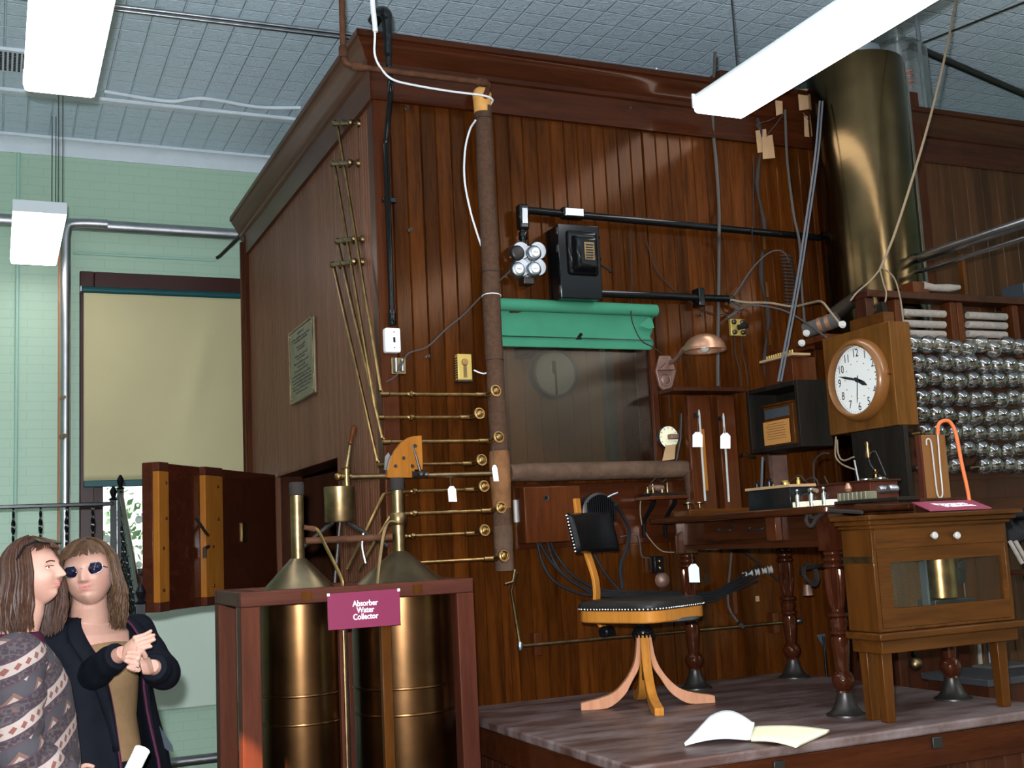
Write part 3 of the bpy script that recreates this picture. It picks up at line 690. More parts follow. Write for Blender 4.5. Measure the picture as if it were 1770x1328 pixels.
# ================================================================ FRAME WITH TWO COLLECTOR TANKS
fy = -.60; fx0 = X(418, 1200, fy).x; fx1 = X(831, 1300, fy).x; fyb = -.06; zt = X(600, 1013, fy).z; pw = .072
FR = thing('tank_stand', ((fx0+fx1)/2, (fy+fyb)/2, 0), 'dark reddish wooden frame standing on the floor around two brown metal tanks', 'wooden frame')
for (x, y) in ((fx0, fy), (fx1-pw, fy), (fx0, fyb-pw), (fx1-pw, fyb-pw)):
    MB().box((x, y, 0), (x+pw, y+pw, zt-.055)).done('post', 'frame_wood', FR, bev=.004)
MB().box((fx0, fy, zt-.055), (fx1, fy+.05, zt)).done('front_rail', 'frame_wood_x', FR, bev=.004)
MB().box((fx0, fyb-.05, zt-.055), (fx1, fyb, zt)).done('back_rail', 'frame_wood_x', FR, bev=.004)
MB().box((fx0, fy+.05, zt-.055), (fx0+pw, fyb-.05, zt)).done('side_rail', 'frame_wood_x', FR, bev=.004)
MB().box((fx1-pw, fy+.05, zt-.055), (fx1, fyb-.05, zt)).done('side_rail', 'frame_wood_x', FR, bev=.004)
for u0, u1, yy, mm in ((588, 600, fy+.01, 'frame_wood'), (661, 678, fy+.01, 'oak'), (603, 622, fyb-.08, 'frame_wood')):
    x0 = X(u0, 1150, yy).x; x1 = X(u1, 1150, yy).x; MB().box((x0, yy, 0), (x1, yy+.03, zt-.055)).done('slat', mm, FR, bev=.002)
for u, lb in ((530, 0), (722, 0)):
    q = X(u, 1017, fy); MB().box((q.x-.02, fy-.002, zt-.045), (q.x+.02, fy+.0, zt-.012)).done('plug', 'oak', FR)
MB().box((fx0, fy+.05, .05), (fx1, fyb-.05, .08)).done('shelf', 'frame_wood_x', FR)
def tank(cx, cy, r, ztop, uap, vap, vneck, label, bands):
    T = thing('collector_tank', (cx, cy, .08), label, 'tank', 'absorber water collector tanks')
    MB().lathe([(r, 0), (r, ztop-.08)], (cx, cy, .08), n=48).done('body', 'bronze_tank', T)
    ap = X(uap, vap, cy).z; nt_ = X(uap, vneck, cy).z
    MB().lathe([(r*.99, ztop), (r*.985, ztop+.008), (.03, ap)], (cx, cy, 0), n=48).done('cone', 'cone_brass', T)
    MB().lathe([(.026, ap-.005), (.026, nt_-.05), (.028, nt_-.05)], (cx, cy, 0), n=20).done('neck', 'bronze_tank' if False else 'brass_dull', T)
    b = MB(); b.lathe([(.028, nt_-.052), (.031, nt_-.045), (.029, nt_-.035), (.031, nt_-.02), (.030, nt_-.008), (.027, nt_)], (cx, cy, 0), n=16); b.done('neck_wrap', 'cord_dark', T)
    for v in bands:
        z = X(uap+10, v, cy-r).z; MB().torus((cx, cy, z), r, .006, n=48, m=6).done('band', 'bronze_tank', T)
    return T, ap, nt_
tyA, tyB = -.34, -.34
cxA = X(521, 1200, tyA).x; cxB = X(699, 1200, tyB).x; rA = (X(593, 1200, tyA).x-X(449, 1200, tyA).x)/2*.97; rB = (X(784, 1200, tyB).x-X(614, 1200, tyB).x)/2*.97
TA, apA, nzA = tank(cxA, tyA, rA, zt-.03, 508, 966, 834, 'left brown metal tank with cone top and tall neck in the wooden frame', (1205, 1255))
TB, apB, nzB = tank(cxB, tyB, rB, zt-.03, 690, 953, 826, 'right, wider brown metal tank with cone top and tall neck in the wooden frame', (1192, 1238))
# crooked copper outlet tubes
qs = [Vector((cxA+.02, tyA-.02, X(520, 912, tyA).z)), X(548, 916, tyA-.02), X(566, 950, tyA-.06), X(590, 1000, tyA-.12), X(592, 1020, tyA-.13)]
MB().tube(curve(qs, 5), .0075, 8).done('outlet_tube', 'brass', TA); MB().tube([qs[0], qs[0].lerp(qs[1], .85)], .010, 8).done('hose', 'rust', TA)
qs = [Vector((cxB, tyB-.02, X(690, 905, tyB).z)), X(672, 903, tyB-.03), X(663, 925, tyB-.06), X(655, 980, tyB-.12), X(652, 1015, tyB-.14)]
MB().tube(curve(qs, 5), .0075, 8).done('outlet_tube', 'brass_dull', TB); MB().lathe([(.028, 0), (.034, .01), (.034, .04), (.028, .05)], (cxB, tyB, X(690, 908, tyB).z), n=16).done('clamp', 'brass_dull', TB)
for u0, u1, mm, lab in ((596, 598, 'brass_dull', 'left'), (671, 673, 'brass_dull', 'right')): pass
b = MB(); b.cyl(X(594, 1090, fy-.012), X(601, 1328, fy-.012), .006, 8)
tag(b.done('stand_pipe', 'brass_dull'), 'thin brass tube running down the front of the wooden tank frame under the sign', 'tube')
# link between the necks + pot
zl = X(600, 932, tyA).z
LK = tag(MB().cyl((cxA+.03, tyA, zl), (cxB-.03, tyB, zl), .014, 12).done('link_pipe', 'rust'), 'rusty pipe joining the necks of the two tanks', 'pipe')
py = -.12
PT = thing('pressure_pot', X(588, 903, py), 'small shiny metal pot hanging under a valve with an upright wooden-handled lever', 'pot')
pc_ = X(588, 903, py); rp = (X(614, 870, py).x-X(562, 870, py).x)/2; pz1 = X(588, 842, py).z
MB().lathe([(rp*.96, 0), (rp, .006), (rp, pz1-pc_.z), (rp*.9, pz1-pc_.z+.002)], pc_, n=32).done('pot', 'brass_dull', PT)
vb = X(599, 824, py)
b = MB(); b.cyl((vb.x, py, pz1), (vb.x, py, vb.z+.035), .017); b.ball((vb.x-.035, py, vb.z), .018, 10); b.cyl((vb.x-.035, py, vb.z), (vb.x+.02, py, vb.z), .014); b.lathe([(.02, 0), (.022, .006), (.016, .01)], (vb.x, py, vb.z+.03), n=14); b.done('valve', 'brass', PT)
MB().tube([(vb.x, py, vb.z+.03), X(605, 770, py)], [.012, .010], 10).done('lever', 'brass_dull', PT)
h0 = X(605, 768, py); h1 = X(612, 738, py); MB().lathe([(.010, 0), (.012, .01), (.009, .03), (.015, .06), (.014, (h1-h0).length), (.008, (h1-h0).length+.006)], h0, h1-h0, 12).done('lever_handle', 'red_wood', PT)
for s in (-1, 1):
    MB().tube([(pc_.x+s*.03, py, pc_.z), (pc_.x+s*.06, py, pc_.z-.02), (pc_.x+s*.19, py-.05, pc_.z-.11)], .010, 8).done('leg', 'dark_metal', PT)
MB().tube([(pc_.x+.0, py, pc_.z), (pc_.x-.03, py, pc_.z-.25)], .008, 8).done('drain_tube', 'dark_metal', PT)
ll = cable('hanging_label', [X(628, 922, -.34), X(626, 945, -.35), X(632, 974, -.36)], .003, 'paper_white', 'thin white paper strip hanging from the rusty pipe between the tanks', 'label')
# sign
sy_ = fy-.008
s4 = [X(565, 1027, sy_), X(690, 1018, sy_), X(692, 1080, sy_), X(567, 1090, sy_)]
cs = (s4[0]+s4[1]+s4[2]+s4[3])/4; rt_ = ((s4[1]+s4[2])-(s4[0]+s4[3])).normalized(); up_ = ((s4[0]+s4[1])-(s4[2]+s4[3])).normalized()
SG = thing('sign', cs, 'maroon sign reading Absorber Water Collector on the front of the tank frame', 'sign')
MB().prism([s4[0], s4[1], s4[2], s4[3]], (0, -.004, 0)).done('board', 'sign_maroon', SG, bev=.0005)
h_ = (s4[0]-s4[3]).length
for i, tx in enumerate(('Absorber', 'Water', 'Collector')):
    text('lettering', tx, h_*.225, 'sign_white', cs+up_*(h_*(.17-.185*i))+Vector((0, -.0046, 0))+rt_*.004, rt_, up_, SG, bold=.0005, sx=.84)
for q in (s4[0]+Vector((.004, 0, -.004)), s4[1]+Vector((-.004, 0, -.004))): MB().box(q-Vector((.005, .006, .005)), q+Vector((.005, -.0035, .005))).done('corner_clip', 'paper_white', SG)
# ================================================================ BRASS PIPE RANK
py = -.045
def brass_line(row, ul, vl, ur, vr, label, diag=None, low=None, wheel=True, stub=None, coup=None, mm='brass', py=-.045):
    a = X(ul, vl, py); c = X(ur, vr, py); z = (a.z+c.z)/2; a.z = c.z = z
    T = thing('brass_pipe', ((a.x+c.x)/2, py, z), label, 'pipe', 'brass pipes with wheel valves')
    path = [Vector((c.x+(stub or 0), py, z)), a]
    if diag: path = [path[0], Vector((-.035, py, z)), Vector((-.05, py+.01, z+.015)), diag]
    if low: path = [path[0], Vector((.0, py, z)), Vector((-.03, py+.0, z-.01)), low]
    MB().tube(path, .0075, 8).done('tube', mm, T)
    e = a if not diag else Vector((-.035, py, z))
    MB().lathe([(.008, -.02), (.012, -.016), (.012, .016), (.008, .02)], e, (1, 0, 0), 10).done('fitting', mm, T)
    if coup:
        q = X(coup, vl, py); MB().lathe([(.008, -.018), (.011, -.014), (.011, -.005), (.016, -.004), (.016, .004), (.011, .005), (.011, .014), (.008, .018)], (q.x, py, z), (1, 0, 0), 8).done('coupling', mm, T)
    if wheel:
        V = MB(); V.ball((c.x-.03, py, z), .014, 10); V.lathe([(.008, -.045), (.013, -.04), (.013, .02), (.008, .025)], (c.x-.03, py, z), (1, 0, 0), 10); V.cyl((c.x-.03, py, z), (c.x-.004, py-.055, z+.010), .007, 8)
        v = V.done('valve', mm, T); ax = Vector((.05, -1, .12))
        MB().lathe([(.008, .008), (.012, .006), (.014, 0), (.019, -.002), (.021, .004), (.026, .004), (.027, -.003), (.018, -.008), (.006, -.010)], (c.x, py-.058, z+.010), ax, 20).done('handwheel', mm, v)
    return T
L_ = 'brass pipe with handwheel, '
brass_line(1, 664, 684, 848, 680, L_+'topmost of the rank, fed by a slanting tube', diag=Y(583, 215, -.04), coup=710, py=-.125)
brass_line(2, 664, 724, 820, 719, L_+'second from the top, fed by a slanting tube', diag=Y(578, 283, -.04), stub=.09, coup=710)
brass_line(3, 668, 764, 853, 762, L_+'third from the top, passing behind the pine quadrant', diag=Y(583, 415, -.04), py=-.125)
brass_line(4, 672, 804, 824, 801, L_+'fourth from the top, right of the pine quadrant', diag=Y(576, 456, -.04), stub=.09)
brass_line(5, 692, 852, 828, 844, L_+'fifth from the top, nearest below the pine quadrant', low=X(600, 985, -.06), stub=.09, coup=715)
brass_line(6, 692, 890, 857, 881, L_+'sixth from the top, with valve on the lagged pipe', low=X(620, 985, -.06), coup=715, py=-.125)
brass_line(7, 697, 929, 829, 920, L_+'seventh from the top', stub=.09, coup=712)
brass_line(8, 690, 975, 862, 965, L_+'lowest of the rank', py=-.125)
# clamps on the side wall
for (u0, v0, u1, v1), nm in (((578, 213, 606, 212), 'topmost'), ((575, 283, 605, 281), 'second'), ((583, 417, 612, 413), 'third'), ((575, 458, 612, 452), 'lowest')):
    a = Y(u0, v0, -.045); c = Y(u1, v1, -.045); T = thing('pipe_clamp', a.lerp(c, .5), 'brass pipe clamp bar on the narrow-board side wall, %s of four' % nm, 'clamp', 'pipe clamps on side wall')
    MB().tube([a, c], .011, 8).done('bar', 'brass_dull', T)
    for q in (a, c, a.lerp(c, .5)): MB().lathe([(.02, 0), (.018, .012), (.008, .02), (.008, .045)], (-.002, q.y, q.z), (-1, 0, 0), 10).ball(q, .017, 8).done('boss', 'brass_dull', T)
# pipe on the valve line through the pine quadrant
z = X(640, 824, -.12).z
o = MB().cyl((vb.x, -.12, z), (X(852, 822, -.12).x, -.12, z), .012, 12).done('valve_pipe', 'brass_dull'); tag(o, 'thicker brass pipe running level from the lever valve behind the pine quadrant', 'pipe')
yq = -.15
Q = thing('lever_quadrant', X(700, 826, yq), 'pine quadrant board with screws and a steel lever arm', 'quadrant board')
MB().prism([X(u, v, yq) for u, v in ((670, 826), (671, 812), (675, 795), (683, 778), (694, 764), (707, 756), (716, 754), (729, 753), (731, 797), (731, 812), (717, 812), (716, 826))], (0, .022, 0)).done('board', 'pine', Q, bev=.002)
for u, v in ((684, 806), (713, 806), (718, 771), (698, 792)): MB().lathe([(.008, 0), (.006, .004)], X(u, v, yq-.001), (0, -1, 0), 10).done('screw', 'dark_metal', Q)
MB().prism([X(u, v, yq+.03) for u, v in ((665, 812), (666, 790), (672, 782), (677, 795), (672, 815))], (0, .01, 0)).done('metal_plate', 'steel', Q)
q0 = X(713, 768, yq-.02); q1 = X(728, 820, yq-.02)
b = MB(); b.tube([q0, q1], [.003, .008], 8); b.ball(q1, .017, 12); b.lathe([(.018, -.035), (.014, -.03), (.014, .03), (.018, .035)], q1+Vector((0, .02, 0)), (1, 0, 0), 12); b.done('lever_arm', 'dark_metal', Q)
# ================================================================ LAGGED PIPES
yi = -.075; xi = X(850, 520, yi).x; zt_ = X(833, 185, yi).z; zb_ = X(873, 987, yi).z
T = thing('lagged_pipe', (xi, yi, zb_), 'tall upright pipe wrapped in rough brown lagging beside the chamber window', 'pipe')
zs = [zb_+(zt_-zb_)*k/24 for k in range(25)]; random.seed(4)
b = MB(); b.tube([(xi+random.uniform(-.003, .003), yi, z) for z in zs], [(.041+random.uniform(-.0015, .0015)) for _ in zs], 20); b.done('lagging', 'lagging', T)
zj = X(868, 818, yi).z
b = MB(); b.lathe([(.043, -.16), (.047, -.08), (.049, 0), (.047, .08), (.043, .10)], (xi, yi, zj), n=20); b.done('stained_joint', 'lagging_stained', T)
b = MB(); b.lathe([(.043, 0), (.044, .2)], (xi, yi, zb_), n=20); b.done('lower_wrap', 'lagging_horizontal', T)
b = MB(); b.lathe([(.041, -.03), (.042, 0), (.044, .03), (.046, .06), (.036, .085), (.014, .10)], (xi, yi, zt_), n=20); b.done('cap', 'yellow_resin', T)
MB().lathe([(.012, 0), (.013, .003)], (xi+.002, yi-.046, zt_+.045), (0, -1, 0), 12).done('plug', 'ink', T)
for v in (208, 471, 623): MB().torus((xi, yi, X(850, v, yi).z), .0425, .0022, n=24, m=5).done('tie_wire', 'cord_dark', T)
MB().torus((xi, yi, X(850, 512, yi).z), .0435, .0025, (.05, .1, 1), n=24, m=5).done('tie_wire', 'white_cord', T)
xe = X(1188, 815, yi).x
T = thing('lagged_branch_pipe', ((xi+xe)/2, yi, zj), 'level pipe wrapped in brown lagging below the chamber window, elbowing down', 'pipe')
MB().lathe([(.040, .045), (.044, .2), (.043, .25), (.043, xe-xi-.05), (.040, xe-xi-.0)], (xi, yi, zj), (1, 0, 0), 20).done('lagging', 'lagging_horizontal', T)
MB().tube(curve([(xe-.05, yi, zj), (xe-.01, yi, zj-.006), (xe+.02, yi, zj-.04), (xe+.025, yi, zj-.09), (xe+.025, yi, 1.64)], 6), .038, 16).done('elbow', 'lagging', T)
# rusty pipe from ceiling
yr_ = -.19
A = X(590, -30, yr_); Bc = X(594, 112, yr_); C2 = X(826, 136, yr_); zz = (X(600, 116, yr_).z+X(820, 138, yr_).z)/2
T = thing('rusty_pipe', (Bc.x, yr_, zz), 'thin rusty pipe dropping from the ceiling and crossing the cornice to the lagged pipe', 'pipe')
MB().tube(curve([(Bc.x, yr_, ZC), (Bc.x, yr_, zz+.08)], 3)+curve([(Bc.x, yr_, zz+.05), (Bc.x+.01, yr_, zz+.012), (Bc.x+.05, yr_, zz)], 4)+[Vector((xi-.05, yr_, zz))]+curve([(xi-.04, yr_, zz), (xi-.005, yr_+.02, zz-.005), (xi, yi, zz-.05), (xi, yi, zt_+.08)], 5), .0135, 10).done('pipe', 'rust', T)
for o_, a_ in (((Bc.x, yr_, zz+.06), (0, 0, 1)), ((Bc.x+.06, yr_, zz), (1, 0, 0)), ((xi-.05, yr_, zz), (1, 0, 0))): MB().lathe([(.018, -.025), (.020, -.02), (.020, .02), (.018, .025)], o_, a_, 12).done('elbow_fitting', 'rust', T)
# thin rail pipe near platform with drop from lagged pipe
yq2 = -.05; z_ = X(1070, 1102, yq2).z
T = thing('low_rail_pipe', (1.2, yq2, z_), 'thin grey-brown pipe running level low along the boards behind the chair', 'pipe')
xs0 = X(899, 1119, yq2).x; xs1 = X(1385, 1085, yq2).x
MB().tube([(xi+.045, yi-.03, X(885, 990, yi).z), (xs0-.03, yq2, X(890, 1020, yq2).z), (xs0, yq2, z_+.01), (xs0+.02, yq2, z_), (xs1, yq2, z_)], .0085, 10).done('pipe', 'brass_dull', T)
MB().lathe([(.010, -.02), (.014, -.012), (.014, .012), (.010, .02)], (xs0, yq2, z_), n=10).done('fitting', 'steel', T); MB().lathe([(.010, -.03), (.016, -.02), (.016, .02), (.010, .03)], (xs1-.02, yq2, z_), (1, 0, 0), 10).done('fitting', 'steel', T)
for u in (928, 1341):
    q = X(u, 1105 if u < 1000 else 1088, -.03); MB().box((q.x-.018, -.042, z_-.05), (q.x+.018, -.0, z_+.05)).done('wood_clip', 'red_wood', T, bev=.003)
q = X(884, 993, -.10)
o = MB().tube([X(872, 1010, -.1), X(886, 1006, -.1), X(890, 985, -.09)], .007, 8).done('drain_tap', 'brass_dull'); tag(o, 'small tap under the lower end of the lagged pipe', 'tap')
# ================================================================ BLACK CONDUIT DOWN THE CORNER + OUTLET
ycn = -.035; xk = X(674, 450, ycn).x; ztop = X(672, 75, -.16).z
T = thing('corner_conduit', (xk, ycn, 2.8), 'black conduit with hooded weatherhead running down the chamber corner to a white outlet', 'conduit')
MB().tube(curve([(xk-.02, -.175, X(672, 100, -.17).z), (xk-.01, -.16, 3.60), (xk+.0, -.09, 3.50), (xk, -.035, 3.38)], 6)+[Vector((xk, ycn, X(677, 560, ycn).z))], .0135, 12).done('tube', 'black_paint', T)
hh = Vector((xk-.02, -.175, X(672, 100, -.17).z))
b = MB(); b.tube(curve([hh-Vector((0, 0, .04)), hh+Vector((0, 0, .03)), hh+Vector((.0, .0, .13)), hh+Vector((-.005, .0, .2)), hh+Vector((-.02, .04, .225)), hh+Vector((-.035, .09, .20))], 5), [.013]*4+[.018]*4+[.024]*6+[.030]*12, 12); b.done('hood', 'black_paint', T)
MB().box((xk-.02, -.03, X(674, 345, -.03).z-.012), (xk+.045, -.0, X(674, 345, -.03).z+.012)).done('strap', 'black_paint', T, bev=.003)
b = MB(); zq = X(677, 552, ycn).z; b.lathe([(.015, -.03), (.02, -.02), (.018, 0), (.02, .02), (.015, .04)], (xk, ycn, zq), n=12); b.done('coupling', 'black_paint', T)
o0 = X(666, 566, -.05); o1 = X(694, 609, -.05)
T = thing('socket_outlet', ((o0.x+o1.x)/2, -.03, o1.z), 'white surface box with a single round socket below the black corner conduit', 'outlet')
MB().box((o0.x, -.05, o1.z), (o1.x, -.001, o0.z)).done('box', 'white_plastic', T, bev=.008)
cx_ = (o0.x+o1.x)/2+.004; cz_ = (o0.z+o1.z)/2
MB().torus((cx_, -.0515, cz_), .020, .0015, (0, 1, 0), 24, 5).done('ring', 'ceiling_paint', T)
b = MB(); b.box((cx_-.005, -.0525, cz_-.012), (cx_+.005, -.0495, cz_+.012)); b.lathe([(.003, 0), (.003, .002)], (cx_, -.0505, cz_+.035), (0, -1, 0), 8); b.lathe([(.003, 0), (.003, .002)], (cx_, -.0505, cz_-.035), (0, -1, 0), 8); b.done('slot', 'ink', T)
# small clear junction box beneath and its wire
o0 = X(677, 617, -.03); o1 = X(704, 647, -.03)
T = thing('junction_box', ((o0.x+o1.x)/2, -.02, o1.z), 'small yellowed wire terminal plate just below the white outlet', 'junction box')
MB().box((o0.x, -.02, o1.z), (o1.x, -.001, o0.z)).done('plate', 'brass_dull', T, bev=.003)
MB().cyl((o0.x+.02, -.028, o1.z+.01), (o0.x+.02, -.028, o0.z-.005), .008).done('terminal', 'galvanised', T); MB().cyl((o1.x-.02, -.027, o1.z+.015), (o1.x-.02, -.027, o0.z-.01), .007).done('terminal', 'galvanised', T)
cable('bell_wire', [X(690, 640, -.05), X(705, 612, -.02), X(738, 600, -.02), X(770, 570, -.02), X(800, 545, -.02), X(840, 505, -.03), X(880, 470, -.03), X(900, 442, -.06)], .004, 'cord_grey', 'tan wire rising from the terminal plate to the round fuse block behind the lagged pipe', 'wire')
cable('bell_wire', [X(690, 645, -.04), X(678, 655, -.02), X(667, 661, -.02)], .003, 'cord_grey', 'short tan wire leaving the terminal plate to the chamber corner', 'wire')
# thermostat
o0 = X(791, 611, -.045); o1 = X(818, 657, -.045)
T = thing('thermostat', ((o0.x+o1.x)/2, -.03, o1.z), 'yellow-gold wall thermostat with vented side on the front boards', 'thermostat')
MB().box((o0.x, -.04, o1.z), (o1.x, -.001, o0.z)).done('case', 'gold_paint', T, bev=.004)
b = MB(); zc_ = (o0.z+o1.z)/2
for k in range(9): b.box((o0.x-.001, -.036, o1.z+.012+k*.011), (o0.x+.006, -.006, o1.z+.017+k*.011))
b.done('vent', 'ink', T)
b = MB(); b.box((cx_*0+(o0.x+o1.x)/2-.008, -.0425, o1.z+.012), ((o0.x+o1.x)/2+.008, -.0395, zc_+.01)); b.done('scale', 'brass_dull', T)
MB().lathe([(.017, 0), (.015, .006)], ((o0.x+o1.x)/2, -.0402, zc_+.022), (0, -1, 0), 20).done('dial', 'brass', T)
MB().box((o0.x-.004, -.038, o1.z-.008), (o1.x+.002, -.002, o1.z+.002)).done('base', 'dark_metal', T, bev=.002)
cable('thermostat_wire', [X(819, 640, -.03), X(828, 644, -.035), X(838, 646, -.04), X(848, 640, -.035)], .0035, 'white_cord', 'short white wire from the gold thermostat to the lagged pipe', 'wire')
# white cord over the cornice
cable('white_cable', [(X(645, 0, -.22)), X(646, 30, -.22), X(648, 60, -.22), X(648, 95, -.21), X(660, 120, -.20), X(680, 138, -.19), X(720, 148, -.17), X(780, 158, -.14), X(835, 165, -.145), X(851, 172, -.13), X(848, 180, -.09)], .005, 'white_cord', 'white cord hanging from the ceiling and looping over to the top of the lagged pipe', 'cord')
o = MB().tube([(X(645, 0, -.22)+Vector((0, 0, .25))), X(644, 5, -.22), X(649, 55, -.22)], .012, 8).done('white_sleeve', 'white_cord'); tag(o, 'thicker white sleeve on the cord coming down from the ceiling', 'cord sleeve')
cable('white_cable', [X(822, 208, -.09), X(812, 225, -.03), X(804, 260, -.02), X(803, 310, -.02), X(812, 360, -.02), X(822, 395, -.02), X(832, 425, -.03)], .005, 'white_cord', 'white cord bowing out to the left of the lagged pipe on the boards', 'cord')
cable('cable_stub', [X(1128, 128, -.0), X(1135, 118, -.12)], .003, 'paper_white', 'tiny white stub of cord on the front cornice', 'cord')
# black hook screws on boards
for u, v in ((702, 188), (708, 398), (1086, 189), (1208, 545), (738, 617)):
    q = X(u, v, -.0); tag(MB().lathe([(.010, 0), (.010, .006), (.004, .008), (.004, .022), (.008, .024)], q, (0, -1, 0), 8).done('hook_screw', 'dark_metal'), {702: 'small dark screw high on the boards right of the black corner conduit', 708: 'small dark screw on the boards right of the conduit strap', 1086: 'small dark screw on the boards under the cornice', 1208: 'small dark screw on the boards right of the green blind', 738: 'small dark screw on the boards right of the terminal plate'}[u], 'screw')
# ================================================================ WIDE BOARD + FRONT-WALL ELECTRICAL GEAR
q0 = X(888, 832, 0); q1 = X(1260, 946, 0)
MB().box((q0.x, -.016, X(1000, 945, 0).z), (1.72, -.001, X(1000, 836, 0).z)).done('wide_board', 'trim_wood', CH, bev=.003)
yc = -.06
T = thing('upper_black_conduit', X(1170, 390, yc), 'upper thick black conduit running from the fuse block across to the tall brass cylinder', 'conduit')
zc1 = X(930, 365, yc).z; zc2 = X(1436, 413, yc).z; zm = (zc1+zc2)/2
xa = X(905, 365, yc).x; xb = X(1438, 410, yc).x
MB().cyl((xa, yc, zc1), (xb, yc, zc2), .0185, 14).done('tube', 'black_paint', T)
b = MB(); b.box((X(895, 400, yc).x, yc-.03, X(902, 398, yc).z), (X(912, 400, yc).x, yc+.02, X(902, 355, yc).z)); b.done('corner_fitting', 'black_paint', T, bev=.01)
b = MB(); b.box((X(899, 400, yc).x, yc-.034, X(902, 390, yc).z), (X(909, 400, yc).x, yc-.028, X(902, 362, yc).z)); b.done('cover', 'steel', T, bev=.003)
xq = X(904, 410, yc).x; b = MB(); b.cyl((xq, yc, X(904, 425, yc).z), (xq, yc, X(904, 395, yc).z), .014, 12); b.lathe([(.018, -.02), (.021, -.015), (.021, .015), (.018, .02)], (xq, yc, X(904, 408, yc).z), n=10); b.done('nipple', 'black_paint', T)
e0 = X(968, 363, yc); e1 = X(1007, 380, yc)
MB().box((e0.x, yc-.034, zc1-.03), (e1.x, yc+.02, zc1+.025)).done('inline_box', 'black_paint', T, bev=.012)
MB().box((e0.x+.01, yc-.038, zc1-.022), (e1.x-.01, yc-.032, zc1+.018)).done('cover', 'steel', T, bev=.004)
b = MB(); b.box((xb-.01, yc-.03, zc2-.20), (xb+.03, yc+.02, zc2+.09)); b.done('end_strap', 'iron_black', T, bev=.008)
MB().cyl((xb+.03, yc, zc2-.32), (xb+.03, yc, zc2-.20), .018, 10).done('silver_nipple', 'steel', T)
# fuse block with four round plugs
T = thing('fuse_block', X(908, 455, -.05), 'round-lobed metal block with four round screw fuses, one wire coming out', 'fuse block')
b = MB(); yf = -.075
for u, v in ((893, 438), (922, 438), (894, 467), (922, 466)): b.lathe([(.045, 0), (.046, .05), (.042, .056)], X(u, v, -.018), (0, -1, 0), 20)
b.box((X(897, 450, yf).x, -.070, X(905, 478, yf).z), (X(920, 450, yf).x, -.01, X(905, 424, yf).z)); b.done('body', 'galvanised', T, bev=.002)
for i, (u, v) in enumerate(((893, 438), (922, 438), (894, 467), (922, 466))):
    p = X(u, v, yf)
    f = MB().lathe([(.034, 0), (.036, .004), (.036, .012), (.030, .020), (.024, .022)], p, (0, -1, 0), 24).done('fuse' if i else 'open_socket', 'galvanised' if i else 'dark_metal', T)
    if i:
        MB().lathe([(.019, 0), (.019, .002)], p+Vector((0, -.0225, 0)), (0, -1, 0), 20).done('fuse_face', 'dial_white', f)
        b = MB()
        for k in (-1, 0, 1): b.box(p+Vector((k*.008-.0025, -.0255, -.002)), p+Vector((k*.008+.0025, -.0245, .002)))
        b.done('fuse_mark', 'red_wood', f)
b = MB(); b.box(X(903, 492, -.05)-Vector((.0, .02, 0)), X(914, 478, -.01)); b.done('foot', 'dark_metal', T, bev=.003)
# switch box
s0 = X(963, 385, -.16); s1 = X(1040, 517, -.16)
xs_, xe_, zt2, zb2 = X(968, 450, -.14).x, X(1036, 450, -.14).x, X(1000, 390, -.14).z, X(1000, 516, -.14).z
T = thing('switch_box', ((xs_+xe_)/2, -.07, zb2), 'black metal switch box with domed door, small nameplate and side lever', 'switch box')
MB().box((xs_, -.13, zb2), (xe_, -.001, zt2)).done('case', 'black_paint', T, bev=.005)
MB().box((xs_-.004, -.142, zb2+.0), (xe_+.006, -.131, zt2+.004)).done('door', 'black_paint', T, bev=.004)
w_ = xe_-xs_; cxd = xs_+w_*.56; hh_ = zt2-zb2
def dome(hw, z0, z1, d0, d1, ins, nm, m):
    b = MB(); A = [b.bm.verts.new(p) for p in ((cxd-hw, d0, z0), (cxd+hw, d0, z0), (cxd+hw, d0, z1), (cxd-hw, d0, z1))]; B = [b.bm.verts.new(p) for p in ((cxd-hw+ins, d1, z0+ins*1.3), (cxd+hw-ins, d1, z0+ins*.9), (cxd+hw-ins, d1, z1-ins), (cxd-hw+ins, d1, z1-ins))]
    b.bm.faces.new(A[::-1]); b.bm.faces.new(B)
    for k in range(4): b.bm.faces.new((A[k], A[(k+1) % 4], B[(k+1) % 4], B[k]))
    return b.done(nm, m, T, bev=.012)
dome(w_*.40, zb2+hh_*.30, zt2-hh_*.07, -.140, -.165, .012, 'raised_panel', 'black_paint')
dome(w_*.33, zb2+hh_*.33, zt2-hh_*.15, -.160, -.205, .020, 'dome', 'black_paint')
npx = X(1019, 434, -.207); npp = MB().box(npx-Vector((.027, .002, .043)), npx+Vector((.027, .002, .043))).done('nameplate', 'brass_dull', T, bev=.001)
b = MB(); random.seed(5)
for r in range(6): b.box(npx+Vector((-.020, -.0035, -.036+r*.0125)), npx+Vector((.008+random.random()*.012, -.0018, -.030+r*.0125)))
b.done('nameplate_marks', 'ink', npp)
b = MB(); l0 = X(1036, 457, -.10); b.tube([l0, X(1054, 468, -.12)], .005, 8); b.ball(X(1055, 469, -.12), .009, 8); b.done('lever', 'black_paint', T)
for v in (410, 447): q = Vector((xe_+.004, -.13, X(1036, v, -.13).z)); MB().ball(q, .011, 8).done('catch', 'black_paint', T)
for v in (400, 430, 500): q = Vector((xs_-.003, -.13, X(968, v, -.13).z)); MB().box(q-Vector((.006, .01, .018)), q+Vector((.003, .01, .018))).done('hinge', 'dark_metal', T, bev=.002)
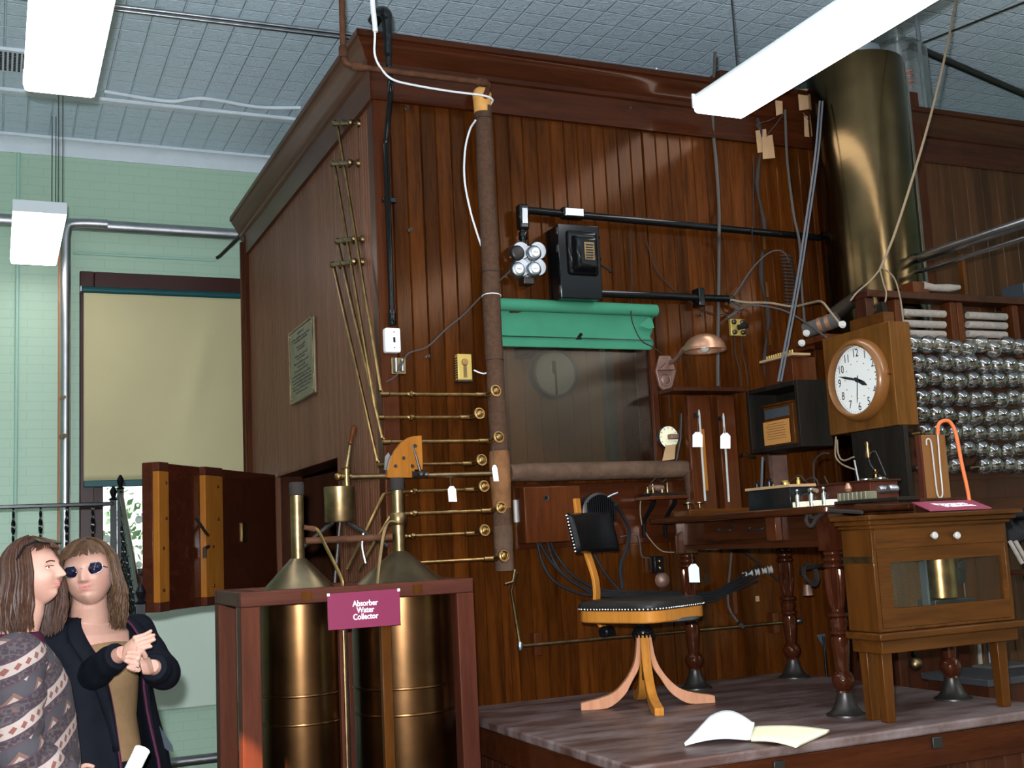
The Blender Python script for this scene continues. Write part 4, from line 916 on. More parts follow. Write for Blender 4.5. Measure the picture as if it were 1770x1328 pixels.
# lower conduit
yl = -.045; z0 = X(1050, 508, yl).z; z1 = X(1262, 517, yl).z
T = thing('lower_black_conduit', X(1150, 512, yl), 'shorter black conduit running right from the foot of the switch box', 'conduit')
MB().cyl((xe_-.0, yl, z0), (X(1262, 517, yl).x, yl, z1), .018, 14).done('tube', 'black_paint', T)
q = X(1209, 514, yl); MB().box((q.x-.018, -.07, q.z-.05), (q.x+.018, -.001, q.z+.045)).done('strap', 'black_paint', T, bev=.005)
MB().lathe([(.02, 0), (.022, .01), (.020, .03), (.012, .04)], (X(1258, 517, yl).x, yl, z1), (1, 0, 0), 12).done('bushing', 'dark_metal', T)
# ================================================================ GREEN BLIND OVER THE CHAMBER WINDOW
gzt = X(1000, 533, -.05).z; gzb = X(1000, 602, -.02).z; gxa = gx0-.03; gxb = X(1128, 560, -.03).x
T = thing('green_blind', ((gxa+gxb)/2, -.03, gzb), 'bright green roller blind with a small black hole, rolled over the chamber window', 'blind')
MB().cyl((gxa, -.045, gzt+.005), (gxb+.015, -.045, gzt+.005), .030, 20).done('roll', 'green_cloth', T)
def gf(s, t):
    x = gxa+(gxb-gxa-.005)*s; z = gzt-(gzt-gzb)*t
    if s > .985: x += .008*math.sin(t*17)+.01*(t < .4)
    return (x, -.020-.016*math.exp(-((t-.0)/.2)**2)-.006*math.exp(-((t-.74)/.03)**2)+.002*math.sin(s*11), z)
MB().grid(gf, 50, 24).done('cloth', 'green_cloth', T, solid=.002)
MB().box((gxa, -.032, gzb+.045), (gxb-.01, -.022, gzb+.049)).done('hem_seam', 'green_glass_dark', T)
yb2 = -.026
MB().prism([X(u, v, yb2) for u, v in ((995, 587), (999, 581), (1002, 576), (1006, 576), (1007, 580), (1004, 582), (1006, 587))], (0, -.0015, 0)).done('hole', 'void_black', T)
MB().prism([X(u, v, yb2-.012) for u, v in ((880, 538), (884, 536), (905, 538), (896, 541), (881, 541))], (0, -.0015, 0)).done('slit', 'dark_wood', T)
qq = [X(u, v, -.052) for u, v in ((1122, 549), (1127, 552), (1131, 567), (1122, 569), (1104, 563))]; MB().prism(qq, (0, -.001, 0)).done('torn_flap', 'green_cloth', T)
# clock hanging inside the chamber
ck = X(959, 645, 1.2)
T = thing('wall_clock', ck, 'dim round wall clock hanging inside the chamber behind the glass', 'clock')
rk = (X(999, 640, 1.2).x-X(918, 640, 1.2).x)/2
MB().lathe([(rk, 0), (rk, .03), (rk*.95, .06), (rk*.86, .06), (rk*.84, .035), (.001, .035)], ck+Vector((0, .04, 0)), (0, -1, 0), 40).done('case', 'blue_grey_metal', T)
mat('dim_dial', (.15, .19, .20), .6); f = MB().lathe([(rk*.84, 0), (rk*.84, .002)], ck+Vector((0, .0, 0)), (0, -1, 0), 40).done('dial', 'dim_dial', T)
MB().box(ck+Vector((-.006, -.012, -.24*.55)), ck+Vector((.006, -.008, .02))).done('hand', 'ink', T)
MB().box(ck+Vector((-.02, -.012, -.004)), ck+Vector((.004, -.008, .07))).done('hand', 'ink', T)
MB().box((ck.x-rk*.8, ck.y-.02, ck.z+rk*.85), (ck.x+rk*.8, 1.5, ck.z+rk*1.3)).done('mount', 'blue_grey_metal', T, bev=.01)
MB().box((ck.x-.05, 1.2, ck.z+rk*1.3), (ck.x+.05, 1.49, ck.z+rk*1.3+.02)).done('bracket', 'blue_grey_metal', T)
# an upright of pine and a steel post inside
p = X(1086, 700, .35); o = MB().box((p.x-.045, .33, 1.25), (p.x+.045, .40, 3.05)).done('pine_upright', 'oak'); tag(o, 'brown wooden upright inside the chamber at the right of the glass', 'upright')
p = X(1058, 700, .45); o = MB().box((p.x-.035, .43, 1.25), (p.x+.035, .49, 3.05)).done('steel_upright', 'blue_grey_metal'); tag(o, 'blue-grey upright inside the chamber beside the wooden one', 'upright')
light('chamber_fill_light', 'AREA', (1.0, .6, 3.0), 7, (1, .86, .68), .5)  # unseen fill added to brighten the interior behind the glass
# ================================================================ SCONCE
T = thing('wall_sconce', X(1149, 640, 0), 'copper-coloured dome lamp on a bent arm from a kite-shaped wall plate', 'wall lamp')
pl = [X(u, v, -.001) for u, v in ((1137, 616), (1156, 616), (1166, 642), (1160, 668), (1154, 676), (1143, 675), (1137, 668), (1131, 642))]
MB().prism(pl, (0, -.018, 0)).done('wall_plate', 'sconce_iron', T, bev=.004)
MB().torus(X(1150, 656, -.02), .030, .004, (0, 1, 0), 24, 6).done('ring', 'sconce_iron', T)
MB().ball(X(1150, 656, -.016), .027, 14, (1, .35, 1)).done('boss', 'sconce_iron', T)
MB().prism([X(u, v, -.019) for u, v in ((1136, 641), (1150, 626), (1163, 641))], (0, -.03, 0)).done('hood', 'sconce_iron', T, bev=.003)
dm = X(1218, 600, -.36)
MB().tube(curve([X(1156, 628, -.03), X(1165, 624, -.10), X(1176, 612, -.18), X(1182, 603, -.24), X(1194, 597, -.30), dm+Vector((-.02, .01, .045))], 6), .011, 10).done('arm', 'sconce_iron', T)
rd = .5*(X(1250, 606, -.36).x-X(1187, 606, -.36).x)
dz = X(1218, 606, -.36).z; dt = X(1218, 578, -.36).z; hd_ = dt-dz
b = MB(); prof = [(rd*1.02, -.003), (rd, 0)]+[(rd*math.cos(a)*.97, .004+(hd_-.004)*math.sin(a)) for a in [k*PI/2/10 for k in range(10)]]+[(.004, hd_)]
b.lathe(prof, (dm.x, dm.y, dz), Vector((0, -.0, 1)), 32, cap=False); s_ = b.done('shade', 'copper_dome', T, solid=.002)
MB().ball((dm.x, dm.y, dz+.012), .026, 12, (1, 1, .9)).done('bulb', 'porcelain', T)
cable('lamp_cable', [X(1090, 395, -.02), X(1092, 500, -.02), X(1091, 545, -.08), X(1098, 570, -.085), X(1110, 590, -.07), X(1128, 600, -.05), X(1145, 612, -.03)], .003, 'cord_dark', 'thin dark cord hanging past the right end of the green blind to the sconce', 'cord')
# ================================================================ WIRES ON THE BOARDS, CEILING TO TABLE
cable('wall_cable', [X(1236, 90, -.11), X(1232, 210, -.02), X(1238, 280, -.02), X(1243, 360, -.02), X(1243, 400, -.085), X(1243, 440, -.02), X(1241, 600, -.02), X(1241, 668, -.03)], .009, 'cord_grey', 'thick grey cable dropping straight down the boards left of the tag cards', 'cable')
b = MB(); random.seed(9)
pts = [X(1318+5*math.sin(k*.9)+(k-10)*.9, 205+k*22, -.02) for k in range(30)]
b.tube(pts, [.010+.004*math.sin(k*1.7) for k in range(30)], 8); tag(b.done('wire_trunking', 'cord_dark'), 'ragged black bundle of old wires running down the boards behind the coiled wire', 'wires')
for k, (v0, v1) in enumerate(((412, 425), (490, 512), (572, 595))):
    q = X(1321+k*5, (v0+v1)/2, -.045); 
    tag(MB().box((q.x-.008, q.y, X(0, v1, q.y).z if 0 else q.z-.04), (q.x+.008, q.y+.012, q.z+.04)).done('wood_cleat', 'oak'), 'small bare wooden cleat over the ragged black wires, %s of three' % ('upper', 'middle', 'lowest')[k], 'cleat')
cable('thin_wire', [X(1303, 265, -.01), X(1302, 380, -.01), X(1300, 400, -.085), X(1302, 440, -.01), X(1302, 465, -.03), X(1290, 485, -.04), X(1275, 512, -.06)], .003, 'cord_dark', 'thin dark wire hanging on the boards just left of the black wire bundle', 'wire')
sa = X(1361, 215, -.05)
cable('long_cable', [X(1357, 190, -.05), X(1361, 280, -.05), X(1372, 370, -.12), X(1382, 420, -.14), X(1386, 500, -.08), X(1393, 580, -.06)], .007, 'cord_grey', 'grey cord hanging from the cards, crossing behind the slanting pair of cords', 'cord')
for k, lb in ((0, 'left'), (5, 'right')):
    cable('slanting_cable', [X(1417+k, 175, -.35), X(1409+k, 270, -.38), X(1392+k, 390, -.42), X(1375+k, 500, -.45), X(1345+k, 660, -.5)], .0055, 'cord_steel', 'grey cord slanting from the cylinder top to the black box, the %s one' % lb, 'cord')
cable('arched_wire', [X(1262, 522, -.06), X(1280, 495, -.05), X(1300, 465, -.05), X(1325, 440, -.05), X(1345, 433, -.05), X(1358, 440, -.05), X(1364, 455, -.05)], .004, 'cord_grey', 'grey wire arching up from the conduit end to the coiled wire', 'wire')
b = MB(); pts = []
for k in range(200):
    t = k/199; c0 = X(1358+8*math.sin(t*2.2), 440+95*t, -.05); a = t*2*PI*16; pts.append(c0+Vector((math.cos(a)*.035, math.sin(a)*.02, 0)))
b.tube(pts, .004, 5); tag(b.done('coiled_wire', 'cord_dark'), 'springy coil of dark wire hanging on the boards above the wire junction', 'wire coil')
cable('cloth_wire', [X(1262, 518, -.06), X(1290, 523, -.08), X(1330, 524, -.10), X(1370, 530, -.2), X(1400, 524, -.35), X(1420, 522, -.5), X(1436, 540, -.6), X(1452, 560, -.66)], .006, 'cord_tan', 'thick tan cloth-covered wire running from the black conduit end to the clock case', 'wire')
cable('cloth_wire', [X(1262, 520, -.05), X(1275, 535, -.05), X(1300, 528, -.08), X(1345, 534, -.15), X(1380, 550, -.3), X(1428, 583, -.62)], .005, 'cord_grey', 'grey cloth-covered wire sagging below the tan one to the clock case left edge', 'wire')
cable('cloth_wire', [X(1262, 518, -.05), X(1280, 530, -.04), X(1272, 540, -.04), X(1257, 550, -.04)], .008, 'cord_grey', 'grey frayed wire end curling down to the old switch on the boards', 'wire')
cable('thin_wire', [X(1118, 420, -.01), X(1140, 475, -.01), X(1190, 520, -.01), X(1225, 540, -.01), X(1262, 545, -.03)], .003, 'cord_dark', 'thin wire sagging across the boards under the upper conduit', 'wire')
o0 = X(1262, 551, -.02); o1 = X(1289, 581, -.02)
T = thing('knife_switch', ((o0.x+o1.x)/2, -.02, o1.z), 'small old brass switch with four terminals on the boards right of the sconce', 'switch')
MB().box((o0.x, -.022, o1.z), (o1.x, -.001, o0.z)).done('base', 'gold_paint', T, bev=.003)
for dx in (.2, .8):
    for dz in (.2, .8): MB().lathe([(.013, 0), (.013, .01), (.006, .016)], (o0.x+(o1.x-o0.x)*dx, -.022, o1.z+(o0.z-o1.z)*dz), (0, -1, 0), 12).done('terminal', 'dark_metal', T)
MB().cyl(X(1276, 566, -.03), X(1292, 563, -.08), .014, 12).done('knob', 'dark_metal', T)
for u, lb in ((1270, 'left'), (1282, 'right')):
    cable('bell_wire', [X(u, 583, -.02), X(u+1, 610, -.012), X(u+8, 640, -.012), X(u+12, 668, -.02)], .003, 'cord_dark', 'thin wire dropping from the old brass switch, the %s of two' % lb, 'wire')
# paper cards
def card(pts, y, m, lab, cat='tag card', d=.002, cord=None, nm='tag_card'):
    T = thing(nm, sum((X(u, v, y) for u, v in pts), Vector())/len(pts), lab, cat)
    MB().prism([X(u, v, y) for u, v in pts], (0, d, 0)).done('card', m, T)
    if cord: MB().tube(curve([X(u, v, y-.001) for u, v in cord], 4), .0018, 5).done('string', 'cord_grey', T)
    return T
card([(1306, 226), (1324, 223), (1328, 262), (1310, 264)], -.03, 'paper_tan', 'tan paper card hanging behind a larger one on the boards', cord=[(1316, 226), (1308, 215), (1330, 208), (1345, 200)])
card([(1317, 237), (1335, 233), (1340, 273), (1319, 275)], -.045, 'paper_tan', 'larger tan paper card with an eyelet hanging in front on the boards', cord=[(1325, 237), (1330, 228), (1345, 210), (1372, 170)])
card([(1379, 155), (1397, 153), (1402, 188), (1382, 191)], -.10, 'paper_tan', 'tan paper card hanging just left of the top of the tall brass cylinder', cord=[(1388, 156), (1380, 150), (1396, 140)])
card([(1390, 199), (1396, 201), (1399, 237), (1391, 236)], -.08, 'paper_tan', 'narrow curled tan card under the one at the cylinder top', cord=[(1393, 200), (1388, 195), (1402, 215)])
card([(1340, 168), (1352, 164), (1353, 196), (1342, 200)], -.07, 'paper_tan', 'dark tan card half hidden behind the end of the fluorescent fixture')
def white_tag(u, v, w_, h_, y, lab, cord, m='paper_white', tilt=0):
    p = [(u-w_/2, v-h_*.3), (u-w_*.2, v-h_/2), (u+w_*.2, v-h_/2), (u+w_/2, v-h_*.3), (u+w_/2+tilt, v+h_/2), (u-w_/2+tilt, v+h_/2)]
    return card(p, y, m, lab, 'tag', cord=cord, nm='paper_tag')
white_tag(781, 854, 14, 27, -.075, 'white paper tag hanging from the fifth brass pipe', [(780, 841), (778, 830), (781, 818)], tilt=2)
white_tag(855, 818, 9, 28, -.135, 'narrow white paper tag hanging over the lagged pipe joint', [(853, 804), (852, 785), (853, 772)], tilt=3)
# ================================================================ TALL BRASS CYLINDER
yc3 = -.29
cl = X(1437, 400, yc3).x; cr = X(1566, 395, yc3).x; xc3 = (cl+cr)/2; rc3 = (cr-cl)/2; zt3 = X(1482, 120, yc3).z
T = thing('brass_cylinder', (xc3, yc3, 1.5), 'tall dull brass cylinder rising behind the clock, dented and shiny', 'cylinder')
MB().lathe([(rc3, 0), (rc3, zt3-1.5), (rc3*.97, zt3-1.495)], (xc3, yc3, 1.5), n=56).done('body', 'cylinder_brass', T)
MB().lathe([(rc3*.5, 0), (rc3*.5, .10)], (xc3+.02, yc3, zt3), n=24).done('top_pipe', 'galvanised', T)
MB().cyl((xc3+rc3*.72, yc3-rc3*.68, 1.5), (xc3+rc3*.72, yc3-rc3*.68, zt3-.01), .007, 8).done('seam', 'brass_dull', T)
MB().box((xc3-.2, yc3-.2, 0), (xc3+.2, yc3+.24, 1.5)).done('stand', 'dark_wood', T)
xg = X(1584, 420, -.12).x; tag(MB().cyl((xg-.11, -.135, 1.6), (xg-.11, -.135, 4.0), .11, 24).done('galvanised_flue', 'galvanised'), 'silver galvanised flue standing just behind the right edge of the brass cylinder', 'flue')
# clear cover with orange coils on the chamber top
T = thing('clear_tank', X(1562, 175, .12), 'clear plastic jar with orange coils on top of the chamber at upper right', 'jar')
c0 = X(1562, 180, .12); MB().lathe([(.16, 0), (.16, .42), (.12, .47), (.05, .48), (.05, .56)], (c0.x, .12, 3.90), n=28).done('jar', 'bulb_glass', T)
for dx in (-.06, .05): MB().tube([Vector((c0.x+dx+.03*math.cos(a), .12+.03*math.sin(a), 4.12+.01*a/2)) for a in [k*.5 for k in range(40)]], .006, 6).done('coil', 'rubber_orange', T)
MB().cyl((c0.x, .12, 3.9), (c0.x, .12, 4.42), .02, 12).done('core', 'galvanised', T)
# long cord in front
cable('hanging_cable', [Z(1652, 0, 4.2), X(1635, 90, -.9), X(1610, 195, -.9), X(1580, 300, -.9), X(1548, 400, -.88), X(1528, 450, -.86), X(1521, 466, -.85)], .006, 'cord_tan', 'long tan frayed cord hanging from the ceiling in front of the brass cylinder', 'cord')
for pts, lb in (([(1521, 466), (1505, 485), (1482, 505), (1470, 520)], 'leftmost'), ([(1521, 466), (1527, 490), (1532, 510), (1525, 545)], 'middle'), ([(1524, 462), (1545, 480), (1556, 515), (1562, 560), (1566, 590)], 'rightmost')):
    cable('cord_strand', [X(u, v, -.85) for u, v in pts], .004, 'cord_tan', 'tan strand splitting off the long hanging cord over the clock case, the %s of three' % lb, 'cord')
# right-hand silver pipes
A = X(1572, 452, -.45); B = Vector((A.x+.0, -3.0, A.z)); 
o = MB().cyl((A.x, -.06, A.z), (A.x, -3.2, A.z), .026, 14).done('overhead_pipe', 'steel'); tag(o, 'silver pipe running forward at the right from behind the brass cylinder', 'pipe')
o = MB().cyl((A.x+.03, -.06, A.z-.06), (A.x+.03, -3.2, A.z-.06), .011, 10).done('overhead_pipe', 'steel'); tag(o, 'thinner silver pipe running forward just under the thick one', 'pipe')
# ================================================================ TABLE
tx0, tx1, ty0, ty1, TZ = 1.27, 2.03, -1.37, -.04, 1.632
TB_ = thing('table', (1.65, -.7, ZS), 'long dark wooden work table with turned fluted legs standing on the platform', 'table')
def rrect(x0, x1, y0, y1, r, n=5):
    out = []
    for cx, cy, a0 in ((x1-r, y1-r, 0), (x0+r, y1-r, 90), (x0+r, y0+r, 180), (x1-r, y0+r, 270)):
        for k in range(n+1): a = math.radians(a0+90*k/n); out.append((cx+r*math.cos(a), cy+r*math.sin(a)))
    return out
MB().prism([(x, y, TZ-.03) for x, y in rrect(tx0, tx1, ty0, ty1, .06)], (0, 0, .03)).done('table_top', 'table_wood', TB_, bev=.008)
az0 = X(1300, 945, -.75); ax0, ax1, ay0, ay1 = 1.345, 1.975, -1.30, -.17
b = MB(); b.box((ax0+.02, ay0+.03, 1.475), (ax0+.045, ay1-.03, TZ-.031)); b.box((ax1-.045, ay0+.03, 1.475), (ax1-.02, ay1-.03, TZ-.031)); b.box((ax0+.04, ay1-.06, 1.475), (ax1-.04, ay1-.035, TZ-.031)); b.box((ax0+.04, ay0+.035, 1.475), (ax1-.04, ay0+.06, TZ-.031))
b.box((ax0+.012, ay0+.03, 1.475), (ax0+.03, ay1-.03, 1.50)); b.done('apron', 'table_wood', TB_, bev=.003)
LEGP = [(.075, 0), (.074, .006), (.060, .012), (.046, .03), (.036, .055), (.030, .075), (.030, .085), (.026, .092), (.036, .104), (.043, .122), (.043, .135), (.036, .152), (.026, .163), (.027, .17), (.030, .20), (.036, .27), (.034, .29), (.027, .296), (.038, .303), (.038, .312), (.029, .320), (.034, .335), (.036, .35), (.028, .362), (.039, .370), (.039, .380), (.026, .388), (.024, .395)]
def leg(x, y):
    b = MB(); b.lathe([(r, h) for r, h in LEGP[6:]], (x, y, ZS), n=24)
    n = 40; prev = None
    for h, r in ((.395, .024), (.42, .031), (.47, .036), (.52, .038), (.545, .036), (.55, .030)):
        ring = [b.bm.verts.new((x+math.cos(2*PI*k/n)*(r-(.004 if k % 2 and .40 < h < .548 else 0)), y+math.sin(2*PI*k/n)*(r-(.004 if k % 2 and .40 < h < .548 else 0)), ZS+h)) for k in range(n)]
        if prev:
            for k in range(n): b.bm.faces.new((prev[k], prev[(k+1) % n], ring[(k+1) % n], ring[k]))
        prev = ring
    b.lathe([(.030, .55), (.040, .556), (.040, .564), (.030, .572), (.038, .58), (.038, .588), (.030, .596), (.036, .603), (.036, .611), (.030, .618)], (x, y, ZS), n=24)
    b.box((x-.036, y-.036, ZS+.618), (x+.036, y+.036, TZ-.031))
    o = b.done('leg', 'table_wood_z', TB_, ang=30)
    c = MB().lathe(LEGP[:7], (x, y, ZS), n=24).done('metal_foot', 'dark_metal', o); return o
for x, y in ((1.372, -1.27), (1.39, -.205), (1.945, -.205), (1.945, -1.23)): leg(x, y)
# drawer on the long left side
d0 = Y(1216, 905, ax0); d1 = Y(1325, 905, ax0)
dr = MB().box((ax0-.004, d1.y, 1.515), (ax0+.02, d0.y, 1.60)).done('drawer', 'table_wood', TB_, bev=.003)
for u in (1253, 1308):
    q = Y(u, 910, ax0-.01); MB().tube(curve([(ax0-.004, q.y+.05, 1.565), (ax0-.022, q.y+.045, 1.555), (ax0-.022, q.y-.045, 1.555), (ax0-.004, q.y-.05, 1.565)], 5), .004, 8).done('drawer_pull', 'dark_metal', dr)
q = Y(1268, 905, ax0); MB().lathe([(.010, 0), (.010, .004)], (ax0-.004, q.y, 1.58), (-1, 0, 0), 12).done('keyhole', 'dark_metal', dr)
q0 = Y(1327, 905, ax0); q1 = Y(1344, 905, ax0); MB().box((ax0-.012, q1.y, 1.505), (ax0+.02, q0.y, 1.605)).done('stile', 'red_wood', TB_, bev=.003)
white_tag(1199, 991, 18, 32, -.26, 'white paper tag hanging on the near left turned table leg', [(1197, 976), (1196, 962), (1195, 952)], tilt=2)
q = X(1192, 953, -.27); tag(MB().box(q-Vector((.022, .004, .008)), q+Vector((.022, .004, .008))).done('brass_nameplate', 'brass_dull'), 'tiny brass plate on the far left table leg above the white tag', 'plate')
# coiled cord hung at the table corner
cable('looped_cable', [Y(1490, 886, 1.30), Y(1455, 884, 1.30), Y(1430, 884, 1.30), Y(1405, 895, 1.30), Y(1398, 885, 1.30), Y(1394, 900, 1.30), Y(1402, 910, 1.30), Y(1412, 896, 1.30), Y(1425, 885, 1.30)], .008, 'cord_dark', 'dark looped cord hung over the table edge beside the machine case', 'cord')
# ================================================================ PROGRAM MACHINE CASE
mx0, mx1, my0, my1 = 1.325, 1.985, -1.55, -1.385
mz0, mz1 = 1.165, 1.585
MC = thing('program_machine', ((mx0+mx1)/2, (my0+my1)/2, ZS), 'glazed brown wooden instrument case on four legs with two white buttons', 'instrument case')
wl, wr, wb_, wt = X(1541, 1000, my0).x, X(1734, 1000, my0).x, 1.232, 1.415
wb_ = (X(1545, 1053, my0).z+X(1735, 1035, my0).z)/2; wt = (X(1537, 973, my0).z+X(1730, 960, my0).z)/2
b = MB(); b.box((mx0, my0, mz0), (mx0+.018, my1, mz1-.05)); b.box((mx1-.018, my0, mz0), (mx1, my1, mz1-.05)); b.box((mx0+.018, my1-.015, mz0), (mx1-.018, my1, mz1-.05)); b.box((mx0+.018, my0, mz0), (mx1-.018, my1, mz0+.012)); b.done('case', 'oak', MC, bev=.003)
b = MB(); b.box((mx0+.019, my0, mz0+.013), (wl, my0+.018, mz1-.05)); b.box((wr, my0, mz0+.013), (mx1-.019, my0+.018, mz1-.05)); b.box((wl, my0, mz0+.013), (wr, my0+.018, wb_)); b.box((wl, my0, wt), (wr, my0+.018, mz1-.05)); b.done('front_frame', 'oak_x', MC)
MB().box((mx0+.012, my0-.004, 1.462), (mx1-.012, my0-.0005, 1.530)).done('drawer_front', 'oak_x', MC, bev=.002)
MB().box((wl, my0+.008, wb_), (wr, my0+.011, wt)).done('pane', 'pane_glass', MC)
b = MB(); b.prism([(mx0-.045, my0-.05, mz1-.018), (mx1+.045, my0-.05, mz1-.018), (mx1+.045, my1+.005, mz1-.018), (mx0-.045, my1+.005, mz1-.018)], (0, 0, .018)); b.done('case_top', 'oak_x', MC, bev=.004)
b = MB(); b.prism([(mx0-.028, my0-.03, mz1-.036), (mx1+.028, my0-.03, mz1-.036), (mx1+.028, my1+.003, mz1-.036), (mx0-.028, my1+.003, mz1-.036)], (0, 0, .0178)); b.prism([(mx0-.012, my0-.014, mz1-.05), (mx1+.012, my0-.014, mz1-.05), (mx1+.012, my1+.002, mz1-.05), (mx0-.012, my1+.002, mz1-.05)], (0, 0, .0138)); b.done('top_moulding', 'oak_x', MC, bev=.004)
b = MB(); b.box((mx0-.02, my0-.025, mz0-.028), (mx1+.03, my1+.003, mz0-.001)); b.done('base_moulding', 'oak_x', MC, bev=.006)
b = MB(); b.box((mx0+.0, my0-.005, mz0-.075), (mx1, my1-.01, mz0-.029)); b.done('base_frame', 'oak_x', MC, bev=.003)
for u in (1609, 1648): q = X(u, 926, my0); MB().lathe([(.006, 0), (.006, .008), (.0125, .010), (.014, .018), (.009, .024)], (q.x, my0-.004, q.z), (0, -1, 0), 16).done('knob', 'porcelain', MC)
MB().box((mx0-.003, my0+.002, 1.412), (mx0+.001, my1-.004, 1.436)).done('brass_strip', 'brass_dull', MC)
for x, y, k in ((mx0+.025, my0+.03, 1), (mx1-.075, my0+.03, -.4), (mx0+.025, my1-.055, 1)):
    z0 = mz0-.076; b = MB(); A = [(x, y), (x+.048, y), (x+.048, y+.045), (x, y+.045)]
    top = [b.bm.verts.new((p[0], p[1], z0)) for p in A]; bot = [b.bm.verts.new((p[0]*.8+(x+.024)*.2+.0, p[1]*.8+(y+.02)*.2, ZS)) for p in A]
    b.bm.faces.new(top); b.bm.faces.new(bot[::-1])
    for q in range(4): b.bm.faces.new((top[q], top[(q+1) % 4], bot[(q+1) % 4], bot[q]))
    b.done('leg', 'oak', MC, bev=.003)
# clockwork drum inside
dc = X(1626, 1005, my0+.085); DRm = MB().lathe([(.052, 0), (.060, .004), (.060, .165), (.055, .17)], (dc.x, my0+.085, wb_+.015), n=36).done('drum', 'brass', MC)
for dx in (.085, .12): MB().lathe([(.003, 0), (.003, .17)], (dc.x+dx, my0+.09, mz0+.015), n=8).done('spindle', 'steel', MC)
MB().lathe([(.03, -.006), (.034, -.004), (.034, .004), (.03, .006)], (dc.x+.095, my0+.09, wb_+.09), (0, 1, 0), 20).done('gear', 'dark_metal', MC)
MB().lathe([(.022, -.005), (.025, 0), (.022, .005)], (dc.x+.12, my0+.09, wb_+.13), (0, 1, 0), 20).done('gear', 'dark_metal', MC)
MB().box((dc.x-.07, my0+.05, mz0+.013), (dc.x+.13, my1-.02, wb_+.012)).done('mechanism_base', 'dark_metal', MC, bev=.003)
MB().box((dc.x-.085, my0+.07, mz0+.013), (dc.x-.075, my0+.10, wt)).done('pillar', 'blue_grey_metal', MC)
# sign lying sloped on the case
s4 = [Z(1578, 856, mz1+.055), Z(1680, 853, mz1+.055), X(1713, 868, my0+.01), X(1607, 876, my0+.01)]
s4 = [Vector((X(1578, 857, my1-.0).x, my1+.01, mz1+.045)), Vector((X(1682, 853, my1).x, my1+.01, mz1+.045)), X(1713, 869, my0-.02), X(1607, 877, my0-.02)]
for q in s4[2:]: q.z = mz1+.008
cs = sum(s4, Vector())/4; r_ = (s4[1]-s4[0]).normalized(); u_ = ((s4[0]+s4[1])-(s4[2]+s4[3])); u_ = (u_-r_*u_.dot(r_)).normalized(); n_ = r_.cross(u_)
SG = thing('sign', cs, 'pinkish sign reading Program Machine lying tilted on top of the instrument case', 'sign')
MB().prism(s4, -n_*.004).done('board', 'sign_pink', SG)
for i, tx in enumerate(('Program', 'Machine')): text('lettering', tx, .056, 'sign_white', cs+n_*.001+u_*(.022-.048*i)+r_*(.012), r_, u_, SG, bold=.0016, sx=.8)
MB().box((s4[0].x, my1-.005, mz1), (s4[1].x, my1+.004, mz1+.04)).done('prop', 'dark_wood', SG)
# manometer board behind sign
ym = my1+.09
mp = [X(u, v, ym) for u, v in ((1591, 752), (1631, 751), (1645, 848), (1601, 852))]
T = thing('manometer', (sum((q.x for q in mp))/4, ym, TZ), 'small upright wooden board with a bent glass tube and an orange rubber hose', 'manometer')
xl_, xr_ = (mp[0].x+mp[3].x)/2, (mp[1].x+mp[2].x)/2; zt_m = mp[0].z
MB().box((xl_, ym, TZ), (xr_, ym+.018, zt_m)).done('board', 'amber', T, bev=.002)
MB().box((xl_-.012, ym-.002, TZ), (xl_, ym+.02, zt_m)).done('edge_strip', 'frame_wood', T)
def mpx(a, t): return Vector((xl_+(xr_-xl_)*a, ym-.006, TZ+(zt_m-TZ)*t))
MB().tube(curve([mpx(.16, .84), mpx(.18, .92), mpx(.30, .93), mpx(.36, .84), mpx(.38, .4), mpx(.40, .12), mpx(.5, .05), mpx(.62, .12), mpx(.63, .5), mpx(.66, 1.0)], 6), .0032, 8).done('glass_tube', 'porcelain', T)
hp0 = mpx(.66, 1.0)
MB().tube(curve([hp0, X(1622, 735, ym-.01), X(1630, 728, ym-.015), X(1642, 730, ym-.02), X(1652, 750, ym-.03), X(1662, 800, ym-.06), X(1673, 850, ym-.08), Vector((X(1673, 852, ym-.08).x, ym-.085, mz1+.0))], 6), .0075, 10).done('hose', 'rubber_orange', T)
MB().box((xl_-.06, ym-.03, TZ-.0), (xr_+.05, ym+.05, TZ+.012)).done('foot', 'dark_wood', T, bev=.002)
# ================================================================ CLOCK
kx = 1.95; ky1, ky0 = Y(1427, 660, kx).y, Y(1545, 650, kx).y; kz0, kz1 = 1.962, 2.40
kz1 = (Y(1425, 583, kx).z+Y(1545, 555, kx).z)/2; kz0 = (Y(1437, 752, kx).z+Y(1558, 735, kx).z)/2
T = thing('wall_clock', (kx+.05, (ky0+ky1)/2, kz0), 'square wooden cased clock with white dial and black numerals above the table', 'clock')
kw = .115
MB().box((kx, ky0, kz0), (kx+kw, ky1, kz1)).done('case', 'clock_oak', T, bev=.003)
kc = Y(1478, 657, kx-.03); kr = .165
MB().lathe([(kr*1.12, 0), (kr*1.13, .012), (kr*1.10, .03), (kr*1.04, .045), (kr*.98, .05), (kr*.93, .044), (kr*.92, .02)], (kx, kc.y, kc.z), (-1, 0, 0), 48, cap=False).done('bezel', 'amber', T)
dl = MB().lathe([(kr*.93, 0), (kr*.93, .004)], (kx-.012, kc.y, kc.z), (-1, 0, 0), 48).done('dial', 'dial_white', T)
DR, DU = Vector((0, -1, 0)), Vector((0, 0, 1))
def dpos(ang, r): return Vector((kx-.0165, kc.y, kc.z))+DR*math.sin(ang)*r+DU*math.cos(ang)*r
for h in range(1, 13): text('numeral', str(h), .052, 'ink', dpos(h*PI/6, kr*.73), DR, DU, T, ext=.0004, sx=.8)
b = MB()
for k in range(60):
    a = k*PI/30; p = dpos(a, kr*.885); q = dpos(a, kr*(.86 if k % 5 else .84)); b.tube([p, q], .0009, 4)
b.done('minute_track', 'ink', T)
b = MB()
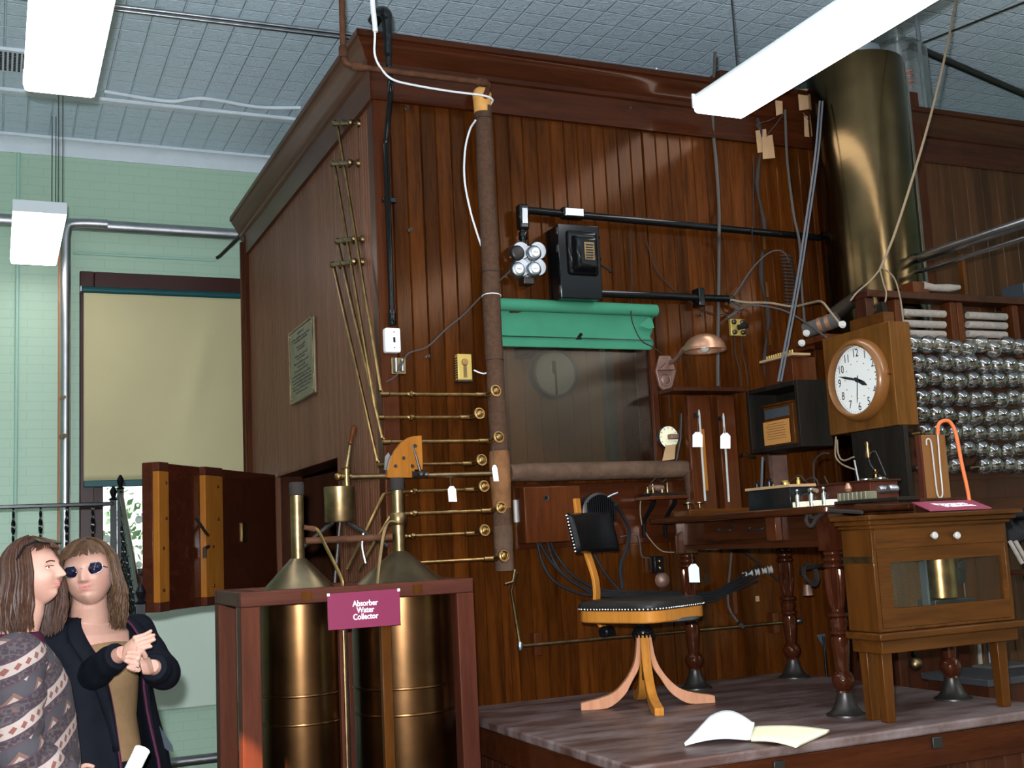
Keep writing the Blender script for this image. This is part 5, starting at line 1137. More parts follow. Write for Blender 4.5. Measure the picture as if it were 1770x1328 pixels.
for h in range(12): b.ball(dpos(h*PI/6+.1, kr*.50), .0028, 6)
b.done('red_dots', 'rubber_orange', T)
def hand(ang, l, w_, nm, tail=.0, m='ink'):
    p0 = dpos(ang+PI, tail) if tail else dpos(ang, 0); p1 = dpos(ang, l); dx = Vector((-.003, 0, 0)); s_ = (p1-p0).cross(Vector((1, 0, 0))).normalized()*w_
    MB().prism([p0-s_*.6, p0+s_*.6, p0.lerp(p1, .7)+s_, p1, p0.lerp(p1, .7)-s_], dx).done(nm, m, T)
hand(math.radians(118), kr*.42, .010, 'hour_hand', .02); hand(math.radians(285), kr*.78, .006, 'minute_hand', .03); hand(math.radians(188), kr*.62, .0015, 'second_hand', .02)
MB().lathe([(.011, 0), (.009, .006)], dpos(0, 0)+Vector((-.003, 0, 0)), (-1, 0, 0), 16).done('hub', 'ink', T)
MB().lathe([(kr*.925, 0), (kr*.8, .006), (kr*.4, .011), (.002, .013)], (kx-.036, kc.y, kc.z), (-1, 0, 0), 40, cap=False).done('glass_cover', 'pane_glass', T)
MB().lathe([(.004, 0), (.005, .012), (.002, .02)], (kx-.01, ky0+.02, kc.z), (0, -1, 0), 8).done('catch', 'copper', T)
# black slate below the clock
sy0_, sy1_ = Y(1568, 790, kx+.01).y, Y(1476, 790, kx+.01).y
T = thing('slate_panel', (kx+.02, (sy0_+sy1_)/2, TZ), 'black slate panel standing on the table under the clock with a brass socket', 'panel')
MB().box((kx+.005, sy0_, TZ), (kx+.03, sy1_, kz0-.002)).done('slab', 'blackened_wood', T, bev=.002)
q = Y(1500, 772, kx-.01); MB().lathe([(.012, 0), (.015, .02), (.010, .05), (.014, .07)], (kx-.012, q.y, q.z-.05), (0, 0, 1), 14).done('socket', 'brass_dull', T)
MB().tube(curve([(kx-.012, q.y, q.z-.05), Y(1506, 805, kx-.03), Y(1520, 822, kx-.05), Y(1535, 828, kx-.06)], 5), .0025, 6).done('wire', 'cord_grey', T)
MB().tube(curve([(kx-.01, q.y+.0, q.z-.04), Y(1512, 780, kx-.02), Y(1522, 800, kx-.04), Y(1531, 822, kx-.06)], 5), .0025, 6).done('wire', 'cord_grey', T)
# block and dark cowl on top of the clock case
q0 = Y(1466, 560, kx+.02); q1 = Y(1524, 548, kx+.02)
tag(MB().box((kx+.03, q1.y, kz1+.0005), (kx+.09, q0.y, kz1+.055)).done('pine_block', 'oak_x'), 'small orange-brown wooden block lying on top of the clock case', 'block')
tag(MB().prism([(kx+.10, ky1-.15, kz1), (kx+.10, ky1-.33, kz1), (kx+.10, ky1-.30, kz1+.12), (kx+.10, ky1-.24, kz1+.07)], (.03, 0, 0)).done('black_cowl', 'blackened_wood'), 'black sheet folded behind the wooden block on the clock case', 'sheet')
tag(MB().cyl(X(1440, 545, -.45), X(1498, 502, -.55), .035, 16).done('black_tube', 'blackened_wood'), 'short black tube leaning up to the bulb panel top behind the clock', 'tube')
# ================================================================ RADIO BOX AND RECEIVER
bx = 1.85; by0, by1 = Y(1380, 700, bx).y, Y(1290, 700, bx).y; bz0, bz1 = 1.927, 2.243
T = thing('black_box', (bx+.09, (by0+by1)/2, bz0), 'open fronted black wooden box hanging between the thermometers and the clock', 'box')
b = MB(); bd = .185; t = .022
b.box((bx, by0, bz0), (bx+bd, by0+t, bz1)); b.box((bx, by1-t, bz0), (bx+bd, by1, bz1)); b.box((bx, by0+t, bz0), (bx+bd, by1-t, bz0+t)); b.box((bx, by0+t, bz1-t), (bx+bd, by1-t, bz1)); b.box((bx+bd-.012, by0+t, bz0+t), (bx+bd, by1-t, bz1-t)); b.done('case', 'blackened_wood', T, bev=.003)
MB().box((bx+.10, by1, bz0+.1), (bx+.13, -.001, bz0+.14)).done('bracket', 'dark_wood', T)
rx = bx+.05; ry0, ry1 = Y(1373, 740, rx).y, Y(1322, 740, rx).y; rz1 = Y(1345, 700, rx).z
R_ = thing('wooden_receiver', (rx+.05, (ry0+ry1)/2, bz0+t), 'small orange-brown wooden device with a blue window standing in the black box', 'device')
MB().box((rx, ry0, bz0+t), (rx+.11, ry1, rz1)).done('body', 'oak', R_, bev=.003)
MB().box((rx-.006, ry0-.006, rz1), (rx+.115, ry1+.006, rz1+.01)).done('lid', 'oak_x', R_, bev=.002)
MB().box((rx-.003, ry0+.03, rz1-.06), (rx-.0005, ry1-.012, rz1-.015)).done('window', 'blue_grey_metal', R_)
N_ = thing('paper_note', (rx-.01, (ry0+ry1)/2, bz0+t+.02), 'orange paper note with handwriting on the front of the small wooden device', 'note')
nz0, nz1 = bz0+t+.012, rz1-.075
MB().box((rx-.009, ry0+.025, nz0), (rx-.007, ry1+.0, nz1)).done('sheet', 'paper_orange', N_)
b = MB(); random.seed(2)
for k in range(7): b.box((rx-.0105, ry0+.045+random.random()*.02, nz1-.015-k*.012), (rx-.0095, ry1-.02-random.random()*.02, nz1-.0135-k*.012))
b.done('handwriting', 'ink', N_)
# things above the black box
q0 = X(1372, 650, -.2); tag(MB().box((bx+.03, by0+.06, bz1+.0005), (bx+.17, by1-.13, bz1+.12)).done('terminal_box', 'red_wood', bev=.003), 'reddish wooden box standing on top of the black box behind the clock', 'box')
T = thing('comb_terminal', (bx+.06, -.4, bz1+.125), 'tan strip with a comb of pale terminals on the reddish box', 'terminal strip')
z = bz1+.1215; MB().box((bx+.01, by0+.03, z), (bx+.12, by1-.12, z+.012)).done('strip', 'paper_tan', T, bev=.001)
for k in range(12): MB().lathe([(.005, 0), (.004, .016)], (bx+.025, by0+.045+k*.018, z+.0122), n=8).done('pin', 'gold_paint', T)
cs0, cs1 = X(1392, 572, -.35), X(1448, 552, -.5)
T = thing('induction_coil', cs0.lerp(cs1, .5), 'grey and orange banded coil on a wooden shelf behind the clock', 'coil')
MB().cyl(cs0, cs1, .038, 20).done('winding', 'cord_grey', T)
d = cs1-cs0
for f in (.45, .68): MB().cyl(cs0+d*f, cs0+d*(f+.12), .0395, 20).done('band', 'copper_dome', T)
MB().box((cs0.x-.02, cs1.y-.02, cs0.z-.075), (cs1.x+.05, cs0.y+.06, cs0.z-.045)).done('shelf', 'red_wood', T, bev=.003)
MB().box((cs0.x+.02, cs0.y, cs0.z-.09), (cs0.x+.05, -.001, cs0.z-.045)).done('bracket', 'red_wood', T)
for (u, v), lb in (((1393, 577), 'upper'), ((1385, 594), 'lower'), ((1455, 562), 'rightmost, on the clock case')):
    q = X(u, v, -.42 if u < 1400 else -.72); b = MB()
    b.lathe([(.014, 0), (.018, .006), (.010, .012), (.014, .018)], q, Vector((-.3, -1, .2)), 12); tag(b.done('porcelain_insulator', 'porcelain'), 'small porcelain wire knob beside the clock, the '+lb, 'insulator')
# ================================================================ SWIVEL CHAIR
CC = Vector((.935, -.54, 0)); ang0 = math.radians(159)
def cp_(a, r, z): return Vector((CC.x+math.cos(a)*r, CC.y+math.sin(a)*r, z))
T = thing('swivel_chair', (CC.x, CC.y, ZS), 'old swivel chair with black studded leather seat and back, yellow wood and four curved legs', 'chair')
for k in range(4):
    a = ang0+k*PI/2; d = Vector((math.cos(a), math.sin(a), 0)); n_ = Vector((-d.y, d.x, 0))
    up = [(.030, .300), (.034, .26), (.046, .19), (.080, .125), (.135, .070), (.20, .046), (.275, .032), (.283, .022)]
    lo = [(.283, .0), (.20, .0), (.150, .012), (.095, .055), (.060, .110), (.030, .16), (.020, .22), (.016, .300)]
    poly = [CC+d*r+Vector((0, 0, ZS+h))-n_*.019 for r, h in curve([(r, h, 0) for r, h in up], 3) for r, h in ((r, h),)] if False else None
    U_ = [(q.x, q.y) for q in curve([(r, h, 0) for r, h in up], 4)]; L2 = [(q.x, q.y) for q in curve([(r, h, 0) for r, h in lo], 4)]
    MB().prism([CC+d*r+Vector((0, 0, ZS+max(h, 0)))-n_*.019 for r, h in U_+L2], n_*.038).done('leg', 'yellow_wood' if k in (1, 3) else 'pink_wood', T, bev=.004)
b = MB(); b.lathe([(.016, .13), (.016, .31), (.036, .315), (.044, .322), (.044, .332), (.036, .345), (.020, .352), (.018, .36), (.018, .38)], (CC.x, CC.y, ZS-.02), n=20)
for k in range(16): a = k*PI/8; b.box(Vector((CC.x+math.cos(a)*.043-.003, CC.y+math.sin(a)*.043-.003, ZS+.286)), Vector((CC.x+math.cos(a)*.043+.003, CC.y+math.sin(a)*.043+.003, ZS+.308)))
b.done('spindle', 'iron_black', T)
b = MB(); b.box((CC.x-.05, CC.y-.05, ZS+.338), (CC.x+.05, CC.y+.05, ZS+.372)); b.box((CC.x-.022, CC.y-.15, ZS+.350), (CC.x+.022, CC.y+.15, ZS+.372), Matrix.Rotation(ang0-PI/4, 3, 'Z'), CC+Vector((0, 0, ZS+.36))); b.done('tilt_iron', 'iron_black', T, bev=.004)
MB().lathe([(.13, 0), (.14, .004), (.14, .012), (.13, .016)], cp_(math.radians(-40), .10, ZS+.352), n=30).done('spring_plate', 'blue_grey_metal', T)
# seat: rounded square, corners towards the legs
def seat_ring(R_, z, f=.0):
    out = []
    for k in range(48):
        a = k*PI/24; c = abs(math.cos(a))**6+abs(math.sin(a))**6; r = R_/(c**(1/6)); aa = a+ang0+PI/4
        out.append(Vector((CC.x+math.cos(aa)*r, CC.y+math.sin(aa)*r, z)))
    return out
def loft(rings, name, m, par, **k):
    b = MB(); V = [[b.bm.verts.new(q) for q in r] for r in rings]; n = len(V[0])
    for A, B in zip(V, V[1:]):
        for i in range(n): b.bm.faces.new((A[i], A[(i+1) % n], B[(i+1) % n], B[i]))
    b.bm.faces.new(V[0][::-1]); b.bm.faces.new(V[-1]); return b.done(name, m, par, **k)
SR = .208
loft([seat_ring(SR-.006, ZS+.358), seat_ring(SR, ZS+.362), seat_ring(SR, ZS+.408)], 'seat_rail', 'yellow_wood', T, bev=.003)
loft([seat_ring(SR+.002, ZS+.4085), seat_ring(SR+.007, ZS+.416), seat_ring(SR+.006, ZS+.434), seat_ring(SR-.006, ZS+.446), seat_ring(SR-.05, ZS+.450), seat_ring(SR-.12, ZS+.447)], 'seat', 'leather_worn', T, ang=60)
b = MB(); rr = seat_ring(SR+.006, ZS+.415); per = [rr[i].lerp(rr[(i+1) % 48], t) for i in range(48) for t in (0, .5)]
for q in per: b.ball(q, .0045, 6)
st = b.done('stud', 'steel', T); st['kind'] = 'stuff'
# back post and pad
fa = math.radians(118); fd = Vector((math.cos(fa), math.sin(fa), 0)); fs = Vector((-fd.y, fd.x, 0))*-1
P_ = [(.150, .300), (.185, .33), (.200, .37), (.192, .43), (.168, .50), (.172, .56), (.195, .62), (.215, .70), (.225, .80), (.228, .895)]
P_ = [(r, h) for r, h in P_]
bk = []
pth = curve([(CC+fd*r+Vector((0, 0, ZS+h))) for r, h in [(.16, .30), (.210, .335), (.232, .40), (.225, .47), (.230, .54), (.255, .62), (.285, .72), (.297, .80), (.305, .888)]], 5)
b = MB(); prev = None
for i, q in enumerate(pth):
    t = (pth[min(i+1, len(pth)-1)]-pth[max(i-1, 0)]).normalized(); nn = t.cross(fs).normalized(); w_ = .020; h_ = .008
    ring = [b.bm.verts.new(q+fs*sx_*w_+nn*sy_*h_) for sx_, sy_ in ((-1, -1), (1, -1), (1, 1), (-1, 1))]
    if prev:
        for k in range(4): b.bm.faces.new((prev[k], prev[(k+1) % 4], ring[(k+1) % 4], ring[k]))
    else: b.bm.faces.new(ring[::-1])
    prev = ring
b.bm.faces.new(prev); b.done('back_post', 'yellow_wood', T, bev=.003)
q = pth[0]+Vector((0, 0, .01)); MB().lathe([(.018, -.035), (.024, -.03), (.024, .03), (.018, .035)], q-fs*.035, fs, 16).done('adjusting_knob', 'iron_black', T)
pc2 = CC+fd*.255+Vector((0, 0, ZS+.735)); hw_, hh2, th = .165, .088, .03
def padf(sgn):
    def f(s, t):
        a = (s-.5)*2; c = (t-.5)*2; fx = math.copysign(abs(a)**.9, a); x = fx*hw_; z = c*hh2
        e = max(0, (1-abs(a)**6)*(1-abs(c)**6)); bend = .035*(a*a)
        return pc2+fs*x+Vector((0, 0, z))-fd*(bend)+fd*(-sgn*th*(e**.4)*(.8+.2*e))+fd*.02*c
    return f
b = MB(); b.grid(padf(1), 24, 16); b.grid(lambda s, t: padf(-1)(1-s, t), 24, 16); bmesh.ops.remove_doubles(b.bm, verts=b.bm.verts, dist=.0005); b.done('back_pad', 'leather_black', T, ang=70)
b = MB()
for k in range(12):
    for s in (0.0, 1.0):
        q = padf(0)(s, .06+.88*k/11); b.ball(q+fd*.006+fs*(-.002 if s == 0 else .002), .0055, 6)
st = b.done('back_stud', 'steel', T); st['kind'] = 'stuff'
# ================================================================ BULB PANEL
yb3 = -.62; ybf = -.76
bx0, bx1 = 2.20, 3.42; bz0_ = 1.62; bz1_ = X(1640, 512, yb3).z
T = thing('lamp_bank', ((bx0+bx1)/2, yb3, 0), 'dark wooden panel carrying rows of clear bulbs under two banks of white coils', 'lamp bank')
MB().box((bx0, yb3, bz0_), (bx1, yb3+.03, bz1_-.30)).done('backboard', 'dark_wood', T, bev=.003)
b = MB(); b.box((bx0, yb3-.05, bz1_-.035), (bx1, yb3+.06, bz1_)); b.done('top_rail', 'dark_wood', T, bev=.004)
for x in (bx0, bx1-.05): MB().box((x, yb3-.03, 0), (x+.05, yb3+.05, bz1_-.035)).done('side_post', 'dark_wood', T, bev=.004)
MB().box((bx0+.05, yb3-.04, bz0_-.03), (bx1-.05, yb3+.04, bz0_+.03)).done('bottom_rail', 'trim_wood', T, bev=.003)
yco = yb3-.01
for (u0, u1), vs in (((1560, 1632), (540, 559, 576, 592)), ((1672, 1738), (545, 561, 577, 592))):
    for v in vs:
        a = X(u0, v, yco); c = X(u1, v, yco); z = a.z
        b = MB(); n = 70; b.tube([(a.x+(c.x-a.x)*k/n, yco, z) for k in range(n+1)], [.0185 if k % 2 else .0170 for k in range(n+1)], 12); b.done('coil_tube', 'white_spool', T)
for u in (1550, 1645, 1657, 1752):
    a = X(u, 560, yco); MB().box((a.x-.02, yb3-.03, bz1_-.31), (a.x+.02, yb3+.04, bz1_-.036)).done('upright', 'red_wood', T, bev=.003)
p0 = X(1758, 520, yb3); MB().box((p0.x, yb3-.045, bz1_-.32), (p0.x+.02, yb3+.05, bz1_-.036)).done('end_board', 'dark_wood', T)
rows = [(598, 1580), (630, 1586), (657, 1588), (688, 1590), (720, 1592), (748, 1598), (779, 1600), (808, 1604)]
def make_bulb(label, y_tip):
    B = thing('light_bulb', (0, 0, 0), label, 'light bulb', 'clear round bulbs on the lamp bank')
    r = .037; prof = []
    for k in range(15):
        a = PI*(k/14)*.80; prof.append((max(r*math.sin(a), .0005), -.115-r+ -r*math.cos(a)+r*0))
    prof = [(rr, -.152+ (-(r*math.cos(PI*.8*k/14)) )) for k, (rr, _) in enumerate(prof)]
    prof += [(.017, -.110), (.014, -.095), (.013, -.075)]
    r = .0425; prof = [(max(r*math.sin(PI*.8*k/14), .0005), .150+r*math.cos(PI*.8*k/14)) for k in range(15)]+[(.0185, .108), (.0145, .094), (.0135, .078)]
    MB().lathe(prof, (0, 0, 0), (0, -1, 0), 20, cap=False).done('glass_globe', 'bulb_glass', B)
    MB().lathe([(.022, 0), (.022, .02), (.014, .03), (.0135, .078)], (0, 0, 0), (0, -1, 0), 14).done('socket', 'dark_metal', B)
    b = MB(); b.lathe([(.005, .078), (.004, .115), (.002, .125)], (0, 0, 0), (0, -1, 0), 8)
    b.tube([Vector((.010*math.cos(t), -.128-.022*abs(math.sin(t/2)), .010*math.sin(t))) for t in [k*.4 for k in range(32)]], .0008, 4); b.done('filament', 'gold_paint', B)
    return B
ordn = ['first', 'second', 'third', 'fourth', 'fifth', 'sixth', 'seventh', 'eighth', 'ninth', 'tenth']
rown = ['top row', 'second row', 'third row', 'fourth row', 'fifth row', 'sixth row', 'seventh row', 'bottom row']
proto = None; random.seed(21); rowz = []
for r, (v, u0) in enumerate(rows):
    p0 = X(u0, v, ybf-.01); pitch = .0835; zrow = X(1670, v, ybf-.01).z; rowz.append(zrow); xs = p0.x-.0; i = 0
    while True:
        x = xs+i*pitch+random.uniform(-.004, .004)
        if x > bx1-.08 or i > 9: break
        if not (r == 7 and i in (3,)) and not (r == 6 and i == 0):
            lab = 'clear round bulb on the lamp bank, %s from left in the %s' % (ordn[i], rown[r])
            q = proto if proto is None else None
            if proto is None: proto = make_bulb(lab, 0); q = proto
            else: q = copy_tree(proto); q['label'] = lab
            q.location = (x, yb3, zrow+random.uniform(-.008, .008)); q.rotation_euler = (random.uniform(-.07, .05), random.uniform(0, 3), random.uniform(-.05, .05)) if False else (random.uniform(-.06, .04), 0, random.uniform(-.05, .05))
        i += 1
MB().box((bx0+.05, yb3-.012, rowz[-1]-.05), (bx1-.05, yb3-.0005, rowz[0]+.045)).done('socket_board', 'red_wood' if False else 'dark_wood', T)
# bits on top of the panel
q = X(1582, 498, yb3); MB().box((q.x-.05, yb3-.04, bz1_), (q.x+.05, yb3+.05, bz1_+.055)).done('block', 'red_wood', T, bev=.002)
q0 = X(1595, 494, yb3-.03); q1 = X(1658, 497, yb3-.03)
tag(MB().tube([q0, q0.lerp(q1, .3)-Vector((0, 0, .008)), q0.lerp(q1, .7)-Vector((0, 0, .006)), q1], [.022, .017, .020, .012], 12).done('cloth_roll', 'white_spool'), 'rolled white cord bundle lying on top of the lamp bank', 'roll')
q = X(1667, 465, yb3); MB().box((q.x-.012, yb3, bz1_), (q.x+.012, yb3+.03, X(1667, 440, yb3).z)).done('stick', 'oak', T)
p = X(1765, 540, -.2); tag(MB().box((p.x-.02, -.25, X(0, 0, -.2).z*0+2.2), (p.x+.2, -.1, X(1765, 493, -.2).z)).done('metal_sheet', 'blue_grey_metal'), 'blue-grey panel at the right picture edge behind the lamp bank', 'panel')
# ================================================================ INSTRUMENTS ON THE TABLE
def tb(u, x): return Y(u, 860, x).y
# thermometer stands at the far end
tw = []
for (u0, u1, lab, vt) in ((1193, 1232, 'left', 680), (1245, 1274, 'right', 680)):
    yb4 = -.13; a = X(u0, 760, yb4); c = X(u1, 760, yb4)
    T = thing('thermometer_board', ((a.x+c.x)/2, yb4, TZ), 'tall red-brown upright board at the table end holding the %s white thermometer' % lab, 'board')
    MB().box((a.x, yb4, TZ), (c.x, yb4+.045, X(1210, 684, yb4).z)).done('board', 'red_wood', T, bev=.003)
    if lab == 'left':
        p0 = X(1208, 742, yb4); p1 = X(1230, 848, yb4); MB().box((p0.x, yb4-.004, p1.z), (p1.x-.02, yb4-.0005, p0.z)).done('scale_strip', 'pine', T)
    tw.append((a, c))
a, c = X(1158, 690, -.16), X(1272, 676, -.13); zs_ = X(1210, 679, -.14).z
tag(MB().prism([(a.x, -.20, zs_), (tw[0][0].x, -.21, zs_), (tw[1][1].x+.02, -.2, zs_), (tw[1][1].x+.02, -.06, zs_), (a.x, -.06, zs_)], (0, 0, .018)).done('shelf_cap', 'dark_wood'), 'thin dark cap board across the tops of the two upright thermometer boards', 'board')
for (u0, v0, u1, v1, lab) in ((1208, 708, 1219, 866, 'left'), (1250, 714, 1260, 868, 'right')):
    p0, p1 = X(u0, v0, -.165), X(u1, v1, -.165); T = thing('thermometer', p1, 'long white glass thermometer on the %s upright board' % lab, 'thermometer')
    MB().tube([p1, p0-Vector((0, 0, .02)), p0-Vector((0, 0, .01)), p0], [.0055, .0055, .0045, .001], 8).done('tube', 'porcelain', T)
    MB().box(p0+Vector((-.012, .004, -.035)), p0+Vector((.012, .035, -.015))).done('clip', 'dark_metal', T)
white_tag(1206, 760, 17, 26, -.18, 'white paper tag on the left thermometer', [(1206, 748), (1206, 730), (1208, 718)])
white_tag(1254, 762, 17, 27, -.185, 'white paper tag on the right thermometer', [(1253, 750), (1251, 738)])
tag(MB().lathe([(.005, 0), (.007, .10), (.008, .22), (.013, .26), (.006, .275)], X(1189, 718, -.12), X(1195, 800, -.12)-X(1189, 718, -.12), 10).done('glass_rod', 'frame_wood'), 'dark glossy rod hanging left of the left thermometer board', 'rod')
# round gauge with tan card
g = X(1160, 755, -.05); T = thing('round_gauge', g, 'small round cream dial gauge above the end of the lagged pipe', 'gauge')
rg = .058; MB().lathe([(rg, 0), (rg*1.03, .02), (rg*.95, .028), (rg*.94, .02)], g+Vector((0, .045, 0)), (0, -1, 0), 28).done('case', 'dark_metal', T)
MB().lathe([(rg*.93, 0), (rg*.93, .002)], g+Vector((0, .024, 0)), (0, -1, 0), 28).done('dial', 'paper_cream', T)
b = MB()
for k in range(12): a_ = k*PI/6; b.tube([g+Vector((math.cos(a_)*rg*.7, .0215, math.sin(a_)*rg*.7)), g+Vector((math.cos(a_)*rg*.85, .0215, math.sin(a_)*rg*.85))], .0014, 4)
b.done('ticks', 'ink', T)
MB().box(g+Vector((-.01, -.02, -.012)), g+Vector((.055, .02, .012))).done('bracket', 'sconce_iron', T, bev=.004)
MB().tube([X(1178, 715, -.07), X(1176, 760, -.08), X(1169, 797, -.09)], .008, 8).done('stem', 'dark_metal', T)
card([(1151, 770), (1168, 768), (1166, 794), (1145, 797)], -.10, 'paper_tan', 'tan card leaning on the lagged pipe in front of the round gauge')
cable('gauge_wire', [X(1155, 678, -.01), X(1157, 700, -.01), X(1158, 722, -.03)], .003, 'cord_dark', 'thin wire dropping from the sconce plate to the round gauge', 'wire')
# low terminal base with glass cups at the far left table corner
a, c = X(1180, 873, -.28), X(1290, 868, -.28)
T = thing('thermometer_plinth', ((a.x+c.x)/2, -.26, TZ), 'low brown wooden base at the table end carrying the thermometer feet', 'base')
MB().box((max(a.x, 1.34), -.33, TZ), (c.x, -.19, TZ+.028)).done('block', 'oak_x', T, bev=.003)
for u in (1196, 1216): q = X(u, 866, -.35); MB().lathe([(.022, 0), (.012, .003), (.005, .006), (.005, .026), (.024, .03), (.024, .034)], (q.x+.01, -.30, TZ+.0285), n=18).done('cup', 'bulb_glass' if False else 'brass_dull', T)
# small shelf bracket with a brass relay left of the table (on the wall)
T = thing('wall_shelf', X(1147, 862, -.08), 'small dark wall shelf on two black brackets just left of the table', 'shelf')
a, c = X(1113, 866, -.10), X(1178, 862, -.10); zsf = X(1145, 864, -.1).z
MB().box((a.x, -.16, zsf), (c.x, -.017, zsf+.018)).done('board', 'red_wood', T, bev=.003)
for u in (1120, 1157):
    q = X(u, 880, -.08); MB().tube(curve([(q.x, -.14, zsf-.002), (q.x, -.11, zsf-.035), (q.x, -.04, zsf-.09), (q.x, -.028, zsf-.14), (q.x, -.028, zsf-.175)], 4), .010, 8).done('bracket', 'iron_black', T)
T = thing('brass_relay', ((a.x+c.x)/2, -.09, zsf+.0185), 'jumbled dark brass relay with coils standing on the small wall shelf', 'relay')
MB().box((a.x+.012, -.15, zsf+.0185), (c.x-.005, -.03, zsf+.032)).done('base', 'blackened_wood', T, bev=.002)
for dx, r, h in ((.03, .012, .03), (.06, .009, .045), (.11, .011, .03), (.14, .008, .05)): MB().lathe([(r, 0), (r, h*.6), (r*.5, h*.62), (r*.5, h)], (a.x+dx, -.09, zsf+.0325), n=10).done('terminal', 'brass_dull', T)
MB().cyl((a.x+.05, -.08, zsf+.06), (a.x+.12, -.08, zsf+.055), .016, 14).done('coil', 'sconce_iron', T)
MB().tube(curve([(a.x+.05, -.09, zsf+.08), (a.x+.08, -.1, zsf+.105), (a.x+.11, -.09, zsf+.085), (a.x+.13, -.1, zsf+.10)], 4), .004, 6).done('arm', 'dark_metal', T)
cable('relay_wire', [X(1150, 852, -.09), X(1125, 848, -.05), X(1109, 862, -.03), X(1107, 890, -.03), X(1113, 915, -.03), X(1128, 938, -.03), X(1145, 953, -.03), X(1165, 955, -.03)], .003, 'cord_tan', 'tan wire looping down the boards from the relay shelf toward the table leg', 'wire')
cable('relay_wire', [X(1072, 928, -.02), X(1100, 925, -.02), X(1106, 940, -.02), X(1110, 962, -.02), X(1125, 965, -.02)], .003, 'cord_grey', 'grey wire bending on the boards left of the relay wire', 'wire')
# glass cased meter
def tz(u, v, x): return Y(u, v, x)
x_ = 1.42; y1_, y0_ = tb(1293, x_), tb(1366, x_)
T = thing('glass_meter', (x_+.06, (y0_+y1_)/2, TZ), 'black glass-sided instrument box with brass terminals on its tan lid', 'instrument')
zt5 = Y(1330, 841, x_).z
MB().box((x_, y0_, TZ), (x_+.12, y1_, zt5-.012)).done('glass_body', 'green_glass_dark', T, bev=.002)
MB().box((x_-.008, y0_-.01, zt5-.0115), (x_+.13, y1_+.008, zt5)).done('lid', 'paper_tan', T, bev=.001)
for k, (r, h) in enumerate(((.010, .03), (.006, .012), (.014, .035), (.018, .022), (.006, .012), (.008, .03))): MB().lathe([(r, 0), (r, h*.6), (r*.6, h*.7), (r*.8, h)], (x_+.03+.05*(k % 2), y1_-.03-k*(y1_-y0_-.05)/5.5, zt5+.0003), n=12).done('terminal', 'iron_black' if k % 2 == 0 else 'gold_paint', T)
MB().tube([(x_+.06, y1_-.02, zt5), Y(1318, 790, x_+.06)], .006, 8).done('rod', 'blue_grey_metal', T)
# three porcelain based switches
x_ = 1.33
for k, lb in enumerate(('leftmost', 'middle', 'rightmost')):
    yc5 = (tb(1384, x_), tb(1408, x_), tb(1430, x_))[k]
    T = thing('porcelain_switch', (x_+.02, yc5, TZ), 'cream porcelain switch base with silver post near the table edge, %s of three' % lb, 'switch', 'porcelain switches on the table')
    MB().box((x_-.015, yc5-.037, TZ), (x_+.06, yc5+.037, TZ+.022)).done('base', 'paper_cream', T, bev=.003)
    MB().box((x_-.01, yc5-.036, TZ+.0225), (x_+.055, yc5+.036, TZ+.045)).done('body', 'dark_wood', T)
    MB().lathe([(.010, 0), (.010, .045), (.004, .048), (.004, .056), (.008, .062), (.005, .068)], (x_-.016, yc5, TZ+.003), n=12).done('post', 'chrome', T)
# ribbed strip + long wooden bridge + brass terminals
ya, yb6 = tb(1436, 1.36), tb(1502, 1.36)
T = thing('glass_strip', (1.37, (ya+yb6)/2, TZ), 'pale ribbed glass strip lying along the table edge beside the porcelain switches', 'instrument')
MB().box((1.33, yb6-.18, TZ), (1.42, ya-.002, TZ+.012)).done('base', 'blackened_wood', T, bev=.002)
b = MB(); n = 9
for k in range(n): y = yb6+(ya-yb6)*(k+.5)/n; b.box((1.345, y-.012, TZ+.0125), (1.40, y+.006, TZ+.042))
b.done('rib', 'porcelain' if False else 'plaque_bronze', T, bev=.003)
xw = 1.56; y1_, y0_ = Y(1345, 850, xw).y, Y(1600, 835, xw).y; y0_ = max(y0_, -1.30)
T = thing('wooden_bridge', (xw+.06, (y0_+y1_)/2, TZ), 'long reddish wooden instrument box running down the middle of the table', 'instrument')
zt6 = Y(1450, 838, xw).z
MB().box((xw, y0_, TZ), (xw+.14, y1_, zt6)).done('box', 'frame_wood', T, bev=.003)
b = MB(); b.box((xw-.01, y0_-.01, zt6), (xw+.15, y1_+.005, zt6+.008)); b.done('lid', 'dark_wood', T, bev=.002)
for u, rr in ((1497, .024), (1522, .020)): q = Y(u, 830, xw+.05); MB().lathe([(rr, 0), (rr, .006), (rr*.8, .008)], (xw+.05, q.y, zt6+.0085), n=18).done('disc', 'steel', T)
for u in (1540, 1552, 1563, 1573): q = Y(u, 822, xw+.05); MB().lathe([(.012, 0), (.012, .02), (.007, .024), (.010, .03), (.010, .04)], (xw+.05, max(q.y, y0_+.02), zt6+.0085), n=12).done('terminal', 'brass', T)
for u in (1530, 1547): q = Y(u, 845, xw-.02); MB().lathe([(.014, 0), (.016, .01), (.016, .03), (.012, .04)], (xw-.012, q.y, TZ+.05), (-1, 0, 0), 14).done('knob', 'galvanised', T)
q = Y(1476, 838, xw-.03); tag(MB().lathe([(.012, 0), (.016, .012), (.010, .026), (.006, .034)], (1.50, q.y, TZ+.052), n=12).done('copper_thimble', 'copper_dome'), 'small orange-pink cap on the table in front of the long wooden box', 'cap')
tag(MB().box((1.47, q.y-.03, TZ), (1.53, q.y+.03, TZ+.0515)).done('cap_base', 'dark_wood'), 'small dark block under the orange-pink cap', 'block')
q = Y(1413, 838, xw-.02); tag(MB().tube(curve([(1.52, q.y+.05, TZ+.07), (1.52, q.y+.02, TZ+.075), (1.52, q.y-.02, TZ+.068)], 3), .009, 8).done('twine_twist', 'cord_tan'), 'short twist of tan twine lying against the long wooden box', 'twine')
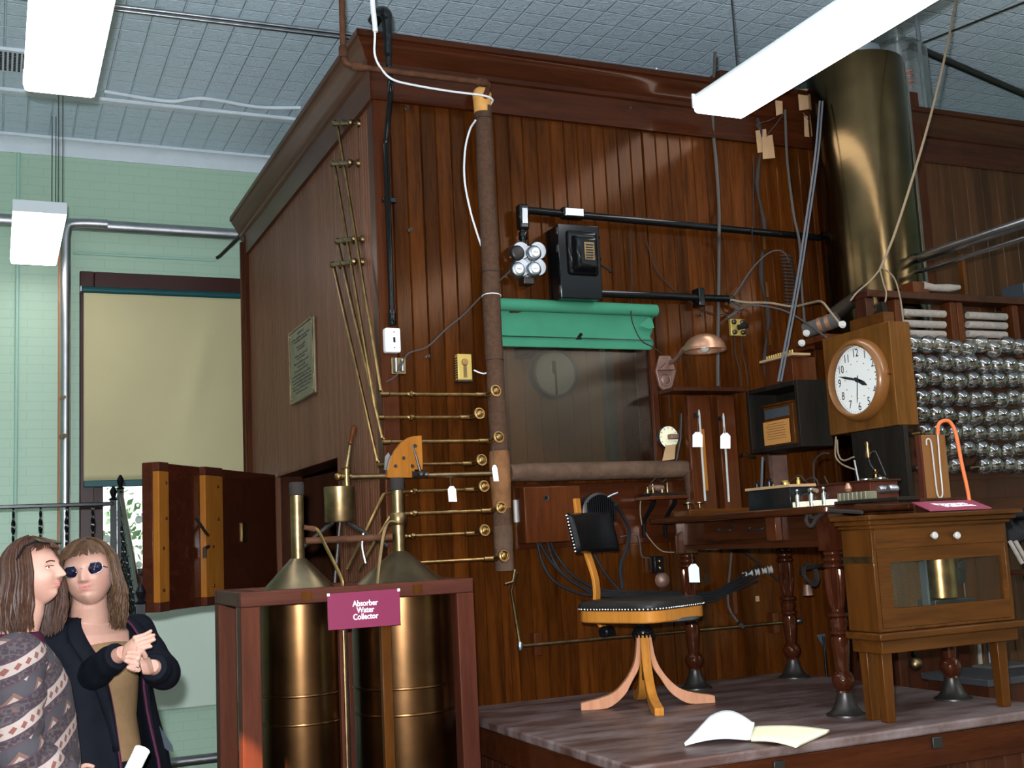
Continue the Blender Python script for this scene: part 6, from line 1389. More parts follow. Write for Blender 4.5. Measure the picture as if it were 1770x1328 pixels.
for k, pts in enumerate(([(1360, 840), (1372, 828), (1382, 822), (1392, 832), (1405, 840), (1415, 838)], [(1390, 832), (1403, 826), (1410, 828), (1415, 838)], [(1425, 824), (1432, 838)], [(1408, 836), (1407, 800), (1420, 785), (1432, 784)])):
    cable('bench_wire', [Y(u, v, xw+.02) for u, v in pts], .0035, 'cord_dark', ('dark wire looping left above the long wooden box', 'short arched wire over the long wooden box', 'short stiff wire stub over the long wooden box', 'thin wire rising from the long box to the black box')[k], 'wire')
for k, pts in enumerate(([(1445, 755), (1444, 785), (1450, 798), (1462, 806), (1478, 812)], [(1447, 760), (1449, 785), (1458, 796), (1476, 790)])):
    cable('clock_wire', [Y(u, v, kx-.04) for u, v in pts], .004, 'cord_tan', 'tan wire drooping under the clock case, the %s of two' % ('lower', 'upper')[k], 'wire')
tag(MB().tube([Y(1477, 796, kx-.02), Y(1484, 832, kx-.03)], .004, 6).done('white_rod', 'porcelain'), 'thin pale rod leaning on the edge of the black slate panel', 'rod')
q = X(1292, 786, -.05); T = thing('wall_hook', q, 'small brass hook on the boards left below the black box', 'hook')
MB().tube(curve([X(1280, 790, -.02), X(1286, 785, -.05), X(1296, 790, -.05), X(1307, 791, -.05)], 4), .008, 8).done('hook', 'brass_dull', T)
p = X(1345, 815, -.12); tag(MB().box((p.x-.045, -.14, TZ), (p.x+.045, -.11, X(1345, 788, -.12).z)).done('grey_slab', 'sconce_iron'), 'grey mottled slab standing at the wall behind the table instruments', 'slab')
# ================================================================ BELOW / AROUND THE TABLE
o0, o1 = X(905, 842, -.12), X(1008, 935, -.12)
T = thing('wooden_wall_box', ((o0.x+o1.x)/2, -.07, o1.z), 'reddish wooden box on the wide board behind the chair back, with one small hole', 'box')
MB().box((o0.x, -.12, o1.z), (o1.x, -.017, o0.z)).done('box', 'red_wood', T, bev=.005)
q = X(944, 861, -.121); MB().torus(q, .011, .003, (0, 1, 0), 16, 6).done('grommet', 'dark_metal', T); MB().lathe([(.010, 0), (.010, .001)], q, (0, -1, 0), 12).done('hole', 'void_black', T)
a, c = X(888, 864, -.03), X(902, 903, -.03); tag(MB().box((a.x, -.035, c.z), (c.x, -.017, a.z)).done('terminal_strip', 'porcelain', bev=.003), 'worn white terminal strip on the left of the reddish wall box', 'terminal strip')
# round ribbed rheostat
q = X(1038, 885, -.09); T = thing('round_rheostat', q, 'dark round ribbed rheostat half hidden behind the chair back', 'rheostat')
MB().lathe([(.085, 0), (.09, .01), (.09, .06), (.07, .07)], q+Vector((0, .07, 0)), (0, -1, 0), 28).done('body', 'dark_metal', T)
b = MB()
for k in range(13): x = q.x-.066+k*.011; h_ = math.sqrt(max(.0001, .08**2-(x-q.x)**2)); b.box((x-.0025, q.y-.012, q.z-h_), (x+.0025, q.y+.0, q.z+h_))
b.done('fin', 'iron_black', T)
MB().tube([X(1050, 860, -.09), X(1058, 856, -.10), X(1068, 852, -.11)], .006, 8).done('lever', 'steel', T)
a, c = X(1010, 858, -.03), X(1050, 875, -.03); MB().box((a.x, -.05, c.z-.02), (c.x, -.017, a.z)).done('plate', 'steel', T, bev=.003)
# hose group from wall box down to the right
starts = [(928, 938), (932, 938), (946, 938), (952, 938)]
for k, ((u, v), mid) in enumerate(zip(starts, ([(938, 975), (958, 1005), (990, 1022), (1030, 1030)], [(948, 965), (975, 995), (1005, 1015), (1040, 1028)], [(955, 965), (968, 985), (1000, 1012), (1045, 1025)], [(962, 960), (985, 990), (1010, 1008), (1050, 1022)]))):
    cable('black_cable', [X(u, v, -.06)]+[X(a, c, -.05) for a, c in mid]+[X(1150, 1030-k*2, -.05), X(1225, 1040-k*5, -.06), X(1260, 1025-k*5, -.07), X(1310, 1005-k*9, -.06)], .007, 'cable_black', 'black cable sagging from the reddish wall box behind the seat, %s of four' % ordn[k], 'cable')
cable('black_cable', [X(1025, 955, -.03), X(1045, 990, -.03), X(1070, 1020, -.03), X(1078, 1028, -.04)], .007, 'cable_black', 'short black cable slanting behind the chair post', 'cable')
cable('black_cable', [X(1064, 872, -.10), X(1075, 890, -.06), X(1087, 915, -.04), X(1084, 945, -.03), X(1073, 980, -.03), X(1076, 1018, -.04)], .010, 'cable_black', 'thick dark cable curving down from the round rheostat', 'cable')
# bell on boards
T = thing('electric_bell', X(1142, 990, -.05), 'old electric bell with a copper gong on the boards behind the seat', 'bell')
a, c = X(1129, 962, -.05), X(1147, 990, -.05); MB().box((a.x, -.06, c.z), (c.x, -.001, a.z)).done('coil_box', 'iron_black', T, bev=.004)
for dz in (.3, .7): MB().ball((a.x+(c.x-a.x)*.5, -.062, c.z+(a.z-c.z)*dz), .011, 10).done('coil', 'brass', T)
q = X(1144, 1003, -.04); MB().lathe([(.038, 0), (.036, .012), (.028, .026), (.012, .034), (.003, .036)], q+Vector((0, .0, 0)), (0, -1, 0), 24).done('gong', 'sconce_iron', T)
T = thing('insulator_row', X(1310, 990, -.06), 'row of small porcelain knobs on the boards under the table', 'insulators')
for u, v, r in ((1287, 993, .013), (1297, 991, .016), (1309, 989, .019), (1321, 987, .017), (1331, 985, .022)):
    q = X(u, v, -.06); MB().lathe([(r*.8, -.012), (r, -.008), (r*.6, 0), (r, .008), (r*.8, .012)], q, Vector((1, -.5, .15)), 14).done('insulator', 'porcelain', T)
cable('drop_cable', [X(1265, 950, -.05), X(1262, 985, -.05), X(1258, 1030, -.05), X(1262, 1055, -.05), X(1275, 1075, -.05)], .006, 'cord_grey', 'blue-grey cable hanging from under the table to a plug by the low pipe', 'cable')
q = X(1277, 1077, -.05); tag(MB().tube([q, q+Vector((.02, 0, -.02))], [.012, .018], 10).done('cable_plug', 'dark_metal'), 'dark plug on the end of the hanging blue-grey cable', 'plug')
cable('cross_cable', [X(1278, 950, -.04), X(1305, 970, -.04), X(1340, 1000, -.04), X(1352, 1008, -.04)], .005, 'cable_black', 'dark cable slanting down across the boards under the table', 'cable')
for (u, v), lb in (((1219, 998), 'triangular dark chip'), ((1309, 1035), 'pale scrap of paper')):
    q = X(u, v, -.004); tag(MB().box(q-Vector((.010, .003, .014)), q+Vector((.010, .002, .012))).done('scrap', 'paper_tan' if u > 1300 else 'dark_metal'), 'small %s stuck on the boards under the table' % lb, 'scrap')
q = X(1265, 1040, -.04); tag(MB().box(q-Vector((.012, .03, .06)), q+Vector((.012, .035, .05))).done('wooden_cleat', 'red_wood', bev=.002), 'reddish wooden cleat holding the black cables under the table', 'cleat')
# cord coil hung on rear table legs
b = MB(); q = X(1400, 993, -.35)
for k in range(5): b.torus(q+Vector((random.uniform(-.006, .006), random.uniform(-.02, .02), random.uniform(-.006, .006))), .040+k*.003, .005, Vector((.3, -1, .2)), 24, 6)
b.tube(curve([q+Vector((-.04, 0, .0)), X(1385, 985, -.3), X(1420, 978, -.5), X(1437, 975, -.8)], 5), .008, 8)
tag(b.done('cord_coil', 'cord_dark'), 'coil of dark grey cord tied between the table legs', 'cord coil')
q = X(1396, 1022, -.32); tag(MB().tube([q+Vector((0, 0, .03)), q-Vector((.0, 0, .02))], [.018, .026], 10).done('cord_fitting', 'sconce_iron'), 'brown fitting hanging below the cord coil between the table legs', 'fitting')
q = X(1582, 1148, -.5); T = thing('float_ball', q, 'brass ball hanging on a black stem in shadow under the machine case', 'ball')
MB().ball(q, .034, 16).done('ball', 'brass_dull', T); MB().cyl(q+Vector((0, 0, .03)), q+Vector((0, 0, .16)), .011, 10).done('stem', 'iron_black', T)
for (u0, v0, u1, v1, r, m_, lb) in ((1610, 1090, 1620, 1190, .014, 'blue_grey_metal', 'pale pipe standing upright'), (1618, 1110, 1640, 1190, .008, 'blue_grey_metal', 'thin pale pipe slanting'), (1688, 1080, 1692, 1140, .012, 'white_spool', 'pale cord-wrapped upright'), (1705, 1085, 1708, 1150, .010, 'blue_grey_metal', 'thin bluish upright pipe'), (1423, 1100, 1440, 1180, .006, 'iron_black', 'thin black rod leaning')):
    a = X(u0, v0, -.25); c = X(u1, v1, -.25); c.z = .005; c.x = a.x; tag(MB().cyl(c, a+Vector((0, 0, .3 if r > .01 else .0)), r, 10).done('stray_pipe', m_), lb+' in the shadow behind the table', 'pipe')
p = [X(u, v, -.12) for u, v in ((1411, 1098), (1426, 1096), (1428, 1126))]; tag(MB().prism(p, (0, .004, 0)).done('blue_wedge', 'blue_grey_metal'), 'pale blue wedge of sheet metal behind the near table leg', 'sheet')
# side bench at the right beyond the platform
T = thing('side_bench', (3.0, -.75, 0), 'low dark bench with a grey top right of the platform', 'bench')
MB().box((2.30, -1.07, .84), (3.7, -.67, .87)).done('top', 'grey_shelf', T, bev=.004); MB().box((2.32, -1.05, 0), (3.68, -.69, .84)).done('body', 'dark_wood', T)
T = thing('dark_cupboard', (2.8, -1.05, 1.2), 'dark wooden cupboard shelf behind the machine case at right edge', 'shelf')
a = X(1752, 990, -1.0); MB().box((a.x-.04, -1.1, a.z-.012), (a.x+.6, -.8, a.z)).done('shelf', 'dark_wood', T); MB().box((a.x+.56, -1.1, .871), (a.x+.6, -.8, a.z-.013)).done('side', 'dark_wood', T)
for k, lb in enumerate(('left', 'right')):
    q = X(1756+k*10, 955, -1.0); tag(MB().cyl(q+Vector((.03, 0, -.05)), q+Vector((-.03, 0, .05)), .010, 10).done('paper_roll', 'white_spool'), 'pale paper roll leaning at the right picture edge, the %s one' % lb, 'roll')
q = X(1716, 1168, -.7)
tag(MB().prism([(q.x-.12, -.85, .871), (q.x+.12, -.85, .871), (q.x+.12, -.70, .871), (q.x-.12, -.70, .871)], (0, 0, .01)).done('folder', 'cord_grey'), 'grey folder lying on the bench right of the platform', 'folder')
a = X(1690, 872, -.5); T = thing('grey_cloth', (a.x+.2, -.55, 1.6), 'crumpled grey cloth under the lamp bank behind the machine case', 'cloth')
b = MB(); random.seed(8); b.grid(lambda s, t: (a.x-.1+.7*s, -.55+.05*math.sin(s*23+t*7), 1.42+.20*t+.02*math.sin(s*31)), 30, 10); b.done('cloth', 'grey_shelf', T, solid=.006)
# ================================================================ OPEN BOOK
T = thing('open_notebook', (.83, -1.5, ZS), 'open notebook with white and cream pages lying near the platform edge', 'notebook')
B0 = [X(0, 0, 0)]
pl_ = [Z(u, v, ZS+.003) for u, v in ((1184, 1291), (1296, 1281), (1303, 1262), (1245, 1247), (1215, 1252))]
cl_ = Vector((.70, -1.42, 0)); Lp = [Z(1183, 1291, ZS+.003), Z(1240, 1293, ZS+.003), Z(1298, 1279, ZS+.003), Z(1303, 1260, ZS+.003), Z(1245, 1244, ZS+.02)]
g00, g10, g01, g11 = Z(1184, 1292, ZS+.003), Z(1297, 1282, ZS+.003), Z(1228, 1250, ZS+.003), Z(1305, 1262, ZS+.003)
def pgl(s, t):
    p = g00.lerp(g10, s).lerp(g01.lerp(g11, s), t); p.z = ZS+.012+.030*math.sin(PI*min(1, s*1.05))*(.4+.6*t)+.012*t; return p
b = MB(); b.grid(pgl, 16, 10); b.done('left_pages', 'paper_white', T, solid=.010)
h00, h10, h01, h11 = Z(1298, 1283, ZS+.003), Z(1376, 1294, ZS+.003), Z(1305, 1262, ZS+.003), Z(1434, 1268, ZS+.003)
def pgr(s, t):
    p = h00.lerp(h10, s).lerp(h01.lerp(h11, s), t); p.z = ZS+.010+.008*math.sin(PI*s); return p
b = MB(); b.grid(pgr, 14, 10); b.done('right_pages', 'paper_cream', T, solid=.012)
# ================================================================ PEOPLE
class Fr:
    "a local frame: front, left, up"
    def __init__(s, o, yaw, pitch=0, roll=0):
        "yaw: heading angle of the front direction in the floor plane"
        s.o = Vector(o); f = Vector((math.cos(yaw), math.sin(yaw), 0)); l = Vector((-f.y, f.x, 0)); u = Vector((0, 0, 1))
        f2 = f*math.cos(pitch)+u*math.sin(pitch); u2 = u*math.cos(pitch)-f*math.sin(pitch)
        l3 = l*math.cos(roll)+u2*math.sin(roll); u3 = u2*math.cos(roll)-l*math.sin(roll); s.f, s.l, s.u = f2, l3, u3
    def __call__(s, f, l, u): return s.o+s.f*f+s.l*l+s.u*u
NOSE = 1.1
G = lambda x, m, w: math.exp(-((x-m)/w)**2)
def head_pos(a, f, h, plump=1):
    A, Fv, H = .071*a*plump, .090*f, .113*h
    if h < 0: A *= 1-.18*(-h)**2
    if f < 0 and h < 0: Fv *= 1-.40*(-h)
    if f > 0:
        Fv *= 1-.05*abs(a)
        Fv += .012*G(a, 0, .30)*G(h, -.80, .18) + .005*G(h, .20, .10)*G(a, 0, .6) - .012*G(abs(a), .40, .17)*G(h, .04, .11)
        s = max(0, min(1, (.14-h)/.42)) if h > -.29 else max(0, 1-(-.29-h)/.07)
        Fv += .022*NOSE*G(a, 0, .13+.03*s)*s + .005*G(abs(a), .15, .06)*G(h, -.29, .05)
        Fv += .0035*G(a, 0, .28)*(G(h, -.455, .035)+.9*G(h, -.545, .04)) - .003*G(a, 0, .30)*G(h, -.50, .02) - .004*G(a, 0, .3)*G(h, -.64, .05)
        Fv += .008*G(abs(a), .50, .22)*G(h, -.24, .2)
    return Fv, A, H
def add_head(b, fr, sc=1, plump=1):
    nu, nv = 110, 84; V = []
    for j in range(nv+1):
        th = PI*j/nv; row = []
        for i in range(nu):
            ph = 2*PI*i/nu; h = math.cos(th); r = math.sin(th); f, a = r*math.cos(ph), r*math.sin(ph)
            q = head_pos(a, f, h, plump); row.append(b.bm.verts.new(fr(q[0]*sc, q[1]*sc, q[2]*sc)))
        V.append(row)
    for A, B in zip(V, V[1:]):
        for i in range(nu): b.bm.faces.new((A[i], A[(i+1) % nu], B[(i+1) % nu], B[i]))
def hpt(fr, a, h, out=0, sc=1, plump=1):
    f = math.sqrt(max(0, 1-a*a-h*h)); q = head_pos(a, f, h, plump); return fr(q[0]*sc+out, q[1]*sc, q[2]*sc)
def rings_body(b, rings, n=28):
    "rings: (centre, axis a, axis b) ellipses lofted and closed"
    V = [[b.bm.verts.new(c+A*math.cos(2*PI*k/n)+B*math.sin(2*PI*k/n)) for k in range(n)] for c, A, B in rings]
    for P, Q in zip(V, V[1:]):
        for k in range(n): b.bm.faces.new((P[k], P[(k+1) % n], Q[(k+1) % n], Q[k]))
    b.bm.faces.new(V[0][::-1]); b.bm.faces.new(V[-1])
def remeshed(b, name, m, parent, vox, smooth=3, ang=180):
    o = b.done(name, m, parent); md = o.modifiers.new('r', 'REMESH'); md.mode = 'VOXEL'; md.voxel_size = vox; md.use_smooth_shade = True
    if smooth: q = o.modifiers.new('s', 'SMOOTH'); q.factor = .5; q.iterations = smooth
    dg = bpy.context.evaluated_depsgraph_get(); me = bpy.data.meshes.new_from_object(o.evaluated_get(dg)); old = o.data; o.modifiers.clear(); o.data = me; bpy.data.meshes.remove(old)
    me.materials.clear(); me.materials.append(MATS[m])
    for p in me.polygons: p.use_smooth = True
    return o
def hair(fr, name, m, parent, ang0, ang1, lengths, wave=0, n=420, seed=1, sc=1.0, fringe=None, part=.15, vol=1.0, back=0):
    random.seed(seed); b = MB()
    e = (.098*sc*vol, .082*sc*vol, .120*sc)
    # solid under-cap
    V = []
    for j in range(15):
        row = []
        for i in range(40):
            ph = math.radians(ang0)+(math.radians(ang1-ang0))*i/39; th = math.radians(2+(96-2)*j/14)
            row.append(b.bm.verts.new(fr(e[0]*.985*math.sin(th)*math.cos(ph)-.004, e[1]*.985*math.sin(th)*math.sin(ph), e[2]*.985*math.cos(th)+.004)))
        V.append(row)
    for A, B in zip(V, V[1:]):
        for i in range(39): b.bm.faces.new((A[i], A[i+1], B[i+1], B[i]))
    for k in range(n):
        ph = math.radians(random.uniform(ang0, ang1)); fz = None
        lo = lengths(math.degrees(ph)); end = -lo*random.uniform(.88, 1.05); r0 = random.uniform(.0020, .0042); off = random.uniform(-.004, .010)
        pts = []; start = math.radians(random.uniform(3, 60)); w0 = random.uniform(0, 6.28)
        for t in range(9):
            th = start+(math.radians(92)-start)*t/8
            pts.append((math.sin(th)*math.cos(ph)*(e[0]+off), math.sin(th)*math.sin(ph)*(e[1]+off), math.cos(th)*(e[2]+off)))
        x, y, z = pts[-1]; m_ = 9
        for t in range(1, m_+1):
            q = t/m_; zz = z+(end-z)*q; sp = 1+.16*math.sin(q*PI*.8)*vol-.10*q*q
            wv = wave*math.sin(q*11+w0)*q; wv2 = wave*math.cos(q*9+w0)*q
            pts.append((x*sp+wv-back*q, y*sp+wv2, zz))
        P_ = [fr(*p) for p in pts[:9]]+[None]*0
        # hanging part follows gravity, not the head tilt
        base = P_[-1]
        for p in pts[9:]:
            dx = fr.f*(p[0]-x)+fr.l*(p[1]-y); P_.append(base+Vector((dx.x, dx.y, 0))+Vector((0, 0, p[2]-z)))
        b.tube(P_, [r0*(1 if i < len(P_)-4 else (len(P_)-i)/5) for i in range(len(P_))], 5)
    if fringe:
        for k in range(170):
            s = random.uniform(-1, 1); a0 = part*.07; r0 = random.uniform(.002, .0036); hh = fringe*random.uniform(.85, 1.12)
            pts = []
            for t in range(8):
                q = t/7; a = (.05+(s*.92-.05)*q**.8); th_h = .98-(.98-hh)*q**1.3
                f = math.sqrt(max(.02, 1-min(.97, a*a*.9)-min(.95, th_h*th_h)*.98)) if a*a+th_h*th_h < 1 else .05
                nrm = math.sqrt(a*a+f*f+th_h*th_h); pts.append(fr(.100*sc*f/nrm*vol, .081*sc*a/nrm*vol, .122*sc*th_h/nrm))
            b.tube(pts, [r0*(1 if i < 6 else .5) for i in range(8)], 5)
    return b.done(name, m, parent, ang=70)
def finger(b, pts, r): b.tube(curve(pts, 4), [r*(1.08-.36*i/(4*(len(pts)-1))) for i in range(4*(len(pts)-1)+1)], 10); b.ball(pts[-1], r*.72, 8); b.ball(pts[0], r*1.1, 8)
# ---- woman in the dark coat
WD = 4.15
def SP(u, v, d=4.0):
    q = FW + RT*((u-885)/FPX) - UP*((v-664)/FPX); return CAM+q*d
hc = SP(153, 992, 4.15); O = Vector((hc.x+.02, hc.y+.05, 0))
tocam = math.atan2(CAM.y-hc.y, CAM.x-hc.x)
fr = Fr(hc, tocam-.22, .10, .13); bo = Fr(Vector((O.x, O.y, 0)), tocam+.62)
W2 = thing('person', (O.x, O.y, 0), 'woman in sunglasses, open dark navy coat and tan sweater, smiling with hands clasped', 'person')
b = MB(); add_head(b, fr, 1.0, 1.20)
nk = bo(-.015, 0, 1.31)
rings_body(b, [(nk-Vector((0, 0, .08)), bo.f*.09, bo.l*.13), (nk, bo.f*.066, bo.l*.074), (nk.lerp(hc, .5)-Vector((0, 0, .02)), bo.f*.060, bo.l*.064), (hc-fr.u*.03-fr.f*.015, fr.f*.055, fr.l*.06)])
rings_body(b, [(bo(0, 0, z), bo.f*fd_, bo.l*wd) for z, fd_, wd in ((.02, .06, .10), (.45, .08, .13), (.80, .12, .17), (.92, .125, .17), (1.05, .105, .14), (1.20, .12, .155), (1.30, .085, .15), (1.34, .05, .09))])
# arms and clasped hands, laid out where the photo shows them
yh = hc.y-.30
def HP(u, v, dy=0): return X(u, v, yh+dy)
sr, sl = bo(0, -.175, 1.285), bo(0, .175, 1.285)
elr, ell = SP(150, 1170, 4.02), SP(284, 1165, 4.12); wr, wl_ = HP(213, 1128, .03), HP(262, 1152, .06)
for s_, e_, w_ in ((sr, elr, wr), (sl, ell, wl_)): b.tube([s_, s_.lerp(e_, .5), e_, e_.lerp(w_, .55), w_], [.05, .048, .040, .034, .024], 14)
# right hand (picture left), open, fingers towards upper right
rings_body(b, [(HP(211, 1130, .03), Vector((0, .017, 0)), Vector((.006, 0, .026))), (HP(222, 1123, .015), Vector((0, .019, 0)), Vector((.010, 0, .036))), (HP(234, 1118, .0), Vector((0, .016, 0)), Vector((.010, 0, .040)))], 16)
for pts in ([(233, 1103), (244, 1100), (253, 1096), (261, 1091)], [(235, 1110), (247, 1105), (257, 1102), (266, 1098)], [(236, 1118), (247, 1113), (257, 1110), (267, 1106)], [(235, 1126), (245, 1122), (254, 1119), (261, 1118)]):
    finger(b, [HP(u, v, -.004-.004*i) for i, (u, v) in enumerate(pts)], .0085)
finger(b, [HP(216, 1140, -.005), HP(224, 1144, -.02), HP(233, 1143, -.03), HP(240, 1138, -.035)], .0095)
# left hand (picture right) under it, fingers wrapping towards the left
rings_body(b, [(HP(263, 1151, .05), Vector((0, .018, 0)), Vector((-.006, 0, .026))), (HP(253, 1149, .02), Vector((0, .02, 0)), Vector((-.010, 0, .036))), (HP(241, 1147, .0), Vector((0, .018, 0)), Vector((-.010, 0, .038)))], 16)
for pts in ([(240, 1131), (229, 1128), (221, 1129)], [(238, 1140), (227, 1136), (218, 1136)], [(237, 1149), (226, 1146), (217, 1143)], [(239, 1158), (229, 1157), (221, 1154)]):
    finger(b, [HP(u, v, -.03-.004*i) for i, (u, v) in enumerate(pts)], .0088)
finger(b, [HP(251, 1135, -.01), HP(247, 1127, -.025), HP(240, 1124, -.03)], .009)
body = remeshed(b, 'body', 'skin', W2, .0028, 2)
# face details
b = MB()
for h0, dz, m_ in ((-.462, .0, 1), (-.535, .0, 1)):
    for i in range(13):
        a = -.25+.5*i/12; hh = h0+(.05*(a/.25)**2 if h0 < -.5 else .03*(a/.25)**2); b.ball(hpt(fr, a*1.35, hh+.035*(abs(a)/.25)**2, -.0008, 1.0, 1.20), .0036*(1-.55*(a/.25)**2), 6)
b.done('lips', 'lip', W2)
G2 = MB(); lens = []
for s in (-1, 1):
    c = hpt(fr, .40*s, .05, .014, 1.0, 1.20); w_, h_ = .032, .020; pts = []
    for k in range(24):
        a = 2*PI*k/24; ca, sa = math.cos(a), math.sin(a); pts.append(c+fr.l*(w_*math.copysign(abs(ca)**.8, ca))+fr.u*(h_*math.copysign(abs(sa)**.85, sa)+.003*ca*s)-fr.f*(.010*(ca*s > 0)*ca*ca))
    G2.tube(pts, .0014, 6, closed=True); lens.append(pts)
    G2.tube([c+fr.l*s*.028+fr.u*.006-fr.f*.008, c+fr.l*s*.040-fr.f*.04, c+fr.l*s*.044-fr.f*.10], .0018, 6)
G2.tube([hpt(fr, -.06, .08, .010, .98), hpt(fr, 0, .10, .012, .98), hpt(fr, .06, .08, .010, .98)], .0016, 6)
gl = G2.done('sunglasses', 'steel', W2)
mat('sunglass_lens', (.005, .004, .014), .1, 0, coat=.25)
for pts in lens:
    b = MB(); c = sum(pts, Vector())/len(pts)+fr.f*.002; vc = b.bm.verts.new(c); vs = [b.bm.verts.new(p) for p in pts]
    for i in range(len(vs)): b.bm.faces.new((vc, vs[i], vs[(i+1) % len(vs)]))
    b.done('lens', 'sunglass_lens', gl, solid=.0015)
hair(fr, 'hair', 'hair_light_brown', W2, 62, 298, lambda d: .16+.05*abs(math.sin(math.radians(d))), wave=.020, n=950, seed=3, fringe=.50, vol=1.22, sc=1.0)
for s in (1,): b = MB(); b.ball(fr(.0, .078*s, -.055), .004, 8); b.done('earring', 'chrome', W2)
# sweater and skirt
b = MB(); sw = [(.80, .135, .165), (.90, .140, .170), (1.0, .125, .155), (1.10, .135, .160), (1.20, .140, .165), (1.26, .105, .14), (1.288, .070, .10)]
rings_body(b, [(bo(.005, 0, z), bo.f*f, bo.l*l) for z, f, l in sw], 36); b.done('sweater', 'tan_sweater', W2, ang=80)
b = MB(); rings_body(b, [(bo(.0, 0, z), bo.f*f, bo.l*l) for z, f, l in ((.35, .14, .18), (.6, .15, .19), (.86, .145, .178))], 36); b.done('skirt', 'black_cloth', W2, ang=80)
# coat: open shell round the torso
cz = [(.45, .24, .30), (.70, .225, .285), (.85, .205, .265), (1.0, .178, .225), (1.10, .168, .205), (1.20, .160, .205), (1.275, .130, .205), (1.325, .10, .155), (1.36, .078, .10)]
def coat(s, t):
    i = min(int(t*(len(cz)-1)), len(cz)-2); q = t*(len(cz)-1)-i; z, f, l = [cz[i][k]*(1-q)+cz[i+1][k]*q for k in range(3)]
    g0 = math.radians(30+6*math.sin(t*PI)-12*t+26*t**4); g1 = math.radians(6+8*t+46*t**3); a = g0+(2*PI-g0-g1)*s
    fold = 1+.022*math.sin(a*7+t*3)+.012*math.sin(a*13+z*9); return bo(f*math.cos(a)*fold, l*math.sin(a)*fold, z)
b = MB(); b.grid(coat, 90, 60); b.done('coat', 'navy_coat', W2, solid=.014, ang=80)
b = MB()
for s in (.004, .996):
    sg = 1 if s < .5 else -1
    def lp(p, t, s=s, sg=sg):
        base = coat(s, .30+.70*t); w_ = .012+.055*math.sin(PI*min(1, t*.95))*(t**.5); a = bo.l*sg; return base+bo.f*(.014+.008*math.sin(p*PI))+a*(w_*p)-bo.f*(.02*p)
    b.grid(lp, 8, 24)
b.done('lapel', 'navy_coat', W2, solid=.008, ang=80)
b = MB(); b.tube([coat(.0, t/20)+bo.f*.008 for t in range(20)], .005, 6); b.done('piping', 'purple_lining', W2)
b = MB(); b.tube([coat(1.0, t/20)+bo.f*.008 for t in range(20)], .005, 6); b.done('piping', 'purple_lining', W2)
for s_, e_, w_, k_ in ((sr, elr, wr, 0), (sl, ell, wl_, 1)):
    b = MB(); pth = curve([s_+Vector((0, 0, .02)), s_.lerp(e_, .5), e_, e_.lerp(w_, .5), e_.lerp(w_, .86)], 6); n = len(pth)
    b.tube(pth, [.068-.020*(i/n)+.002*math.sin(i*1.3) for i in range(n)], 18); b.ball(s_+Vector((0, 0, .0)), .074, 18); remeshed(b, 'sleeve', 'navy_coat', W2, .006, 4)
b = MB(); b.ball(HP(238, 1153, -.042), .0052, 8); b.torus(HP(232, 1158, -.04), .009, .0013, (1, 0, .2), 16, 5); b.done('ring', 'chrome', W2)
# sneaker of legs hidden below the frame: calves and shoes
b = MB()
for s in (-1, 1):
    b.tube([bo(0, s*.08, .5), bo(.0, s*.08, .25), bo(0, s*.085, .08)], [.06, .05, .038], 12); rings_body(b, [(bo(-.06, s*.085, .035), bo.u*.035, bo.l*.035), (bo(.04, s*.085, .035), bo.u*.035, bo.l*.042), (bo(.16, s*.085, .025), bo.u*.025, bo.l*.034)], 16)
remeshed(b, 'shoes', 'black_cloth', W2, .008, 2)
# paper roll and blue folder she carries
p0, p1 = SP(222, 1345, 3.85), SP(246, 1296, 3.85)
b = MB(); b.cyl(p0, p1, .026, 20); tag(b.done('rolled_paper', 'paper_white'), 'rolled sheet of white paper held low in front of the woman in the dark coat', 'paper')
q = [SP(u, v, 4.2) for u, v in ((268, 1252), (276, 1256), (298, 1290), (300, 1300), (290, 1298), (274, 1285))]
tag(MB().prism(q, (0, .01, 0)).done('blue_folder', 'blue_grey_metal'), 'light blue folder edge sticking out behind the dark coat', 'folder')
# ---- woman in the patterned jacket
NOSE = 1.45; hc = SP(60, 992, 3.72); rt = math.atan2(RT.y, RT.x)
fr = Fr(hc, rt-.16, .20, -.03); O = Vector((hc.x-.06, hc.y+.0, 0)); bo = Fr(O, rt+.45)
W1 = thing('person', (O.x, O.y, 0), 'woman in profile looking up, brown hair, sunglasses on her head, patterned woven jacket', 'person')
b = MB(); add_head(b, fr, .92, 1.1); nk = bo(0, 0, 1.31)
rings_body(b, [(nk-Vector((0, 0, .10)), bo.f*.09, bo.l*.13), (nk, bo.f*.064, bo.l*.068), (nk.lerp(hc, .5)-Vector((0, 0, .02)), bo.f*.058, bo.l*.058), (hc-fr.u*.03-fr.f*.015, fr.f*.055, fr.l*.05)])
rings_body(b, [(bo(0, 0, z), bo.f*f, bo.l*l) for z, f, l in ((.02, .06, .10), (.45, .09, .13), (.80, .12, .17), (.95, .13, .18), (1.10, .125, .165), (1.22, .115, .165), (1.29, .07, .12), (1.32, .05, .08))])
arms = []
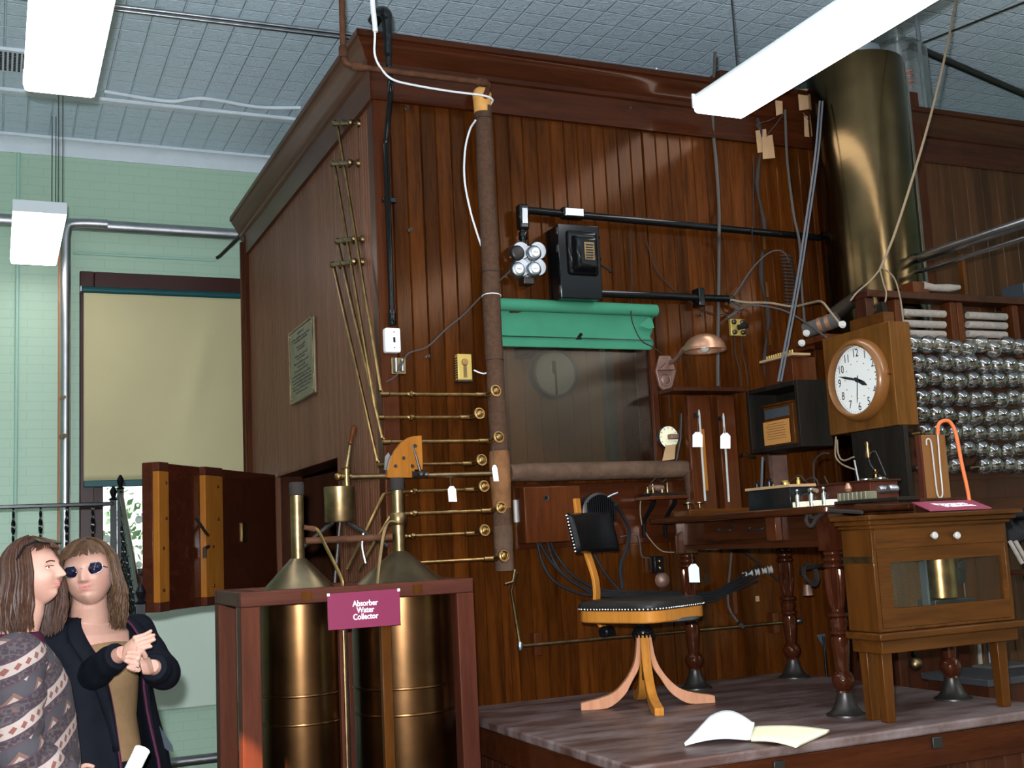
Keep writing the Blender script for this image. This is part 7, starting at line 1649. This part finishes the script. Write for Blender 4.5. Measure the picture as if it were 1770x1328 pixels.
for s in (-1, 1):
    a0 = bo(0, s*.19, 1.27); a1 = bo(.0, s*.245, 1.02); a2 = bo(.17, s*.19, .86); arms.append((a0, a1, a2)); b.tube([a0, a0.lerp(a1, .5), a1, a1.lerp(a2, .5), a2], [.052, .05, .042, .036, .026], 14)
    w3 = a2+bo.f*.03-Vector((0, 0, .015)); rings_body(b, [(a2, bo.l*.018, bo.u*.026), (w3, bo.l*.018, bo.u*.036), (w3+bo.f*.05-Vector((0, 0, .02)), bo.l*.014, bo.u*.038)], 16)
    for k in range(4): c0 = w3+bo.f*.055-Vector((0, 0, .02))+bo.u*(.027-.018*k); finger(b, [c0, c0+bo.f*.03-bo.u*.006, c0+bo.f*.05-bo.u*.018-bo.l*s*.008], .0085)
    finger(b, [w3+bo.u*.02, w3+bo.f*.03+bo.u*.04-bo.l*s*.012, w3+bo.f*.055+bo.u*.035-bo.l*s*.02], .0095)
remeshed(b, 'body', 'skin', W1, .0028, 2)
b = MB()
for h0 in (-.474, -.530):
    for i in range(13):
        a = -.22+.44*i/12; b.ball(hpt(fr, a, h0, -.0012, .92, 1.1), .0034*(1-.5*(a/.22)**2), 6)
b.done('lips', 'lip', W1)
for s in (-1, 1):
    c = hpt(fr, .38*s, .03, -.0098, .92, 1.1); e = MB().ball(c, .0120, 16).done('eye', 'eye_white', W1); MB().ball(c+fr.f*.0095+fr.u*.001, .0045, 10).done('iris', 'iris', e)
    b = MB(); b.tube([hpt(fr, (.22+.065*i)*s, .06+.022*math.sin(i*PI/5), .001, .92, 1.1) for i in range(6)], .0016, 5); b.done('eyelid', 'hair_dark_brown', W1)
    b = MB(); b.tube([hpt(fr, (.20+.07*i)*s, .19+.035*math.sin(i*PI/5), .0005, .92, 1.1) for i in range(6)], .0024, 5); b.done('eyebrow', 'hair_dark_brown', W1)
hair(fr, 'hair', 'hair_dark_brown', W1, 66, 294, lambda d: .125+.055*(1-abs(math.cos(math.radians(d))))+.02, wave=.004, n=1000, seed=5, fringe=.62, vol=1.14, sc=.95, back=-.004)
# sunglasses pushed up
b = MB()
for s in (-1, 1):
    c = fr(.064, s*.033, .090); b.tube([c+fr.l*.030*math.cos(a)+(fr.u*.55-fr.f*.83)*.020*math.sin(a) for a in [k*PI/10 for k in range(20)]], .002, 6, closed=True)
    b.tube([c+fr.l*s*.031, fr(.035, s*.088, .080), fr(-.01, s*.092, .03), fr(-.035, s*.092, -.002)], [.003, .004, .004, .004], 6)
gl = b.done('sunglasses', 'iron_black', W1)
for s in (-1, 1):
    c = fr(.064, s*.033, .091); MB().prism([c+fr.l*.029*math.cos(a)+(fr.u*.55-fr.f*.83)*.019*math.sin(a) for a in [k*PI/10 for k in range(20)]], fr.u*.0015).done('lens', 'black_paint', gl)
# jacket
cz1 = [(.66, .19, .235), (.80, .20, .24), (.95, .195, .235), (1.08, .18, .225), (1.18, .165, .22), (1.25, .135, .21), (1.295, .105, .165), (1.325, .08, .10)]
b = MB(); n = 48
V = []
for z, f, l in cz1: V.append([b.bm.verts.new(bo(f*math.cos(2*PI*k/n)*(1+.03*math.sin(6*PI*k/n*2+z*8)), l*math.sin(2*PI*k/n)*(1+.02*math.sin(8*PI*k/n+z*12)), z)) for k in range(n)])
for P, Q in zip(V, V[1:]):
    for k in range(n): b.bm.faces.new((P[k], P[(k+1) % n], Q[(k+1) % n], Q[k]))
b.bm.faces.new(V[0][::-1]); b.bm.faces.new(V[-1])
for a0, a1, a2 in arms:
    pth = curve([a0+Vector((0, 0, .015)), a0.lerp(a1, .5), a1, a1.lerp(a2, .5), a1.lerp(a2, .9)], 6); m_ = len(pth)
    b.tube(pth, [.085-.022*(i/m_)+.006*math.sin(i*1.6) for i in range(m_)], 18); b.ball(a0, .088, 18)
remeshed(b, 'jacket', 'tapestry_cloth', W1, .006, 6)
b = MB(); b.grid(lambda s, t: bo((.078+.02*t)*math.cos(2*PI*s)-.004, (.080+.045*t)*math.sin(2*PI*s), 1.345-.04*t), 40, 6); b.done('collar', 'purple_lining', W1, solid=.008)
b = MB(); b.tube([bo(.20*math.cos(.2), .235*math.sin(.2), z) for z in (.66, .8, .95)], .004, 6); b.done('zip', 'steel', W1)
b = MB(); rings_body(b, [(bo(0, s*.085, z), bo.f*r, bo.l*r) for s in (1,) for z, r in ((.06, .07), (.4, .085), (.75, .10))], 20); rings_body(b, [(bo(0, -.085, z), bo.f*r, bo.l*r) for z, r in ((.06, .07), (.4, .085), (.75, .10))], 20); remeshed(b, 'trousers', 'black_cloth', W1, .01, 2)
b = MB()
for s in (-1, 1): rings_body(b, [(bo(-.06, s*.085, .035), bo.u*.035, bo.l*.035), (bo(.04, s*.085, .035), bo.u*.035, bo.l*.042), (bo(.16, s*.085, .025), bo.u*.025, bo.l*.034)], 16)
b.done('shoes', 'black_cloth', W1)
